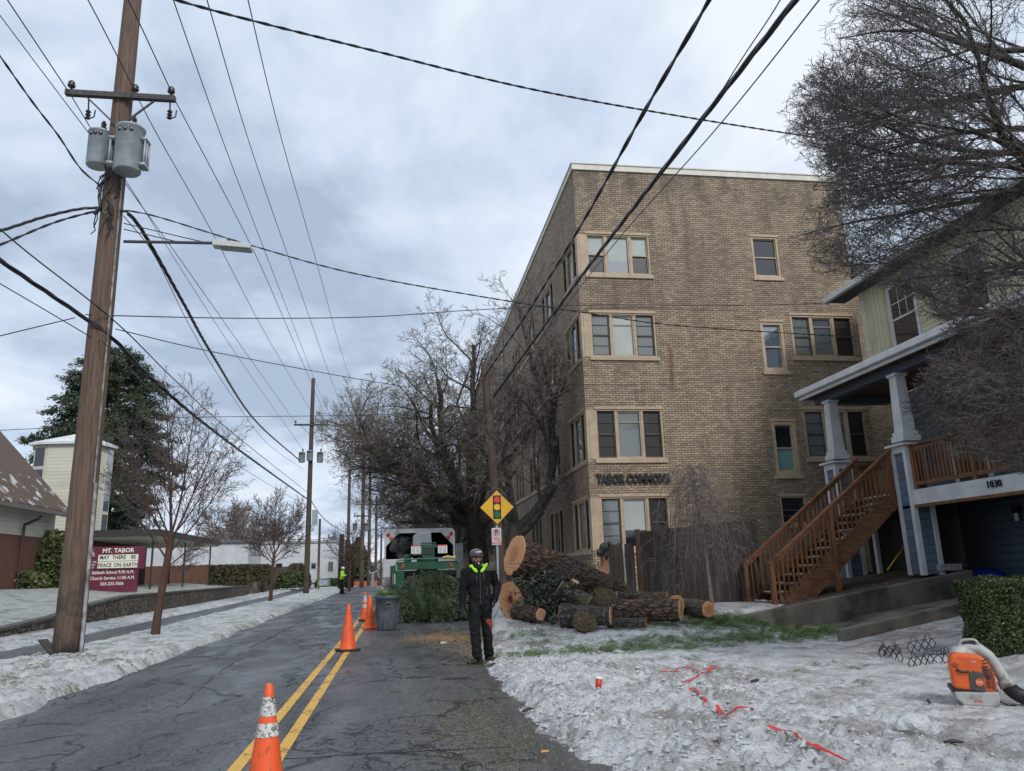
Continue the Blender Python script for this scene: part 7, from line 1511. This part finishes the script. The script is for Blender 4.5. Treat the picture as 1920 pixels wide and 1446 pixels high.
# bits on the left: orange tape on the verge, small yard signs, far details
q=atZ(408,1155,.08); mb=MB(); mb.add([(q.x-.5,q.y,.09),(q.x+.5,q.y+.1,.10),(q.x+.55,q.y+.25,.11),(q.x-.45,q.y+.2,.10)],[(0,1,2,3)]); o=mb.build('orange_netting',mat('net_orange',(.55,.12,.06),.6),None); o.modifiers.new('t','SOLIDIFY').thickness=.01; tag(o,'flat scrap of orange netting lying on the left verge beyond the young tree','netting')
q=atY(607,1095,61); Ys=thing('yard_sign','small pale yard sign on two stakes in front of the white building','sign',(q.x,61,.2)); mb=MB(); mb.box(q.x-.35,q.x+.35,61,61.02,.75,1.2); mb.build('panel',mat('yard_sign',(.45,.5,.6),.5,(.15,.2,.3),9),Ys); mb=MB(); mb.box(q.x-.45,q.x-.42,61,61.03,.1,2.2); mb.box(q.x+.42,q.x+.45,61,61.03,.1,3.2); mb.build('stake',mat('stake_yellow',(.5,.42,.15),.6),Ys)
q=atY(672,1092,88); Ob=thing('orange_barrier','low orange construction barrier across the street beyond the crest','barrier',(q.x,88,0)); mb=MB(); mb.box(q.x-.5,q.x+2.0,88,88.05,-.6,q.z+.1); mb.build('mesh_panel',mat('barrier_orange',(.5,.12,.05),.7),Ob); mb=MB(); mb.box(q.x+.35,q.x+.5,87.9,87.95,-.6,q.z+.9); mb.build('post',M_trim,Ob)
q=atY(699,1078,74); Ub=thing('utility_cabinet','pale grey kerbside post box with a curved pipe left of the chip truck','cabinet',(q.x,74,.3)); mb=MB(); mb.box(q.x-.12,q.x+.12,74,74.3,.2,q.z+.25); mb.build('post',mat('cab_grey',(.33,.37,.42),.5),Ub); mb=MB(); mb.tube(crom([(q.x-.35,74,q.z+.35),(q.x-.2,74,q.z+.15),(q.x+.2,74,q.z+.25),(q.x+.5,74,q.z+.4)],5),.05,6); mb.build('arm',M_trim,Ub)
# loose grains and crumbs of ice over the ploughed snow
rg=np.random.RandomState(91); n=9000; x=1.0+np.abs(rg.normal(0,1.5,n))+.05*rg.rand(n); x[n//2:]=rg.uniform(1.2,7.,n-n//2); y=rg.uniform(4.2,13,n); s=np.clip(rg.lognormal(-4.55,.5,n),.005,.05)*np.where(x>4.5,.6,1.)
e0=zyard2(x,y); k=e0>-.02; x,y,s,e0=x[k],y[k],s[k],e0[k]; n=len(x)
oc=np.array([(1,0,0),(-1,0,0),(0,1,0),(0,-1,0),(0,0,1),(0,0,-1)],float); V=oc[None]*s[:,None,None]*rg.uniform(.55,1.3,(n,6,1))*np.array([1.2,1.,.8]); a=rg.rand(n)*6.28; ca,sa=np.cos(a)[:,None],np.sin(a)[:,None]; V=np.stack([V[...,0]*ca-V[...,1]*sa,V[...,0]*sa+V[...,1]*ca,V[...,2]],-1)
V=V+np.stack([x,y,e0+s*.25],1)[:,None,:]; f=np.array([(0,2,4),(2,1,4),(1,3,4),(3,0,4),(2,0,5),(1,2,5),(3,1,5),(0,3,5)]); o=rawmesh('ice_crumbs',V.reshape(-1,3),(f[None]+np.arange(n)[:,None,None]*6).reshape(-1,3),M_snowP,None); tag(o,'loose grains and crumbs of ice over the ploughed snow','ice',kind='stuff')
# ================================================================ PEOPLE
def rotz(a): return Matrix.Rotation(a,3,'Z')
def person(name,label,loc,rz,H,pose,mats,voxel=.0095,fine=True):
    """figure built facing -Y around the origin, z up, 1.80 m tall, then placed."""
    T=thing(name,label,'person',(0,0,0)); s=1.
    j=pose; body=[];A=body.append
    # head and neck
    hd=Vector(j['head']); hr=rotz(j.get('turn',0))@Matrix.Rotation(j.get('nod',0),3,'X')
    def hp_(x,y,z): return tuple(hd+hr@Vector((x,y,z)))
    A(('e',hp_(0,.012,.02),(.076,.092,.10),hr)); A(('e',hp_(0,-.02,-.055),(.056,.062,.06),hr)); A(('e',hp_(0,-.055,-.09),(.03,.028,.026),hr))
    A(('e',hp_(0,-.098,-.015),(.012,.018,.026),hr)); A(('c',hp_(0,-.085,.02),.010,hp_(0,-.108,-.022),.012)); A(('e',hp_(-.079,.01,-.01),(.012,.02,.032),hr)); A(('e',hp_(.079,.01,-.01),(.012,.02,.032),hr)); A(('c',hp_(-.04,-.08,.035),.012,hp_(.04,-.08,.035),.012)); A(('e',hp_(0,-.088,-.052),(.024,.012,.010),hr))
    nk=Vector(j['neck']); A(('c',hp_(0,.02,-.05),.055,tuple(nk),.062))
    ch=Vector(j['chest']); pv=Vector(j['pelvis']); A(('c',tuple(nk),.06,tuple(ch+Vector((0,.0,.12))),.10)); A(('e',tuple(ch),(.165,.11,.17))); A(('e',tuple((ch+pv)/2),(.14,.10,.17))); A(('e',tuple(pv),(.155,.115,.12)))
    for sd,k in ((-1,'L'),(1,'R')):
        sh,el,wr=[Vector(v) for v in j['arm'+k]]; hi,kn,an=[Vector(v) for v in j['leg'+k]]
        A(('c',tuple(nk-Vector((0,0,.07))),.06,tuple(sh),.062)); A(('c',tuple(sh),.056,tuple(el),.042)); A(('c',tuple(el),.043,tuple(wr),.029)); A(('c',tuple(hi),.088,tuple(kn),.057)); A(('c',tuple(kn),.058,tuple(an),.038))
    B_=blob('body',body,mats['skin'],T,voxel,3)
    # jacket
    J=[]; A=J.append
    A(('e',tuple(ch+Vector((0,0,.0))),(.205,.145,.20))); A(('c',tuple(ch+Vector((-.10,0,.13))),.085,tuple(ch+Vector((.10,0,.13))),.085)); A(('e',tuple((ch*.45+pv*.55)),(.185,.14,.21))); A(('e',tuple(pv+Vector((0,0,.03))),(.19,.145,.12))); A(('c',tuple(pv+Vector((-.06,0,.0))),.125,tuple(pv+Vector((.06,0,.0))),.125))
    for sd,k in ((-1,'L'),(1,'R')):
        sh,el,wr=[Vector(v) for v in j['arm'+k]]; A(('c',tuple(ch+Vector((.08*sd,0,.14))),.085,tuple(sh),.082)); A(('c',tuple(sh),.082,tuple(el),.066)); A(('c',tuple(el),.066,tuple(wr),.050)); A(('e',tuple(el+Vector((0,.01,.02))),(.072,.07,.06)))
    jk=blob('jacket',J,mats['jacket'],T,voxel,2,mats.get('jfun'),(.010,8,9) if fine else None)
    P_=[]; A=P_.append; A(('e',tuple(pv-Vector((0,0,.04))),(.18,.135,.14)))
    for sd,k in ((-1,'L'),(1,'R')):
        hi,kn,an=[Vector(v) for v in j['leg'+k]]; A(('c',tuple(hi),.108,tuple(kn),.082)); A(('c',tuple(kn),.082,tuple(an),.072)); A(('e',tuple(an+Vector((0,0,.02))),(.084,.088,.045))); A(('e',tuple(kn.lerp(an,.8)),(.082,.085,.07)))
    blob('trousers',P_,mats['trousers'],T,voxel,2,mats.get('tfun'),(.011,7,9) if fine else None)
    for sd,k in ((-1,'L'),(1,'R')):
        an=Vector(j['leg'+k][2]); td=j['toe'+k]; f=Vector((math.sin(td),-math.cos(td),0)); a0=Vector((an.x,an.y,0))
        blob('boot',[('c',tuple(a0+Vector((0,0,.055))-f*.055),.05,tuple(a0+Vector((0,0,.045))+f*.11),.043),('e',tuple(a0+f*.15+Vector((0,0,.038))),(.05,.05,.036)),('c',tuple(a0+Vector((0,0,.06))),.052,tuple(an+Vector((0,0,.04))),.056),('c',tuple(a0-f*.07+Vector((0,0,.014))),.028,tuple(a0+f*.16+Vector((0,0,.014))),.032)],mats['boot'],T,voxel,2)
        # gloved hand: palm, four curled fingers, thumb from the side of the palm
        wr=Vector(j['arm'+k][2]); el=Vector(j['arm'+k][1]); dn=(wr-el).normalized(); fw=Vector((0,-1,0)); fw=(fw-dn*fw.dot(dn)).normalized(); inw=dn.cross(fw)*(1 if k=='L' else -1)
        inw=Vector((-sd,0,0)); inw=(inw-dn*inw.dot(dn)).normalized(); fw=(Vector((0,-1,0))-dn*Vector((0,-1,0)).dot(dn)); fw=(fw-inw*fw.dot(inw)).normalized()
        S=[('c',tuple(wr),.031,tuple(wr+dn*.04),.034)]; pc=wr+dn*.065
        for q_ in (-1,0,1): S.append(('c',tuple(wr+dn*.04+fw*q_*.018),.018,tuple(wr+dn*.095+fw*q_*.025),.016))
        for i,(o_,Lf,cu) in enumerate(((.036,.060,.35),(.012,.070,.45),(-.012,.066,.55),(-.034,.052,.65))):
            b=wr+dn*.098+fw*o_; d1=(dn*math.cos(cu*.6)+inw*math.sin(cu*.6)); m1=b+d1*Lf*.5; d2=(dn*math.cos(cu*1.6)+inw*math.sin(cu*1.6)); m2=m1+d2*Lf*.34; d3=(dn*math.cos(cu*2.6)+inw*math.sin(cu*2.6)); m3=m2+d3*Lf*.28
            S+= [('c',tuple(b),.0115,tuple(m1),.0108),('c',tuple(m1),.0108,tuple(m2),.010),('c',tuple(m2),.010,tuple(m3),.009)]
        t0=wr+dn*.035+fw*.028; t1=t0+(fw*.7+dn*.6+inw*.25)*.036; t2=t1+(dn*.9+fw*.25+inw*.3)*.032; S+=[('c',tuple(t0),.016,tuple(t1),.013),('c',tuple(t1),.013,tuple(t2),.0105)]
        blob('glove',S,mats['glove'],T,.0042 if fine else .008,1)
    if 'extra' in mats: mats['extra'](T,hd,hr,hp_,j)
    sc=H/1.80; T.scale=(sc,)*3; T.location=loc; T.rotation_euler=(0,0,rz); return T
M_skin=mat('skin',(.42,.23,.16),.55,(.36,.19,.13),12); M_jkt=mat('jacket_black',(.006,.006,.007),.85,(.012,.012,.014),5,bump=.8,bscale=11,bdist=.03); M_jk2=mat('jacket_brown',(.055,.045,.038),.8); M_neon=mat('neon_yellow',(.42,.85,.03),.6,(.32,.7,.03),6)
M_trs=mat('trousers_black',(.008,.008,.009),.85,(.016,.016,.017),6,bump=.9,bscale=12,bdist=.03); M_tred=mat('trouser_patch_red',(.26,.045,.03),.8,(.16,.03,.02),12); M_boot=mat('boot_leather',(.018,.013,.010),.55,(.04,.028,.02),12); M_glv=mat('glove_navy',(.012,.014,.03),.6)
def ex_worker(T,hd,hr,hp_,j):
    # helmet with brim
    def inh(p): return 0
    S=[('e',hp_(0,.012,.075),(.108,.128,.085),hr),('e',hp_(0,.012,.05),(.112,.132,.04),hr)]
    h=blob('helmet',S,mat('helmet_grey',(.045,.04,.04),.25,(.07,.05,.045),6,coat=.5),T,.007,2)
    # visor brim, and dark hood down the sides of the face
    blob('helmet_brim',[('e',hp_(0,-.105,.052),(.085,.055,.011),hr)],MATS['helmet_grey'],T,.006,1)
    blob('helmet_logo',[('e',hp_(.02,-.108,.105),(.034,.012,.017),hr@Matrix.Rotation(.25,3,'Y')),('e',hp_(-.03,-.104,.10),(.022,.012,.014),hr)],mat('logo_pale',(.5,.5,.5),.4),T,.005,1)
    for s in (-1,1):
        mb=MB(); mb.tube([hp_(s*.098,.0,.05),hp_(s*.088,-.02,-.03),hp_(s*.05,-.055,-.10)],.007,6); mb.build('chin_strap',M_ins,T)
        blob('eye',[('e',hp_(s*.031,-.079,.012),(.013,.009,.0065),hr)],mat('eye_dark',(.06,.04,.03),.3),T,.003,0)
        blob('eyebrow',[('c',hp_(s*.015,-.089,.032),.004,hp_(s*.048,-.082,.032),.004)],mat('hair_dark',(.02,.013,.009),.8),T,.003,0)
    blob('beard',[('e',hp_(0,-.05,-.105),(.062,.055,.055),hr),('e',hp_(0,-.062,-.13),(.045,.042,.05),hr),('e',hp_(-.05,-.03,-.07),(.025,.05,.045),hr),('e',hp_(.05,-.03,-.07),(.025,.05,.045),hr),('c',hp_(-.028,-.095,-.042),.009,hp_(.028,-.095,-.042),.009)],mat('beard_black',(.014,.010,.008),.9,bump=1,bscale=60),T,.006,1)
    blob('hair',[('c',hp_(.085,.06,.0),.03,hp_(.095,.075,-.09),.022),('e',hp_(0,.07,-.02),(.07,.045,.09),hr)],MATS['hair_dark'],T,.008,1)
    mb=MB(); mb.tube([hp_(.0,-.10,-.062),hp_(-.004,-.135,-.085)],.0075,8); mb.build('cigarette',mat('cig_white',(.7,.7,.68),.6),T)
    nk=Vector(j['neck'])
    S=[]
    for s in (-1,1):
        R1=Matrix.Rotation(s*-.75,3,'Y'); S+=[('e',tuple(nk+Vector((s*.062,-.112,-.05))),(.055,.016,.028),R1),('e',tuple(nk+Vector((s*.105,-.05,.0))),(.045,.05,.030),Matrix.Rotation(s*-.5,3,'Y')),('e',tuple(nk+Vector((s*.085,.045,.015))),(.05,.05,.03))]
    S+=[('e',tuple(nk+Vector((0,.085,.01))),(.10,.035,.04)),('e',tuple(nk+Vector((.105,-.06,.015))),(.062,.045,.022),Matrix.Rotation(-.6,3,'Y'))]
    blob('hood',S,M_neon,T,.008,1)
    ch=Vector(j['chest'])
    mb=MB(); mb.tube([ch+Vector((0,-.152,.08)),ch+Vector((0,-.158,-.05)),ch+Vector((0,-.15,-.2)),ch+Vector((0,-.145,-.36))],.004,5); mb.tube([ch+Vector((.055,-.147,.12)),ch+Vector((.06,-.155,-.0))],.005,5); mb.tube([ch+Vector((-.06,-.15,.06)),ch+Vector((-.055,-.155,-.03))],.005,5); mb.tube([ch+Vector((.12,-.138,-.12)),ch+Vector((.10,-.15,-.24))],.004,5); mb.build('zip',mat('zip_grey',(.09,.09,.1),.4),T)
def jf(c):
    return 1 if (c.z>1.405 and c.x>.05) else 0
def tf(c): return 1 if (.46<c.z<.66 and c.y<.06 and c.x>.10+.45*(.66-c.z)*(c.z<.60)+.0*(c.z>=.60)) else 0
pose=dict(head=(-.03,-.04,1.60),turn=.12,nod=.05,neck=(-.01,.0,1.47),chest=(0,0,1.27),pelvis=(.025,.0,.97),
 armL=[(-.205,.01,1.385),(-.25,.04,1.10),(-.27,-.05,.87)],armR=[(.20,.0,1.415),(.31,.06,1.16),(.245,-.09,.96)],
 legL=[(-.07,0,.93),(-.085,-.07,.51),(-.055,-.10,.10)],legR=[(.10,.0,.93),(.13,.03,.51),(.165,.12,.11)],toeL=-1.05,toeR=.35)
wp=atZ(900,1240,.03); 
person('person','worker in black with a neon hood and dark helmet standing at the road edge',(wp.x-.0,wp.y,roadz(wp.x,wp.y)+.0),.06,1.80,pose,dict(skin=M_skin,jacket=[M_jkt,M_jk2],jfun=jf,trousers=[M_trs,M_tred],tfun=tf,boot=M_boot,glove=M_glv,extra=ex_worker),voxel=.009)
def ex_flag(T,hd,hr,hp_,j):
    blob('helmet',[('e',hp_(0,.01,.075),(.11,.13,.085),hr),('e',hp_(0,-.06,.055),(.08,.10,.014),hr)],mat('helmet_pale',(.6,.68,.6),.3),T,.012,1)
    blob('hair',[('e',hp_(0,.03,.0),(.085,.085,.08),hr)],MATS['hair_dark'],T,.012,1)
pose2=dict(head=(0,-.03,1.60),turn=0,nod=.1,neck=(0,.0,1.47),chest=(0,0,1.27),pelvis=(0,.02,.97),
 armL=[(-.20,.0,1.40),(-.24,-.05,1.14),(-.12,-.26,1.2)],armR=[(.20,.0,1.40),(.25,-.05,1.14),(.10,-.28,1.2)],
 legL=[(-.09,0,.93),(-.10,-.06,.51),(-.10,-.10,.10)],legR=[(.09,.0,.93),(.10,.05,.51),(.10,.10,.10)],toeL=-.2,toeR=.2)
fp=atZ(641,1114,.23)
person('person','distant flagger in a fluorescent yellow jacket standing at the left kerb',(fp.x,fp.y,roadz(fp.x,fp.y)+.02),R_(80),1.82,pose2,dict(skin=M_skin,jacket=M_neon,trousers=M_trs,boot=M_boot,glove=M_glv,extra=ex_flag),voxel=.014,fine=False)
for o in bpy.data.objects:
    if '_w' in o.keys(): del o['_w']

for n_ in ('jacket_black','trousers_black'): MATS[n_].node_tree.nodes['Principled BSDF'].inputs['Specular IOR Level'].default_value=.2
